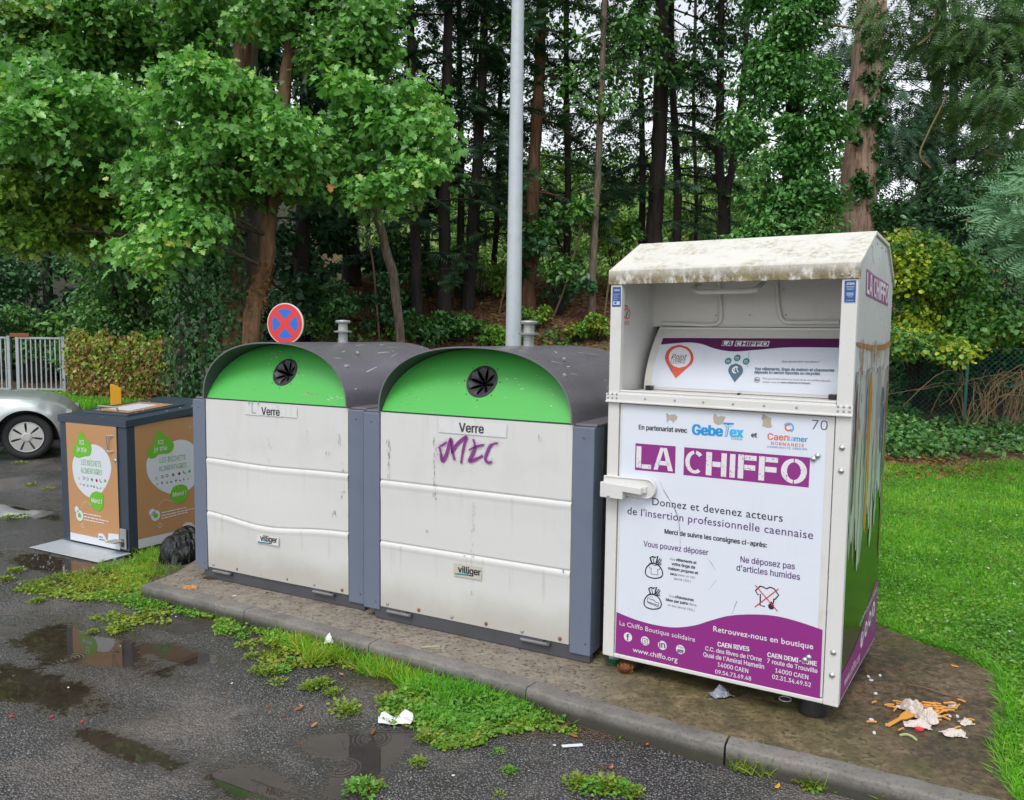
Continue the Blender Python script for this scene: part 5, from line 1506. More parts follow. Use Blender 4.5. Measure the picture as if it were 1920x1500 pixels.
Lf = {
    'maple': leaf_mat('maple leaf', [(0, (0.068, 0.181, 0.039)), (.35, (0.126, 0.320, 0.070)), (.75, (0.221, 0.480, 0.103)), (.96, (0.377, 0.518, 0.112)), (1, (0.544, 0.518, 0.094))], .33, .3),
    'maple_dim': leaf_mat('older maple leaf', [(0, (0.069, 0.173, 0.043)), (.5, (0.129, 0.307, 0.070)), (.9, (0.227, 0.439, 0.092)), (1, (0.625, 0.346, 0.070))], .36, .28),
    'maple_yellow': leaf_mat('yellowing maple leaf', [(0, (0.165, 0.429, 0.033)), (.5, (0.462, 0.594, 0.033)), (1, (0.742, 0.660, 0.033))], .4, .3),
    'olive': leaf_mat('olive green leaf', [(0, (0.086, 0.187, 0.030)), (.5, (0.173, 0.333, 0.045)), (1, (0.404, 0.492, 0.063))], .42, .28),
    'dark': leaf_mat('dark evergreen leaf', [(0, (0.021, 0.069, 0.027)), (.5, (0.041, 0.124, 0.046)), (1, (0.081, 0.210, 0.065))], .36, .12),
    'mid': leaf_mat('mid green leaf', [(0, (0.039, 0.116, 0.028)), (.5, (0.082, 0.220, 0.046)), (1, (0.166, 0.346, 0.069))], .38, .22),
    'ivy': leaf_mat('ivy leaf', [(0, (0.023, 0.083, 0.026)), (.5, (0.050, 0.155, 0.044)), (1, (0.102, 0.258, 0.070))], .3, .12),
    'glossy': leaf_mat('ivy crown leaf', [(0, (0.044, 0.139, 0.035)), (.5, (0.094, 0.266, 0.062)), (1, (0.188, 0.416, 0.102))], .32, .2),
    'fir': leaf_mat('dark needle spray', [(0, (0.018, 0.053, 0.027)), (.5, (0.035, 0.101, 0.045)), (1, (0.070, 0.163, 0.064))], .5, .1),
    'fir_green': leaf_mat('drooping green needle spray', [(0, (0.037, 0.090, 0.030)), (.5, (0.079, 0.172, 0.052)), (1, (0.160, 0.268, 0.075))], .5, .2),
    'far': leaf_mat('pale far foliage', [(0, (0.100, 0.189, 0.045)), (.5, (0.189, 0.333, 0.078)), (1, (0.356, 0.490, 0.112))], .5, .3),  # lighter yellow green leaf colour
    'far_dark': leaf_mat('far grey green foliage', [(0, (0.059, 0.112, 0.049)), (.5, (0.110, 0.189, 0.080)), (1, (0.184, 0.278, 0.112))], .5, .25),
    'hazel': leaf_mat('yellowing hazel leaf', [(0, (0.147, 0.280, 0.034)), (.4, (0.333, 0.438, 0.041)), (.75, (0.532, 0.560, 0.049)), (1, (0.532, 0.560, 0.049))], .4, .3),
    'robinia': leaf_mat('blue green leaflet', [(0, (0.079, 0.195, 0.098)), (.5, (0.150, 0.312, 0.163)), (1, (0.272, 0.442, 0.247))], .42, .3),
    'rust': leaf_mat('withered brown leaf', [(0, (0.149, 0.068, 0.027)), (.5, (0.270, 0.135, 0.041)), (1, (0.216, 0.203, 0.054))], .6, .2),
    'orange': leaf_mat('orange withered leaf', [(0, (.35, .11, .02)), (1, (.55, .24, .05))], .5, .25),
    'daisy': leaf_mat('white lawn flower', [(0, (.6, .6, .55)), (1, (.7, .7, .68))], .5, .2),
    'grass': leaf_mat('lawn grass blade', [(0, (0.068, 0.253, 0.017)), (.5, (0.146, 0.433, 0.027)), (.9, (0.266, 0.602, 0.044)), (1, (0.631, 0.634, 0.101))], .4, .3, .4, .45),
    'clover': leaf_mat('clover leaf', [(0, (0.061, 0.192, 0.020)), (.6, (0.131, 0.315, 0.032)), (1, (0.302, 0.456, 0.060))], .4, .25),
    'weed': leaf_mat('kerbside grass blade', [(0, (0.109, 0.216, 0.017)), (.5, (0.243, 0.351, 0.027)), (.85, (0.486, 0.434, 0.041)), (1, (0.700, 0.334, 0.100))], .42, .3),
    'moss': leaf_mat('yellow green weed leaf', [(0, (0.084, 0.160, 0.016)), (.5, (0.182, 0.267, 0.024)), (1, (0.336, 0.334, 0.040))], .5, .25),
}
def tmpl(kind):
    if kind == 'maple':
        h = [(0, 0), (.10, .12), (-.04, .40), (.22, .30), (.40, .58), (.50, .26), (.74, .30), (1, 0)]
    elif kind == 'leaf':
        h = [(0, 0), (.22, .24), (.55, .27), (1, 0)]
    elif kind == 'round':
        h = [(0, 0), (.10, .34), (.45, .44), (.80, .30), (1, 0)]
    elif kind == 'ivy':
        h = [(0, 0), (-.05, .30), (.25, .48), (.42, .26), (1, 0)]
    elif kind == 'frond':
        V = []; Fc = []
        for k in range(6):
            x = k / 6.5; l_ = .34 * (1 - .55 * k / 6)
            for s_ in (1, -1):
                b = len(V); V += [(x, 0, 0), (x + .20, s_ * l_, -.05), (x + .10, 0, 0)]; Fc.append((b, b + 1, b + 2) if s_ < 0 else (b, b + 2, b + 1))
        b = len(V); V += [(-.02, .022, 0), (-.02, -.022, 0), (1, 0, -.06)]; Fc.append((b, b + 1, b + 2))
        return V, Fc
    elif kind == 'pinnate':
        V = []; Fc = []
        for k in range(7):
            x = .08 + k / 7.6; l_ = .22
            for s_ in (1, -1):
                b = len(V); V += [(x, 0, 0), (x + .05, s_ * l_ * .5, .02), (x + .09, s_ * l_, 0), (x + .10, s_ * l_ * .4, .0)]; Fc.append((b, b + 3, b + 2, b + 1) if s_ > 0 else (b, b + 1, b + 2, b + 3))
        return V, Fc
    elif kind == 'blade':
        V = [(0, .05, 0), (0, -.05, 0), (.45, .042, .06), (.45, -.042, .06), (.8, .022, .22), (.8, -.022, .22), (1, 0, .42)]
        return V, [(1, 0, 2, 3), (3, 2, 4, 5), (5, 4, 6)]
    elif kind == 'blade2':
        V = [(0, .05, 0), (0, -.05, 0), (.6, .035, .10), (.6, -.035, .10), (1, 0, .34)]
        return V, [(1, 0, 2, 3), (3, 2, 4)]
    V = [(x, y, .22 * y - .12 * x * x) for x, y in h] + [(x, -y, .22 * y - .12 * x * x) for x, y in h[1:-1]]
    n = len(h)
    right = list(range(n)); left = [0] + list(range(n, 2 * n - 2)) + [n - 1]
    return V, [tuple(right[::-1]), tuple(left)]
TM = {k: tmpl(k) for k in ('maple', 'leaf', 'round', 'ivy', 'frond', 'pinnate', 'blade', 'blade2')}
def norm(a):
    return a / np.maximum(np.linalg.norm(a, axis=1, keepdims=True), 1e-9)
class Foliage:
    def __init__(s): s.parts = {}
    def add(s, kind, mat, P, N, D, S, wid=1.0):
        a = norm(np.asarray(D, float)); n = np.asarray(N, float); n = norm(n - a * np.sum(n * a, 1, keepdims=True)); b = np.cross(n, a)
        Vt, Ft = TM[kind]; Vt = np.array(Vt, float)
        S = np.asarray(S, float)[:, None, None]; w_ = wid if np.isscalar(wid) else np.asarray(wid)[:, None, None]
        V = np.asarray(P, float)[:, None, :] + S * (Vt[None, :, 0:1] * a[:, None, :] + w_ * Vt[None, :, 1:2] * b[:, None, :] + Vt[None, :, 2:3] * n[:, None, :])
        s.parts.setdefault((kind, mat), []).append(V.reshape(-1, 3))
    def build(s, name, parent=None, label=None, loc=None):
        mats = []; VV = []; LI = []; LS = []; LT = []; MI = []; vo = 0; lo = 0
        for (kind, mat), L in s.parts.items():
            V = np.concatenate(L); Vt, Ft = TM[kind]; k = len(Vt); n = len(V) // k
            if mat not in mats: mats.append(mat)
            fl_ = np.concatenate([np.array(f) for f in Ft]); tot = np.array([len(f) for f in Ft]); st = np.concatenate([[0], np.cumsum(tot)[:-1]])
            li = (fl_[None, :] + (np.arange(n) * k)[:, None] + vo).ravel(); ls = (st[None, :] + (np.arange(n) * len(fl_))[:, None] + lo).ravel()
            VV.append(V); LI.append(li); LS.append(ls); LT.append(np.tile(tot, n)); MI.append(np.full(n * len(tot), mats.index(mat)))
            vo += len(V); lo += len(li)
        V = np.concatenate(VV).astype(np.float32); LI = np.concatenate(LI).astype(np.int32); LS = np.concatenate(LS).astype(np.int32); MI = np.concatenate(MI).astype(np.int32)
        if loc is not None: V = V - np.array(loc, np.float32)
        me = bpy.data.meshes.new(name)
        me.vertices.add(len(V)); me.vertices.foreach_set('co', V.ravel())
        me.loops.add(len(LI)); me.loops.foreach_set('vertex_index', LI)
        me.polygons.add(len(LS)); me.polygons.foreach_set('loop_start', LS)
        for m_ in mats: me.materials.append(Lf[m_])
        me.polygons.foreach_set('material_index', MI)
        me.update(calc_edges=True)
        o = bpy.data.objects.new(name, me); COL.objects.link(o)
        if parent: o.parent = parent
        if label: o['label'] = label
        return o
def unit(n):
    return norm(rng.normal(size=(n, 3)))
UP = np.array([0, 0, 1.0])
def blob(fo, c, rad, n, size, kind, mat, up=.9, out=.55, jit=.55, droop=.45, shell=.5, upper=.0, wid=1.0):
    """a clump of leaves spread through an ellipsoid"""
    c = np.array(c, float); rad = np.array(rad, float) * np.ones(3)
    u = unit(n)
    if upper: u[:, 2] = np.where((u[:, 2] < 0) & (rng.random(n) < upper), -u[:, 2], u[:, 2])
    r = shell + (1 - shell) * rng.random(n) ** .6
    r = r * (1 + .16 * rng.normal(size=n))
    P = c + u * r[:, None] * rad
    N = up * UP + out * u + jit * rng.normal(size=(n, 3))
    D = u * np.array([1, 1, .3]) + np.array([0, 0, -droop]) + .45 * rng.normal(size=(n, 3))
    S = size * rng.uniform(.45, 1.4, n)
    fo.add(kind, mat, P - norm(D) * S[:, None] * .4, N, D, S, wid)
def trunk_pts(L):
    """[(u, v, depth)] -> world points"""
    return [at(u, v, y) for u, v, y in L]
def smooth_path(P, n=4): return spline([Vector(p) for p in P], n)
def tree_root(name, base, label, cat, group=None):
    return empty(name, (base[0], base[1], base[2]), 0, label, cat, group)
class Tree:
    def __init__(s, name, base, label, cat='tree', group=None):
        s.root = tree_root(name, base, label, cat, group); s.o = Vector(base); s.wood = MB(); s.fo = Foliage(); s.ivy = Foliage()
    def trunk(s, P, r0, r1, mat, seg=10, wob=.0):
        P = smooth_path(P, 5); n = len(P)
        rad = [(r0 + (r1 - r0) * i / (n - 1)) * (1 + .35 * max(0, 1 - i / 3) * (r0 > .08)) * (1 + random.uniform(-.06, .06)) for i in range(n)]
        P = [p + Vector((random.gauss(0, wob), random.gauss(0, wob), 0)) for p in P]
        s.wood.tube([p - s.o for p in P], rad, mat, seg); s.path = P; s.rad = rad
        return P
    def limb(s, a, b, r, mat, sag=.1, seg=5):
        a, b = Vector(a), Vector(b); mid = a.lerp(b, .5) + Vector((random.uniform(-.1, .1), random.uniform(-.1, .1), sag * (b - a).length))
        s.wood.tube([p - s.o for p in spline([a, mid, b], 4)], [r * (1 - .75 * i / 8) for i in range(9)], mat, seg, caps=False)
    def ivy_on(s, P, rad, n, size=.09, mat='ivy', thick=.05, side=None):
        P = np.array([tuple(p) for p in P]); seg = rng.integers(0, len(P) - 1, n); f_ = rng.random(n)[:, None]
        c = P[seg] * (1 - f_) + P[seg + 1] * f_; a = rng.uniform(0, 2 * math.pi, n)
        if side is not None: a = side + rng.normal(size=n) * .8
        u = np.stack([np.cos(a), np.sin(a), np.zeros(n)], 1); rr = np.array(rad)[seg]
        lump = .6 + .8 * np.abs(np.sin(c[:, 2] * 2.3 + a * 1.7))
        Q = c + u * (rr + thick * lump * rng.random(n) ** .7)[:, None]
        s.ivy.add('ivy', mat, Q, u + .35 * rng.normal(size=(n, 3)) + .3 * UP, np.array([0, 0, -1.0]) + .6 * rng.normal(size=(n, 3)), size * rng.uniform(.6, 1.2, n))
    def done(s, wood_name='trunk'):
        if s.wood.v: s.wood.build(wood_name, s.root, smooth=True, angle=60)
        if s.fo.parts: s.fo.build('crown', s.root, loc=s.o)
        if s.ivy.parts: s.ivy.build('ivy', s.root, loc=s.o)
        return s.root
def mass(u, v, ru, rv, y, n, dy=.5):
    """n clump centres spread over a patch seen at depth y"""
    out = []
    k = 0
    while len(out) < n and k < 2000:
        k += 1
        a, b = random.uniform(-1, 1), random.uniform(-1, 1)
        if a * a + b * b > 1: continue
        out.append(at(u + a * ru, v + b * rv, y + random.uniform(-dy, dy)))
    return out
def shelf(tr, c, r, n, size, mat, kind='maple', flat=.46, **k):
    # a spray: most leaves in the clump, some strung out along a drooping twig, so that no two outlines are alike
    n1 = int(n * .68); sx, sy = random.uniform(.75, 1.3), random.uniform(.75, 1.3)
    blob(tr.fo, c, (r * sx, r * sy, r * flat * random.uniform(.7, 1.3)), n1, size, kind, mat, up=.9, out=.4, jit=.55, droop=.55, shell=.2, upper=.3, **k)
    for _ in range(3):
        a = random.uniform(0, 6.283); e = Vector(c) + Vector((math.cos(a) * r * 1.25, math.sin(a) * r * 1.25, -r * random.uniform(.15, .75)))
        m_ = (n - n1) // 3
        if m_ < 1: continue
        t_ = rng.random(m_)[:, None]; P0 = np.array(tuple(c)) * (1 - t_) + np.array(tuple(e)) * t_ + rng.normal(size=(m_, 3)) * .16 * r
        tr.fo.add(kind, mat, P0, UP * .8 + .6 * rng.normal(size=(m_, 3)), np.array([math.cos(a), math.sin(a), -.7]) + .6 * rng.normal(size=(m_, 3)), size * rng.uniform(.45, 1.35, m_))
def near_path(P, c):
    return min(P, key=lambda p: (p - Vector(c)).length + max(0, p.z - c[2]) * .6)

# ---- the maples on the left -------------------------------------------------
random.seed(21)
b_ = ground_hit(455, 645); Y = 10.6
b_ = at(452, 655, Y); b_.z = T(b_.x, b_.y)
tr = Tree('maple_tree', b_, 'maple with a bare brown leaning trunk behind the no stopping sign', group='maples behind the left bins')
P = tr.trunk([b_, at(475, 590, Y), at(497, 500, Y), at(508, 400, Y), at(522, 250, Y + .1), at(542, 100, Y + .2), at(552, -80, Y + .3), at(560, -350, Y + .4)], .118, .065, B['brown'], 14, .01)
for (u, v, ru, rv, y, n, mt) in ((420, 215, 125, 75, 9.7, 11, 'maple'), (360, 170, 70, 45, 9.6, 5, 'maple'), (490, 260, 70, 60, 9.8, 7, 'maple'), (330, 320, 80, 50, 9.9, 5, 'maple_dim'), (345, 410, 70, 40, 9.7, 6, 'maple'), (300, 300, 60, 40, 10.2, 3, 'maple'), (410, 330, 80, 50, 10.3, 6, 'maple_dim'), (520, 320, 40, 50, 10.0, 4, 'maple_dim'), (300, 470, 30, 26, 9.6, 3, 'maple'), (470, 340, 60, 50, 10.6, 5, 'maple_dim'), (640, 60, 110, 60, 10.6, 11, 'maple_dim'), (480, 20, 120, 50, 10.8, 9, 'maple_dim'), (560, -120, 300, 110, 11.0, 24, 'maple_dim'), (480, -420, 320, 200, 11.0, 26, 'maple_dim')):
    for c in mass(u, v, ru, rv, y, n):
        r = random.uniform(.34, .50); shelf(tr, c, r, int(260 * (r / .42) ** 2), .088, mt)
        q = near_path(P, c + Vector((0, 0, .2)));
        if random.random() < .6: tr.limb(q, c, .03, B['grey'])
for c in mass(290, 483, 20, 18, 9.55, 2, .1): shelf(tr, c, .15, 26, .12, 'maple_yellow')
for u, v in ((500, 285), (525, 345), (620, 355), (555, 335), (410, 318)):
    c = at(u, v, 9.6); blob(tr.fo, c, .06, 4, .085, 'maple', 'orange', up=.3, droop=.9)
tr.ivy_on(P[:12], tr.rad[:12], 260, .06, 'rust', .02)
tr.done()

b_ = at(760, 660, 11.6); b_.z = T(b_.x, b_.y)
tr = Tree('maple_tree', b_, 'maple with lit leaf shelves reaching right above the left glass bin', group='maples behind the left bins')
P = tr.trunk([b_, at(745, 560, 11.6), at(715, 440, 11.5), at(690, 300, 11.4), at(680, 120, 11.3), at(670, -150, 11.2)], .075, .04, B['pale'], 8, .01)
for (u, v, ru, rv, y, n, mt) in ((690, 170, 65, 45, 10.2, 6, 'maple'), (735, 235, 80, 55, 10.1, 8, 'maple'), (765, 315, 50, 40, 10.0, 5, 'maple'), (650, 260, 60, 70, 10.5, 6, 'maple_dim'), (735, 345, 50, 30, 9.9, 4, 'maple'), (620, 300, 40, 60, 10.9, 5, 'maple_dim'), (680, 120, 70, 50, 10.6, 7, 'maple_dim'), (800, 200, 35, 40, 10.3, 4, 'maple')):
    for c in mass(u, v, ru, rv, y, n, .4):
        r = random.uniform(.30, .46); shelf(tr, c, r, int(245 * (r / .42) ** 2), .088, mt)
        if random.random() < .6: tr.limb(near_path(P, c), c, .022, B['grey'])
c = at(672, 392, 10.4); blob(tr.fo, c, .05, 3, .09, 'maple', 'orange', up=.3, droop=.9)
tr.done()

b_ = at(350, 650, 12.6); b_.z = T(b_.x, b_.y)
tr = Tree('maple_tree', b_, 'spreading maple with a dark forked trunk at the upper left', group='maples behind the left bins')
P = tr.trunk([b_, at(352, 480, 12.6), at(362, 260, 12.6), at(366, 110, 12.6), at(345, 0, 12.5), at(320, -200, 12.4), at(310, -500, 12.4)], .16, .07, B['grey'], 10, .01)
tr.ivy_on(P[:10], tr.rad[:10], 3800, .08, 'ivy', .2)
P2 = smooth_path([at(366, 110, 12.6), at(395, 60, 12.5), at(430, -60, 12.5), at(455, -300, 12.5)]); tr.wood.tube([p - tr.o for p in P2], [.10 * (1 - .5 * i / len(P2)) for i in range(len(P2))], B['grey'], 8)
for (u, v, ru, rv, y, n, mt) in ((90, 190, 130, 45, 10.6, 13, 'maple'), (60, 235, 70, 30, 10.3, 6, 'maple'), (190, 210, 60, 45, 10.8, 6, 'maple'), (250, 40, 150, 60, 12.0, 14, 'maple_dim'), (100, 60, 130, 60, 12.4, 12, 'olive'), (80, 130, 140, 60, 12.2, 10, 'maple_dim'), (30, 330, 90, 70, 12.0, 9, 'olive'), (120, 380, 90, 70, 12.4, 9, 'olive'), (60, 430, 100, 40, 12.2, 8, 'olive'), (200, 300, 60, 60, 12.2, 6, 'maple_dim'), (230, -140, 330, 120, 12.4, 24, 'maple_dim'), (150, -450, 400, 200, 12.6, 26, 'maple_dim'), (-150, 150, 150, 200, 12.0, 16, 'maple_dim')):
    for c in mass(u, v, ru, rv, y, n, .5):
        r = random.uniform(.36, .56); shelf(tr, c, r, int(280 * (r / .42) ** 2), .094, mt)
        if random.random() < .45: tr.limb(near_path(P, c), c, .03, B['grey'])
tr.done()

b_ = at(425, 652, 11.8); b_.z = T(b_.x, b_.y)
tr = Tree('ivy_clad_tree', b_, 'straight trunk wrapped in dark ivy just left of the leaning trunk')
P = tr.trunk([b_, at(432, 500, 11.8), at(440, 300, 11.8), at(452, 150, 11.8), at(458, 0, 11.8), at(462, -300, 11.8)], .17, .10, B['brown'], 12, .01)
tr.ivy_on(P[:15], tr.rad[:15], 3600, .075, 'ivy', .13, R(-120))
for c in mass(460, -260, 200, 160, 12.0, 16): shelf(tr, c, .55, 190, .13, 'maple_dim')
tr.done()
b_ = at(395, 655, 12.0); b_.z = T(b_.x, b_.y)
tr = Tree('ivy_clad_tree', b_, 'ivy column beside the gate hedge, left of the other ivy trunk')
P = tr.trunk([b_, at(395, 560, 12.0), at(398, 480, 12.0), at(402, 380, 12.1), at(405, 200, 12.2)], .15, .08, B['grey'], 10)
tr.ivy_on(P, tr.rad, 5600, .08, 'ivy', .26)
tr.done()
b_ = at(468, 650, 13.2); b_.z = T(b_.x, b_.y)
tr = Tree('grey_tree', b_, 'tall grey stemmed tree behind the leaning maple trunk')
P = tr.trunk([b_, at(475, 450, 13.2), at(468, 200, 13.2), at(470, 20, 13.2), at(480, -300, 13.2)], .16, .10, B['grey'], 12, .01)
P2 = smooth_path([at(470, 350, 13.2), at(430, 170, 13.1), at(408, 0, 13.0), at(400, -250, 13.0)]); tr.wood.tube([p - tr.o for p in P2], [.10 * (1 - .4 * i / len(P2)) for i in range(len(P2))], B['grey'], 8)
P3 = smooth_path([at(470, 330, 13.2), at(452, 200, 13.4), at(440, 40, 13.5), at(432, -150, 13.5)]); tr.wood.tube([p - tr.o for p in P3], [.06 * (1 - .4 * i / len(P3)) for i in range(len(P3))], B['pale'], 8)
for c in mass(470, -250, 220, 190, 13.2, 22): shelf(tr, c, .55, 180, .13, 'maple_dim')
tr.done()

# ---- dense dark trees closing the left side ---------------------------------
def dense_tree(name, u, y, wid, top, label, mat, size=.17, n=52, per=200, kind='leaf', zlow=.4, group='dense trees behind the bar gate'):
    b_ = at(u, 640, y); b_.z = T(b_.x, b_.y)
    tr = Tree(name, b_, label, group=group)
    P = tr.trunk([b_, b_ + Vector((random.uniform(-.2, .2), 0, top * .35)), b_ + Vector((random.uniform(-.3, .3), .1, top * .7)), b_ + Vector((0, 0, top))], .17, .04, B['dark'], 8)
    for k in range(n):
        z = zlow + (top - zlow) * ((k + random.random()) / n); rr = wid * (1 - .55 * (z / top) ** 2) * random.uniform(.35, 1.0); a = random.uniform(0, 6.283)
        c = b_ + Vector((rr * math.cos(a), rr * math.sin(a) * .8, z)); r = random.uniform(.5, .85) * wid / 1.7
        blob(tr.fo, c, (r, r, r * .55), per, size, kind, mat, up=.8, out=.5, shell=.3)
        if k % 2 == 0: tr.limb(near_path(P, c), c, .03, B['dark'])
    return tr.done()
random.seed(5)
for args in (('holly_tree', -90, 24.5, 2.4, 10.0, 'dark holly at the far left above the bar gate', 'dark'), ('holly_tree', 95, 24.0, 2.2, 11.0, 'tall dark holly right over the bar gate', 'dark'),
             ('yew_tree', 250, 22.5, 2.1, 10, 'dark yew above the hedge beside the gate post', 'mid'), ('yew_tree', 370, 21.0, 1.9, 10, 'dark yew behind the ivy column', 'dark'),
             ('yew_tree', 560, 15.5, 1.25, 10, 'dark yew filling the gap right of the leaning trunk', 'dark'), ('holly_tree', 20, 26.0, 2.6, 14, 'tallest holly far behind the gate', 'mid'), ('yew_tree', 310, 26.0, 2.6, 15, 'tall yew far behind the hedge', 'dark'), ('holly_tree', 660, 17.0, 1.0, 9.0, 'narrow holly between the yew and the conifers', 'dark'), ('yew_tree', 500, 24, 2.3, 14, 'tall yew far behind the leaning trunk', 'dark')):
    dense_tree(*args)
def shrub(name, u, v, y, r, h, mat, label, size=.10, n=14, per=150, kind='leaf', group=None, ground=True, flat=.7, twigs=True, cat='shrub'):
    b_ = at(u, v, y); b_.z = T(b_.x, b_.y)
    tr = Tree(name, b_, label, cat, group)
    for k in range(n):
        a = random.uniform(0, 6.283); q = math.sqrt(random.random()); z = h * random.uniform(.15, 1.0)
        c = b_ + Vector((r * q * math.cos(a) * (1.1 - .5 * z / h), r * q * math.sin(a) * .7, z)); rr = r * random.uniform(.28, .45)
        blob(tr.fo, c, (rr, rr, rr * flat), per, size, kind, mat if isinstance(mat, str) else random.choice(mat), up=.7, out=.6, shell=.3)
        if twigs: tr.limb(b_ + Vector((random.uniform(-.1, .1), random.uniform(-.1, .1), 0)), c, .014, B['dark'], .02, 4)
    return tr.done('stems')
random.seed(9)
shrub('shrub', 240, 650, 21.2, 1.6, 3.9, ['mid', 'mid', 'olive'], 'mid green shrub rising above the hedge right of the gate post', .12, 24, 170)
shrub('shrub', 350, 650, 19.6, 1.1, 3.0, ['mid', 'olive'], 'looser shrub with bare twigs between hedge and ivy column', .11, 14, 120)
shrub('shrub', 60, 660, 22.6, 1.3, 2.0, 'mid', 'low shrub hanging over the bar gate', .12, 14, 140)
shrub('shrub', -60, 640, 22.5, 1.4, 3.5, 'dark', 'dark shrub at the left edge behind the gate', .13, 16, 150)
shrub('shrub', 175, 420, 15.5, .9, .9, 'mid', 'withered brown tinged shrub under the maple', .1, 4, 60) if False else None
# withered brown sprays under the maple
b_ = at(215, 655, 21.5); b_.z = T(b_.x, b_.y)
tr = Tree('withered_conifer', b_, 'half withered brownish conifer below the left maple')
P = tr.trunk([b_, at(215, 500, 21.5), at(220, 380, 21.5), at(225, 250, 21.5)], .12, .03, B['dark'], 7)
for c in mass(220, 450, 75, 60, 20.5, 16): shelf(tr, c, .62, 110, .26, random.choice(['rust', 'dark', 'fir_green', 'dark']), 'frond'); tr.limb(near_path(P, c), c, .02, B['dark'])
for c in mass(225, 320, 70, 60, 20.8, 12): shelf(tr, c, .7, 110, .28, 'dark', 'frond')
tr.done()

# overgrown hedge right of the gate post
h0, h1 = at(146, 745, 19.9), at(425, 748, 17.8)
hd = empty('overgrown_hedge', (h0.x, h0.y, T(h0.x, h0.y)), 0, 'low hedge of withered creepers between gate post and ivy trunks', 'hedge')
fo = Foliage(); wd = MB(); n = 12500
s_ = rng.random(n); hh = 1.55 - .25 * s_ + .12 * np.sin(s_ * 31) + .10 * np.sin(s_ * 83)
z = hh * rng.random(n) ** .72
P_ = np.stack([h0.x + (h1.x - h0.x) * s_, h0.y + (h1.y - h0.y) * s_ - .30 + .25 * rng.normal(size=n) * .6, z + .05], 1)
for mt, sel in (('rust', (rng.random(n) < .62 - .25 * (z / 1.6))), ('olive', None), ):
    pass
k_ = rng.random(n)
low = (z / 1.6)
sel_r = k_ < (.80 - .40 * low)
for mt, sel in (('rust', sel_r), ('olive', ~sel_r & (rng.random(n) < .75)), ('hazel', ~sel_r & (rng.random(n) < .4))):
    q = P_[sel]; m_ = len(q)
    fo.add('ivy', mt, q - np.array([h0.x, h0.y, T(h0.x, h0.y)]), np.array([.1, -1, .45]) + .5 * rng.normal(size=(m_, 3)), np.array([0, 0, -1.0]) + .7 * rng.normal(size=(m_, 3)), .085 * rng.uniform(.6, 1.3, m_))
fo.build('foliage', hd)
for k in range(26):
    s0 = random.random(); a = h0.lerp(h1, s0); wd.tube([Vector((a.x - h0.x, a.y - h0.y - .1, 0)), Vector((a.x - h0.x + random.uniform(-.2, .2), a.y - h0.y - .3, random.uniform(.5, .9))), Vector((a.x - h0.x + random.uniform(-.4, .4), a.y - h0.y - .3, random.uniform(1.1, 1.6)))], [.015, .012, .006], B['twig'], 5)
wd.build('stems', hd)
# slim dead trunk inside the hedge
random.seed(31)

# ---- conifers and thin trees of the middle -----------------------------------
def conifer(label, base, path, r0, r1, bark, mat, nb=46, zlo=2.2, length=(1.0, 2.0), per=9, fr=.30, kind='frond', skip=None, group='conifers behind the bins', name='conifer_tree', droop=.25, top=13):
    b_ = ground_hit(*base); y = b_.y
    tr = Tree(name, b_, label, group=group)
    pts = [b_ - Vector((0, 0, .1))] + [at(u, v, y + dy) for u, v, dy in path]
    last = pts[-1]; pts.append(Vector((last.x + (last.x - pts[-2].x) * .3, last.y, max(last.z + 3.0, top))))
    P = tr.trunk(pts, r0, r1, bark, 10, .008)
    zs = [p.z for p in P]
    for k in range(nb):
        z = b_.z + zlo + (P[-1].z - b_.z - zlo) * ((k + random.random()) / nb)
        i = min(range(len(P)), key=lambda i: abs(P[i].z - z)); q = P[i]; q = Vector((q.x, q.y, z))
        az = random.uniform(0, 6.283); L_ = random.uniform(*length) * (1 - .35 * (z / P[-1].z) ** 2)
        e = q + Vector((L_ * math.cos(az), L_ * math.sin(az), random.uniform(-.35, .25) * L_ - droop * L_))
        if skip and skip(e): continue
        mid = q.lerp(e, .5) + Vector((0, 0, .10 * L_)); BR = spline([q, mid, e], 5)
        tr.wood.tube([p - tr.o for p in BR], [.018 * (1 - .8 * i / len(BR)) + .003 for i in range(len(BR))], bark, 4, caps=False)
        n = int(per * L_ * 4)
        t_ = rng.random(n) ** .7 * .85 + .15; A = np.array([tuple(p) for p in BR]); x_ = t_ * (len(A) - 1); i0 = np.minimum(x_.astype(int), len(A) - 2); f_ = (x_ - i0)[:, None]
        c = A[i0] * (1 - f_) + A[i0 + 1] * f_
        dirv = np.array([math.cos(az), math.sin(az), -.15]); sd_ = np.where(rng.random(n) < .5, 1, -1)[:, None] * np.array([-math.sin(az), math.cos(az), 0])
        D = dirv * .8 + sd_ * rng.uniform(.3, 1.1, n)[:, None] + np.array([0, 0, -.25]) + .25 * rng.normal(size=(n, 3))
        tr.fo.add(kind, mat, c, UP + .4 * rng.normal(size=(n, 3)), D, fr * rng.uniform(.6, 1.3, n))
    return tr
random.seed(41)
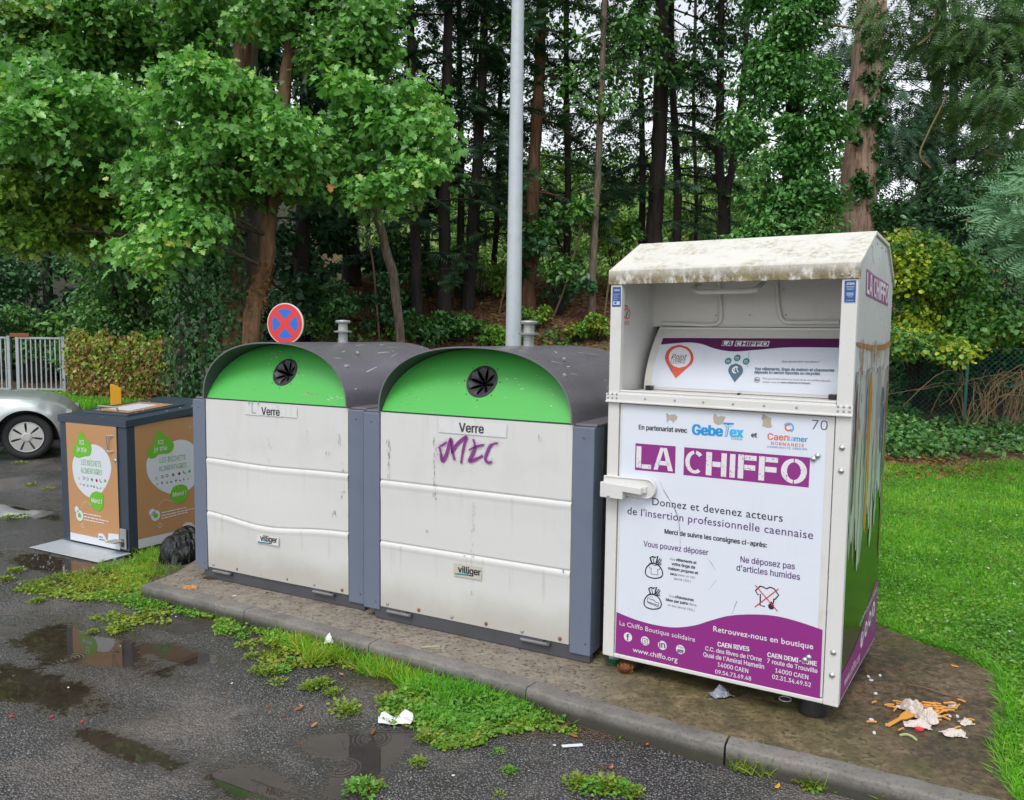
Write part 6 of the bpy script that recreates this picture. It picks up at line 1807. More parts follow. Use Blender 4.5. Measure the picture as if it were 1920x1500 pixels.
cs = [
    ('dark conifer, leftmost of the row right of the maple shelves', (780, 612), [(782, 560, 0), (779, 450, 0), (775, 330, 0), (772, 150, 0), (770, -100, 0)], .11, .06, 'dark', 'fir'),
    ('dark conifer, second from the left in the row left of the lamp post', (830, 600), [(834, 500, 0), (833, 400, 0), (838, 200, 0), (842, -100, 0)], .13, .07, 'dark', 'fir'),
    ('dark conifer leaning right just left of the lamp post', (876, 578), [(882, 500, 0), (890, 380, 0), (900, 230, 0), (908, 60, 0), (915, -150, 0)], .13, .06, 'dark', 'fir'),
    ('thin conifer seen close against the left side of the lamp post', (925, 540), [(928, 470, 0), (934, 350, 0), (938, 150, 0), (940, -100, 0)], .07, .04, 'dark', 'fir'),
    ('orange brown trunked conifer right of the lamp post', (990, 580), [(993, 500, 0), (998, 400, 0), (1004, 260, 0), (1012, 120, 0), (1020, -120, 0)], .15, .08, 'orange', 'fir'),
    ('stout dark conifer above the left part of the white roof', (1222, 545), [(1226, 450, 0), (1232, 350, 0), (1238, 200, 0), (1242, 0, 0), (1244, -200, 0)], .19, .11, 'dark', 'fir'),
    ('thin conifer close to the right of the stout dark conifer', (1268, 535), [(1270, 450, 0), (1270, 350, 0), (1264, 230, 0), (1258, 50, 0)], .10, .06, 'dark', 'fir'),
]
for lab, base, path, r0, r1, bk, mt in cs:
    tr = conifer(lab, base, path, r0, r1, B[bk], mt, nb=50, zlo=1.3, length=(.9, 2.2), per=9, fr=.30)
    tr.done()
# forked dark tree
b_ = ground_hit(1352, 545)
tr = Tree('forked_tree', b_, 'dark tree forking into two stems above the white roof')
y = b_.y
P = tr.trunk([b_, at(1357, 450, y), at(1358, 372, y)], .15, .13, B['dark'], 10)
Pa = tr.trunk([at(1358, 375, y), at(1349, 320, y), at(1350, 200, y), at(1352, 50, y), at(1356, -200, y)], .10, .06, B['dark'], 8)
Pb = tr.trunk([at(1358, 375, y), at(1372, 320, y), at(1382, 240, y), at(1394, 150, y), at(1405, -50, y)], .09, .05, B['dark'], 8)
for c in mass(1350, 60, 70, 110, y, 22, .9) + mass(1320, -200, 200, 140, y, 26, .9): shelf(tr, c, .5, 75, .11, 'dark', 'leaf'); tr.limb(near_path(Pa, c), c, .02, B['dark'])
tr.done()
# slender pale trunk
b_ = ground_hit(1108, 608)
tr = Tree('slender_tree', b_, 'slender pale trunk standing alone left of the white roof')
y = b_.y
P = tr.trunk([b_, at(1112, 500, y), at(1117, 400, y), at(1122, 300, y), at(1127, 190, y), at(1132, 60, y), at(1138, -100, y)], .075, .05, B['pale'], 9, .006)
for c in mass(1140, 120, 110, 90, y, 16, .8) + mass(1120, -120, 200, 130, y, 26, .9): shelf(tr, c, .42, 70, .10, 'mid', 'leaf'); tr.limb(near_path(P, c), c, .016, B['dark'])
tr.done()
# broad leaved crowns over the middle, trunks hidden among the conifers
for (lab, u, v, y, ru, rv, n, mt) in (('leafy tree whose crown closes the top right of the lamp post', 1060, 560, 17.5, 150, 130, 26, 'mid'), ('leafy tree whose crown hangs over the stout dark conifer', 1200, 540, 18.0, 130, 150, 22, 'mid'), ('leafy tree closing the top between maple shelves and lamp post', 860, 560, 17.0, 130, 130, 18, 'mid')):
    b_ = ground_hit(u, v)
    tr = Tree('alder_tree', b_, lab, group='leafy crowns above the conifers')
    P = tr.trunk([b_, at(u + 5, 350, b_.y), at(u + 2, 150, b_.y), at(u, -200, b_.y)], .08, .04, B['dark'], 8)
    for c in mass(u, 60, ru, rv, b_.y, n, 1.0) + mass(u, -190, ru * 1.2, 110, b_.y, n, 1.2): shelf(tr, c, random.uniform(.35, .6), 80, .11, mt, 'leaf'); tr.limb(near_path(P, c), c, .014, B['dark'])
    tr.done()
for (lab, u, v, y0, regs) in (('airy thin leaved tree between lamp post and slender trunk', 1060, 560, 19.0, ((1070, 230, 110, 120, 40), (1150, 300, 70, 70, 20), (1000, 330, 60, 60, 16), (1070, 380, 120, 50, 18))), ('airy thin leaved tree behind the leaning conifer', 890, 570, 19.0, ((890, 230, 80, 130, 32), (800, 250, 50, 120, 20), (940, 300, 40, 70, 12), (860, 380, 90, 50, 18))), ('airy thin leaved tree between stout conifer and fork', 1300, 540, 20.0, ((1300, 230, 70, 120, 32), (1400, 330, 50, 70, 16), (1300, 370, 90, 60, 20)))):
    b_ = at(u, v, y0); b_.z = T(b_.x, b_.y); tr = Tree('birch_tree', b_, lab, group='airy trees behind the conifers')
    P = tr.trunk([b_, at(u + 6, 400, y0), at(u, 200, y0), at(u + 4, 0, y0), at(u, -200, y0)], .06, .03, B['dark'], 7)
    for (a, b2, ra, rb, n) in regs:
        for c in mass(a, b2, ra, rb, y0, n, .8): blob(tr.fo, c, (.55, .5, .42), 62, .085, 'leaf', 'mid', up=.7, shell=.1); tr.limb(near_path(P, c), c, .010, B['dark'], .05, 4)
    tr.done()
# bright trees beyond the bank
random.seed(52)
for k, (u, y, wid, top, mt, lab) in enumerate(((690, 36, 2.6, 7.2, 'far_dark', 'far grey green tree behind the narrow holly'), (800, 33, 2.2, 5.8, 'far', 'far pale tree between the first two conifers'), (905, 36, 2.3, 6.0, 'far', 'far pale tree seen left of the lamp post'), (1010, 34, 2.4, 6.6, 'far', 'far pale tree right of the lamp post'), (1075, 40, 2.6, 8.2, 'far_dark', 'far grey green tree left of the slender trunk'),
        (1170, 34, 2.4, 6.8, 'far', 'far yellow green tree right of the slender trunk'), (1300, 33, 2.6, 7.6, 'far', 'far yellow green tree between the stout conifer and the fork'), (1420, 34, 2.8, 8.6, 'far', 'far yellow green tree right of the fork'), (1540, 38, 3.0, 9.5, 'far_dark', 'far tree behind the ivy tower'), (1700, 36, 3.0, 9.0, 'far_dark', 'far tree right of the big red brown trunk'), (1860, 34, 3.0, 9.0, 'far_dark', 'far tree behind the right-hand conifers'))):
    top += 2.6; x = (u - 960) / F_PX * y; b_ = Vector((x, y, T(x, y)))
    tr = Tree('far_tree', b_, lab, group='pale trees beyond the wooded bank')
    hb = top - b_.z
    P = tr.trunk([b_, b_ + Vector((0, 0, hb * .4)), b_ + Vector((.2, 0, hb * .65))], .15, .05, B['dark'], 6)
    for j in range(60):
        z = hb * random.uniform(.0, .95); rr = wid * math.sqrt(random.random()) * (1 - .5 * (z / hb) ** 2); a = random.uniform(0, 6.283)
        c = b_ + Vector((rr * math.cos(a), rr * math.sin(a), z)); r = random.uniform(.45, .8)
        blob(tr.fo, c, (r, r, r * .6), 100, .17, 'leaf', mt, up=.8, out=.5, shell=.3)
    tr.done()
# undergrowth on the bank
random.seed(61)
for (u, v, r, h, mt, lab, size) in ((1050, 590, .9, 1.9, ['dark', 'mid'], 'dark evergreen shrub right of the orange brown trunk', .13), (640, 640, .7, 1.0, ['mid', 'ivy'], 'low shrub behind the left lifting hook', .09), (720, 630, .4, 1.2, 'dark', 'dark shrub between the two lifting hooks', .09),
        (860, 640, .5, .4, ['mid', 'glossy'], 'low green bramble patch behind the right glass bin', .08), (800, 645, .6, .5, ['ivy', 'mid'], 'low ivy mound left of the bramble patch', .09), (1160, 560, .9, 1.6, ['mid', 'olive'], 'olive shrub left behind the white roof', .10), (1120, 640, .35, .45, ['moss', 'olive'], 'yellow green sprout beside the white bank', .08), (1085, 640, .3, .35, ['clover', 'moss'], 'low sprout left of the white bank', .07),
        (930, 648, .28, .3, 'clover', 'bright green seedling left of the lamp post base', .09), (1000, 610, .4, .3, ['olive', 'mid'], 'olive bramble right of the lamp post base', .07), (560, 640, .8, 1.5, 'dark', 'dark shrub behind the no stopping sign', .1), (1290, 520, 1.0, 1.5, ['mid', 'olive'], 'mid green shrub behind the middle of the white roof', .11), (1420, 510, 1.0, 1.6, ['mid', 'far'], 'light green shrub below the ivy tower', .11), (760, 590, .8, 1.5, ['dark', 'mid'], 'dark shrub at the foot of the first conifer', .1), (900, 560, .7, .8, ['olive', 'far'], 'pale low shrub on the bank left of the lamp post', .1)):
    q = ground_hit(u, v); shrub('shrub', u, v, q.y, r, h, mt, lab, size, 12, 120, 'leaf', 'undergrowth on the bank')
# thin bare stems left of the bank
for (L, lab) in (([(712, 640), (705, 560), (700, 500), (690, 440)], 'bare curved stem rising between the lifting hooks'), ([(1132, 600), (1140, 540), (1144, 500)], 'thin leaning cane at the left side of the white bank'), ([(1035, 600), (1062, 530), (1088, 430), (1092, 400)], 'thin bare sapling left of the slender trunk'), ([(935, 590), (950, 520), (955, 470)], 'thin sapling left of the lamp post')):
    q = ground_hit(*L[0]); o = empty('sapling', q, 0, lab, 'sapling'); mb = MB(); PP = [at(u, v, q.y) - q for u, v in L]; mb.tube(spline(PP, 4), .018, B['twig'], 6); mb.build('stem', o, smooth=True)
    fo = Foliage(); e = PP[-1]; blob(fo, e, (.3, .3, .25), 40, .09, 'leaf', 'olive'); fo.build('leaves', o)
# leaf litter and ground ivy
fo = Foliage(); n = 26000
xx = rng.uniform(-5, 6, n); yy = rng.uniform(9.2, 19, n); zz_ = np.array([T(a, b) for a, b in zip(xx, yy)]) + .015
P_ = np.stack([xx, yy, zz_], 1); nn_ = UP + .5 * rng.normal(size=(n, 3)); dd_ = rng.normal(size=(n, 3)) * np.array([1, 1, .2]); ss = .075 * rng.uniform(.6, 1.3, n)
fo.add('leaf', 'rust', P_, nn_, dd_, ss)
o = fo.build('leaf_litter'); tag(o, kind='stuff', label='brown fallen leaves covering the bank under the trees')
def ground_cover(name, label, L, n, size, kind, mats, hgt=.18):
    fo = Foliage()
    for (u, v, ru, rv) in L:
        P_ = []
        for _ in range(n):
            a = random.uniform(0, 6.283); q = math.sqrt(random.random()); p = ground_hit(u + ru * q * math.cos(a), v + rv * q * math.sin(a)) if False else None
            P_.append((u + ru * q * math.cos(a), v + rv * q * math.sin(a)))
        Q = []
        for (a, b) in P_:
            p = ground_hit(a, b); Q.append((p.x, p.y, p.z + random.random() * hgt))
        Q = np.array(Q); m_ = len(Q)
        for j, mt in enumerate(mats):
            q = Q[j::len(mats)]; k_ = len(q); fo.add(kind, mt, q, UP + np.array([0, -.5, 0]) + .5 * rng.normal(size=(k_, 3)), rng.normal(size=(k_, 3)) * np.array([1, 1, .4]), size * rng.uniform(.6, 1.3, k_))
    o = fo.build(name); return tag(o, label, kind='stuff')
ground_cover('ground_ivy', 'ivy and nettles along the foot of the mesh fence', [(1700, 835, 60, 30), (1770, 830, 70, 34), (1850, 830, 80, 34), (1940, 830, 70, 34), (1690, 800, 40, 40)], 800, .07, 'ivy', ['ivy', 'mid', 'mid'], .22)
ground_cover('bank_ivy', 'patchy ivy on the leaf covered bank', [(830, 635, 80, 14), (650, 640, 50, 20), (560, 640, 60, 20), (960, 640, 60, 14), (760, 640, 60, 12), (1060, 640, 50, 12)], 150, .075, 'ivy', ['ivy', 'clover', 'mid'], .2)

# ---- right side ------------------------------------------------------------
random.seed(71)
b_ = at(1480, 600, 15.0); b_.z = T(b_.x, b_.y)
tr = Tree('ivy_tower_tree', b_, 'tree smothered in bushy ivy like a tower above the white roof')
y = b_.y
P = tr.trunk([b_, at(1485, 400, y), at(1490, 200, y), at(1495, 0, y), at(1500, -300, y)], .22, .12, B['dark'], 10)
for v in range(-330, 470, 26):
    for j in range(5):
        wpx = 92 + 22 * math.sin(v * .031 + 1) - 18 * (v < 100)
        u = 1478 + random.uniform(-1, 1) * wpx * .88; c = at(u, v + random.uniform(-14, 14), y - .25 - .75 * math.sqrt(max(0, 1 - ((u - 1478) / 125) ** 2)) * random.uniform(.4, 1))
        r = random.uniform(.26, .42); blob(tr.fo, c, (r, r, r * .62), int(210 * (r / .33) ** 2), .095, 'leaf', 'glossy', up=.8, out=.75, shell=.35, droop=.5)
        if j % 2 == 0: tr.limb(near_path(P, c), c, .02, B['dark'])
tr.done()
b_ = at(1596, 640, 16.2); b_.z = T(b_.x, b_.y); y = 16.2
tr = Tree('redwood_tree', b_, 'big red brown trunk with climbing ivy right above the white roof')
P = tr.trunk([b_, at(1600, 520, y), at(1604, 430, y), at(1612, 330, y), at(1619, 220, y), at(1628, 100, y), at(1635, 0, y), at(1645, -300, y)], .43, .24, B['redwood'], 20, .004)
iv = [at(1648, 120, y - .3), at(1640, 180, y - .33), at(1636, 240, y - .36), at(1645, 300, y - .33), at(1650, 340, y - .3)]
for c, r in zip([at(1634, 100, y - .28), at(1632, 150, y - .3), at(1640, 200, y - .3), at(1632, 220, y - .33), at(1648, 250, y - .27), at(1645, 290, y - .28), at(1652, 330, y - .26), at(1612, 340, y - .38), at(1622, 355, y - .38), at(1640, 390, y - .32), at(1645, 420, y - .3), at(1630, 60, y - .26), at(1655, 100, y - .2), at(1660, 170, y - .2), at(1655, 220, y - .2), at(1609, 260, y - .3), at(1606, 200, y - .3)], [.2, .22, .24, .24, .2, .2, .18, .2, .2, .2, .2, .16, .2, .2, .2, .1, .1]):
    blob(tr.ivy, c, (r, .12, r * 1.2), int(150 * r / .2), .085, 'ivy', 'ivy', up=.3, out=.5, shell=.1); 
for a, b2 in ((((1612, 55)), (1470, 5)), ((1590, 215), (1572, 200)), ((1640, 235), (1668, 210))):
    A_, B_ = at(a[0], a[1], y - .2), at(b2[0], b2[1], y - .6); tr.limb(A_, B_, .03, B['twig'], -.06, 6)
tr.done()
def drooping(label, base, path, r0, r1, regions, mat, kind='frond', fr=.34, dens=1.0, name='conifer_tree', bark='dark', group='conifers on the right'):
    b_ = at(base[0], base[1], base[2]); b_.z = T(b_.x, b_.y)
    tr = Tree(name, b_, label, group=group)
    P = tr.trunk([b_] + [at(u, v, base[2]) for u, v in path], r0, r1, B[bark], 10)
    for (u, v, ru, rv, y, n) in regions:
        for c in mass(u, v, ru, rv, y, n, .9):
            r = random.uniform(.4, .65); m_ = int(60 * dens)
            uu = unit(m_) * np.array([r, r, r * .35]); N = UP + .45 * rng.normal(size=(m_, 3)); D = uu * np.array([1, 1, .2]) / r + np.array([0, 0, -.75]) + .35 * rng.normal(size=(m_, 3))
            tr.fo.add(kind, mat, np.array(tuple(c)) + uu, N, D, fr * rng.uniform(.6, 1.3, m_))
            if random.random() < .6: tr.limb(near_path(P, c), c, .022, B[bark], .02)
    return tr
tr = drooping('dark conifer trunk close right of the big red brown trunk', (1735, 640, 18.5), [(1740, 450), (1746, 300), (1758, 150), (1765, 0), (1770, -250)], .17, .10, [(1582, 110, 24, 130, 18.5, 9), (1695, 150, 30, 150, 18, 10), (1690, 330, 50, 90, 17.5, 14), (1720, -150, 160, 140, 18, 16), (1790, 430, 80, 40, 17, 12)], 'fir'); tr.done()
tr = drooping('dark conifer trunk second right of the big red brown trunk', (1772, 640, 19.5), [(1778, 450), (1785, 300), (1790, 100), (1795, -200)], .13, .08, [(1870, 340, 80, 80, 18.5, 18), (1800, 250, 50, 90, 19, 7), (1830, 440, 90, 40, 17.0, 16), (1900, 120, 80, 120, 19.5, 10)], 'fir'); tr.done()
tr = drooping('conifer with soft drooping sprays in the upper right corner', (2080, 640, 13.0), [(2080, 400), (2085, 100), (2090, -300)], .2, .1, [(1760, 60, 60, 70, 12.0, 9), (1860, 60, 70, 60, 11.8, 11), (1895, 170, 50, 70, 11.6, 9), (1840, 190, 40, 40, 11.8, 5), (1700, 20, 50, 40, 12.6, 5), (1850, -150, 220, 120, 12.2, 30), (2000, 150, 120, 200, 12.2, 20)], 'fir_green', fr=.24, dens=1.1)
for L in ([(1915, 245), (1880, 240), (1868, 215), (1850, 190)], [(1890, 295), (1850, 285), (1845, 250), (1850, 200)], [(1755, 10), (1748, 60), (1720, 85)], [(1775, 180), (1760, 210), (1740, 250), (1725, 290), (1745, 315)]):
    tr.wood.tube([p - tr.o for p in spline([at(u, v, 11.4) for u, v in L], 5)], .014, B['twig'], 5)
tr.done()
# blue green robinia coming in from the right edge
b_ = at(2090, 800, 8.6); b_.z = T(b_.x, b_.y)
tr = Tree('robinia_tree', b_, 'blue green feather leaved branch reaching in at the right edge')
P = tr.trunk([b_, at(2080, 600, 8.6), at(2060, 350, 8.6), at(2050, 0, 8.6)], .10, .05, B['grey'], 8)
for (u, v, ru, rv, n) in ((1915, 355, 35, 25, 5), (1920, 420, 45, 35, 6), (1890, 395, 25, 12, 2), (2010, 300, 60, 80, 8), (1930, 470, 25, 15, 2), (2020, 460, 60, 80, 8)):
    for c in mass(u, v, ru, rv, 8.5, n, .4):
        m_ = 24; r = .22; uu = unit(m_) * np.array([r, r, r * .5]); tr.fo.add('pinnate', 'robinia', np.array(tuple(c)) + uu, UP + np.array([0, -.4, 0]) + .35 * rng.normal(size=(m_, 3)), uu / r + np.array([-.4, 0, -.35]) + .4 * rng.normal(size=(m_, 3)), .25 * rng.uniform(.7, 1.2, m_), 1.3); tr.limb(near_path(P, c), c, .012, B['grey'], .05, 4)
tr.done()
# hazels
random.seed(83)
def bush_px(name, label, base, regions, mats, kind, size, r=(.22, .38), per=95, y0=None, group=None, bark='dark', fl=.6):
    b_ = at(*base); b_.z = T(b_.x, b_.y); tr = Tree(name, b_, label, 'shrub', group)
    for (u, v, ru, rv, y, n) in regions:
        for c in mass(u, v, ru, rv, y, n, .35):
            rr = random.uniform(*r); blob(tr.fo, c, (rr, rr, rr * fl), int(per * (rr / .3) ** 2), size, kind, random.choice(mats), up=.5, out=.6, jit=.5, shell=.25, droop=.5)
            if random.random() < .5: tr.limb(b_, c, .016, B[bark], .08, 5)
    return tr
tr = bush_px('hazel_shrub', 'yellowing hazel immediately right of the white bank', (1715, 780, 13.2), [(1740, 500, 75, 45, 12.6, 20), (1715, 560, 45, 60, 12.8, 14), (1700, 620, 30, 50, 12.8, 8), (1790, 540, 70, 40, 12.8, 14), (1692, 650, 24, 45, 12.2, 7), (1775, 655, 40, 22, 12.2, 5), (1715, 470, 45, 25, 12.7, 6)], ['hazel', 'hazel', 'olive', 'mid', 'mid'], 'round', .066, per=150, group='hazels behind the mesh fence'); tr.done('stems')
tr = bush_px('hazel_shrub', 'yellowing hazel hanging over the green fence post', (1850, 790, 13.0), [(1840, 610, 80, 35, 12.8, 15), (1900, 625, 60, 35, 12.8, 10), (1770, 630, 50, 30, 12.9, 6), (1980, 620, 70, 60, 12.6, 10)], ['hazel', 'hazel', 'olive', 'mid', 'mid'], 'round', .066, per=150, group='hazels behind the mesh fence'); tr.done('stems')
tr = bush_px('wild_rose', 'dark green wild rose with red hips behind the hazels', (1860, 760, 13.8), [(1860, 530, 70, 60, 13.2, 16), (1830, 600, 80, 40, 13.2, 10), (1900, 560, 60, 60, 13.4, 12), (1800, 690, 90, 50, 13.4, 14), (1900, 700, 70, 40, 13.5, 10)], ['mid', 'dark', 'ivy'], 'leaf', .075)
hip = MB()
for (u, v) in ((1882, 528), (1884, 540), (1868, 550), (1901, 552), (1842, 508), (1852, 440), (1813, 415), (1866, 552), (1802, 595), (1835, 510)):
    c = at(u + random.uniform(-2, 2), v, 12.8) - tr.o; hip.lathe([(.002, -.022), (.016, -.012), (.021, 0), (.016, .014), (.004, .02)], M['pin_red'], 8, Matrix.Translation(c))
hip.build('rose_hips', tr.root, smooth=True); tr.done('stems')
# dead brambles
b_ = at(1860, 790, 12.1); b_.z = T(b_.x, b_.y)
db = empty('dead_brambles', b_, 0, 'tangle of dead brown bramble canes at the fence foot', 'brambles')
mb = MB()
random.seed(15)
for k in range(75):
    u0 = random.uniform(1800, 1990); a = at(u0, random.uniform(770, 800), 12.0 + random.uniform(-.2, .3)); l_ = random.uniform(.5, 1.3); dx = random.gauss(.35, .5)
    pts = [a, a + Vector((dx * l_ * .4, random.uniform(-.1, .1), l_ * .55)), a + Vector((dx * l_ * .9, random.uniform(-.2, .1), l_ * random.uniform(.4, .8))), a + Vector((dx * l_ * 1.4, random.uniform(-.2, .2), l_ * random.uniform(.0, .5)))]
    mb.tube([p - b_ for p in spline(pts, 4)], random.uniform(.003, .006), B['twig'], 4, caps=False)
mb.build('canes', db)
for k, (u, v, y, lab) in enumerate(((1690, 690, 14.6, 'dark yew hedge bush closing the view left of the green fence post'), (1790, 720, 15.0, 'dark bush right behind the green fence post'), (1900, 700, 15.2, 'dark bush behind the dead brambles'), (2020, 700, 14.6, 'dark bush outside the right edge'), (1740, 560, 16.2, 'dark tall bush behind the first hazel'), (1880, 520, 16.6, 'dark tall bush behind the robinia'))):
    shrub('yew_bush', u, 760, y, 1.5, 2.2 if v > 600 else 4.2, ['dark', 'ivy'], lab, .12, 18, 190, 'leaf', 'dark bushes behind the mesh fence')

# ---- grass -------------------------------------------------------------------
def grass(fo, P_, h, mat, lean=.35, wid=1.0, kind='blade'):
    n = len(P_); a = rng.uniform(0, 2 * math.pi, n); N = np.stack([np.cos(a), np.sin(a), np.zeros(n)], 1)
    D = UP + lean * rng.normal(size=(n, 3)) * np.array([1, 1, .2]); fo.add(kind, mat, P_, N, D, h * rng.uniform(.5, 1.3, n), wid)
PP = np.array(PADPOLY)
def in_pad(x, y):
    c = np.zeros(len(x), bool); j = len(PP) - 1
    for i in range(len(PP)):
        with np.errstate(divide='ignore', invalid='ignore'):
            hit = ((PP[i, 1] > y) != (PP[j, 1] > y)) & (x < (PP[j, 0] - PP[i, 0]) * (y - PP[i, 1]) / (PP[j, 1] - PP[i, 1]) + PP[i, 0])
        c ^= hit; j = i
    return c
KX = np.array([q.x for q in KERB]); KYv = np.array([q.y for q in KERB])
fo = Foliage()
n = 230000; n_side = 110000
yy = np.exp(rng.uniform(math.log(2.2), math.log(11.2), n)); uu = rng.uniform(1540, 2150, n); xx = (uu - 960) / F_PX * yy
ys_ = np.exp(rng.uniform(math.log(1.6), math.log(11.2), n_side)); xs_ = np.maximum((2150 - 960) / F_PX * ys_, 1.2) + rng.uniform(0, 1, n_side) ** 1.5 * (1.5 + .5 * ys_)
xx = np.concatenate([xx, xs_]); yy = np.concatenate([yy, ys_]); n = len(xx)
ok = ~in_pad(xx, yy) & (yy > np.interp(xx, KX, KYv) + .14) & (xx > 1.2)
xx, yy = xx[ok], yy[ok]
edge = yy > 10.7 + .25 * np.sin(xx * 2) - .5 * rng.random(len(xx))
xx, yy = xx[~edge], yy[~edge]
zz_ = np.array([T(a, b) for a, b in zip(xx, yy)])
near = yy < 4.6
lump = .75 + .5 * np.sin(xx * 3.1 + 1.3 * np.sin(yy * 2.2)) * np.sin(yy * 2.7)
P_ = np.stack([xx, yy, zz_], 1)
sizes = (.030 + .020 * np.clip(lump, 0, 1.3)) * np.where(yy > 6, 1.1, 1.0)
k_ = rng.random(len(xx))
for sel, mt in ((k_ < .80, 'grass'), (k_ >= .80, 'weed')):
    a = np.where(sel & near)[0]; b = np.where(sel & ~near)[0]
    if mt == 'weed': a = a[::2]; b = b[::2]
    grass(fo, P_[a], sizes[a], mt, .55, .55); grass(fo, P_[b], sizes[b], mt, .5, .5 + .12 * (yy[b] - 4.6), 'blade2')
m_ = rng.choice(len(xx), 46000, replace=False)
q = P_[m_] + np.array([0, 0, .03]) * rng.random((len(m_), 1)) + np.array([0, 0, .012]); fo.add('round', 'clover', q, UP + .35 * rng.normal(size=q.shape), rng.normal(size=q.shape) * np.array([1, 1, .15]), .018 * rng.uniform(.6, 1.4, len(q)))
m_ = rng.choice(len(xx), 260, replace=False); q = P_[m_] + np.array([0, 0, .035]); fo.add('round', 'daisy', q, UP + .3 * rng.normal(size=q.shape), rng.normal(size=q.shape) * np.array([1, 1, .1]), .016 * rng.uniform(.6, 1.3, len(q)))
m_ = rng.choice(len(xx), 5000, replace=False); q = P_[m_] + np.array([0, 0, .02]); fo.add('leaf', 'rust', q[::6], UP + .4 * rng.normal(size=q[::6].shape), rng.normal(size=q[::6].shape) * np.array([1, 1, .15]), .03 * rng.uniform(.6, 1.3, len(q[::6])))
n2 = 26000
xx = rng.uniform(-1.9, 3.5, n2); yy = rng.uniform(5.2, 9.6, n2); ok = ~in_pad(xx, yy) & (yy > np.interp(xx, KX, KYv) + 1.0); P_ = np.stack([xx[ok], yy[ok], np.array([T(a, b) for a, b in zip(xx[ok], yy[ok])])], 1); grass(fo, P_, .07, 'grass', .5, .9, 'blade2')
tag(fo.build('lawn_grass'), 'short green lawn right of the white bank', kind='stuff')
fo = Foliage(); n = 30000
vv = rng.uniform(722, 772, n); uu = rng.uniform(-60, 420, n)
Q = np.array([tuple(on_z(a, b, .07)) for a, b in zip(uu, vv)]); Q = Q[(Q[:, 1] > 16.2) & (Q[:, 1] < 21)]
grass(fo, Q, .10, 'grass', .5, 1.6, 'blade2')
tag(fo.build('verge_grass'), 'grass verge in front of the bar gate and hedge', kind='stuff')
# kerbside grass
fo = Foliage()
def patch(u, v, ru, rv, n, h, mats, kinds=('blade',), soft=1.0):
    a = rng.uniform(0, 2 * math.pi, n); q = np.sqrt(rng.random(n)) * (1 + .18 * np.sin(a * 5 + u)); U = u + ru * q * np.cos(a); V_ = v + rv * q * np.sin(a)
    Q = np.array([tuple(on_z(x, y, .0)) for x, y in zip(U, V_)]); Q = Q[(Q[:, 0] < KX[0] + .05) | (Q[:, 1] < np.interp(Q[:, 0], KX, KYv) - .004)]
    Q = Q[~in_pad(Q[:, 0], Q[:, 1])]
    lx = (Q[:, 0] - CO.o.x) * CO.X.x + (Q[:, 1] - CO.o.y) * CO.X.y; ly = (Q[:, 0] - CO.o.x) * CO.Y.x + (Q[:, 1] - CO.o.y) * CO.Y.y
    Q = Q[~((lx > -.05) & (lx < .83) & (ly > -.29) & (ly < 1.0))]
    Q = np.concatenate([Q, Q + np.concatenate([.012 * rng.normal(size=(len(Q), 2)), np.zeros((len(Q), 1))], 1)])
    Q = Q[(Q[:, 0] < KX[0] + .05) | (Q[:, 1] < np.interp(Q[:, 0], KX, KYv) - .004)]
    lx = (Q[:, 0] - CO.o.x) * CO.X.x + (Q[:, 1] - CO.o.y) * CO.X.y; ly = (Q[:, 0] - CO.o.x) * CO.Y.x + (Q[:, 1] - CO.o.y) * CO.Y.y
    Q = Q[~((lx > -.07) & (lx < .85) & (ly > -.32) & (ly < 1.0))]
    lum = np.sin(Q[:, 0] * 19 + 2 * np.sin(Q[:, 1] * 13)) + np.sin(Q[:, 1] * 23 + Q[:, 0] * 7); Q = Q[rng.random(len(Q)) < np.clip(.56 + .32 * lum, .10, 1)]; h = h * .72
    for j, mt in enumerate(mats):
        s_ = Q[j::len(mats)]
        if mt in ('clover', 'moss', 'ivy'):
            fo.add('round', mt, s_ + np.array([0, 0, h * .5]) * rng.random((len(s_), 1)) + np.array([0, 0, .006]), UP + .45 * rng.normal(size=s_.shape), rng.normal(size=s_.shape) * np.array([1, 1, .2]), .016 * rng.uniform(.5, 1.5, len(s_)))
        else: grass(fo, s_, h, mt, .6, .5)
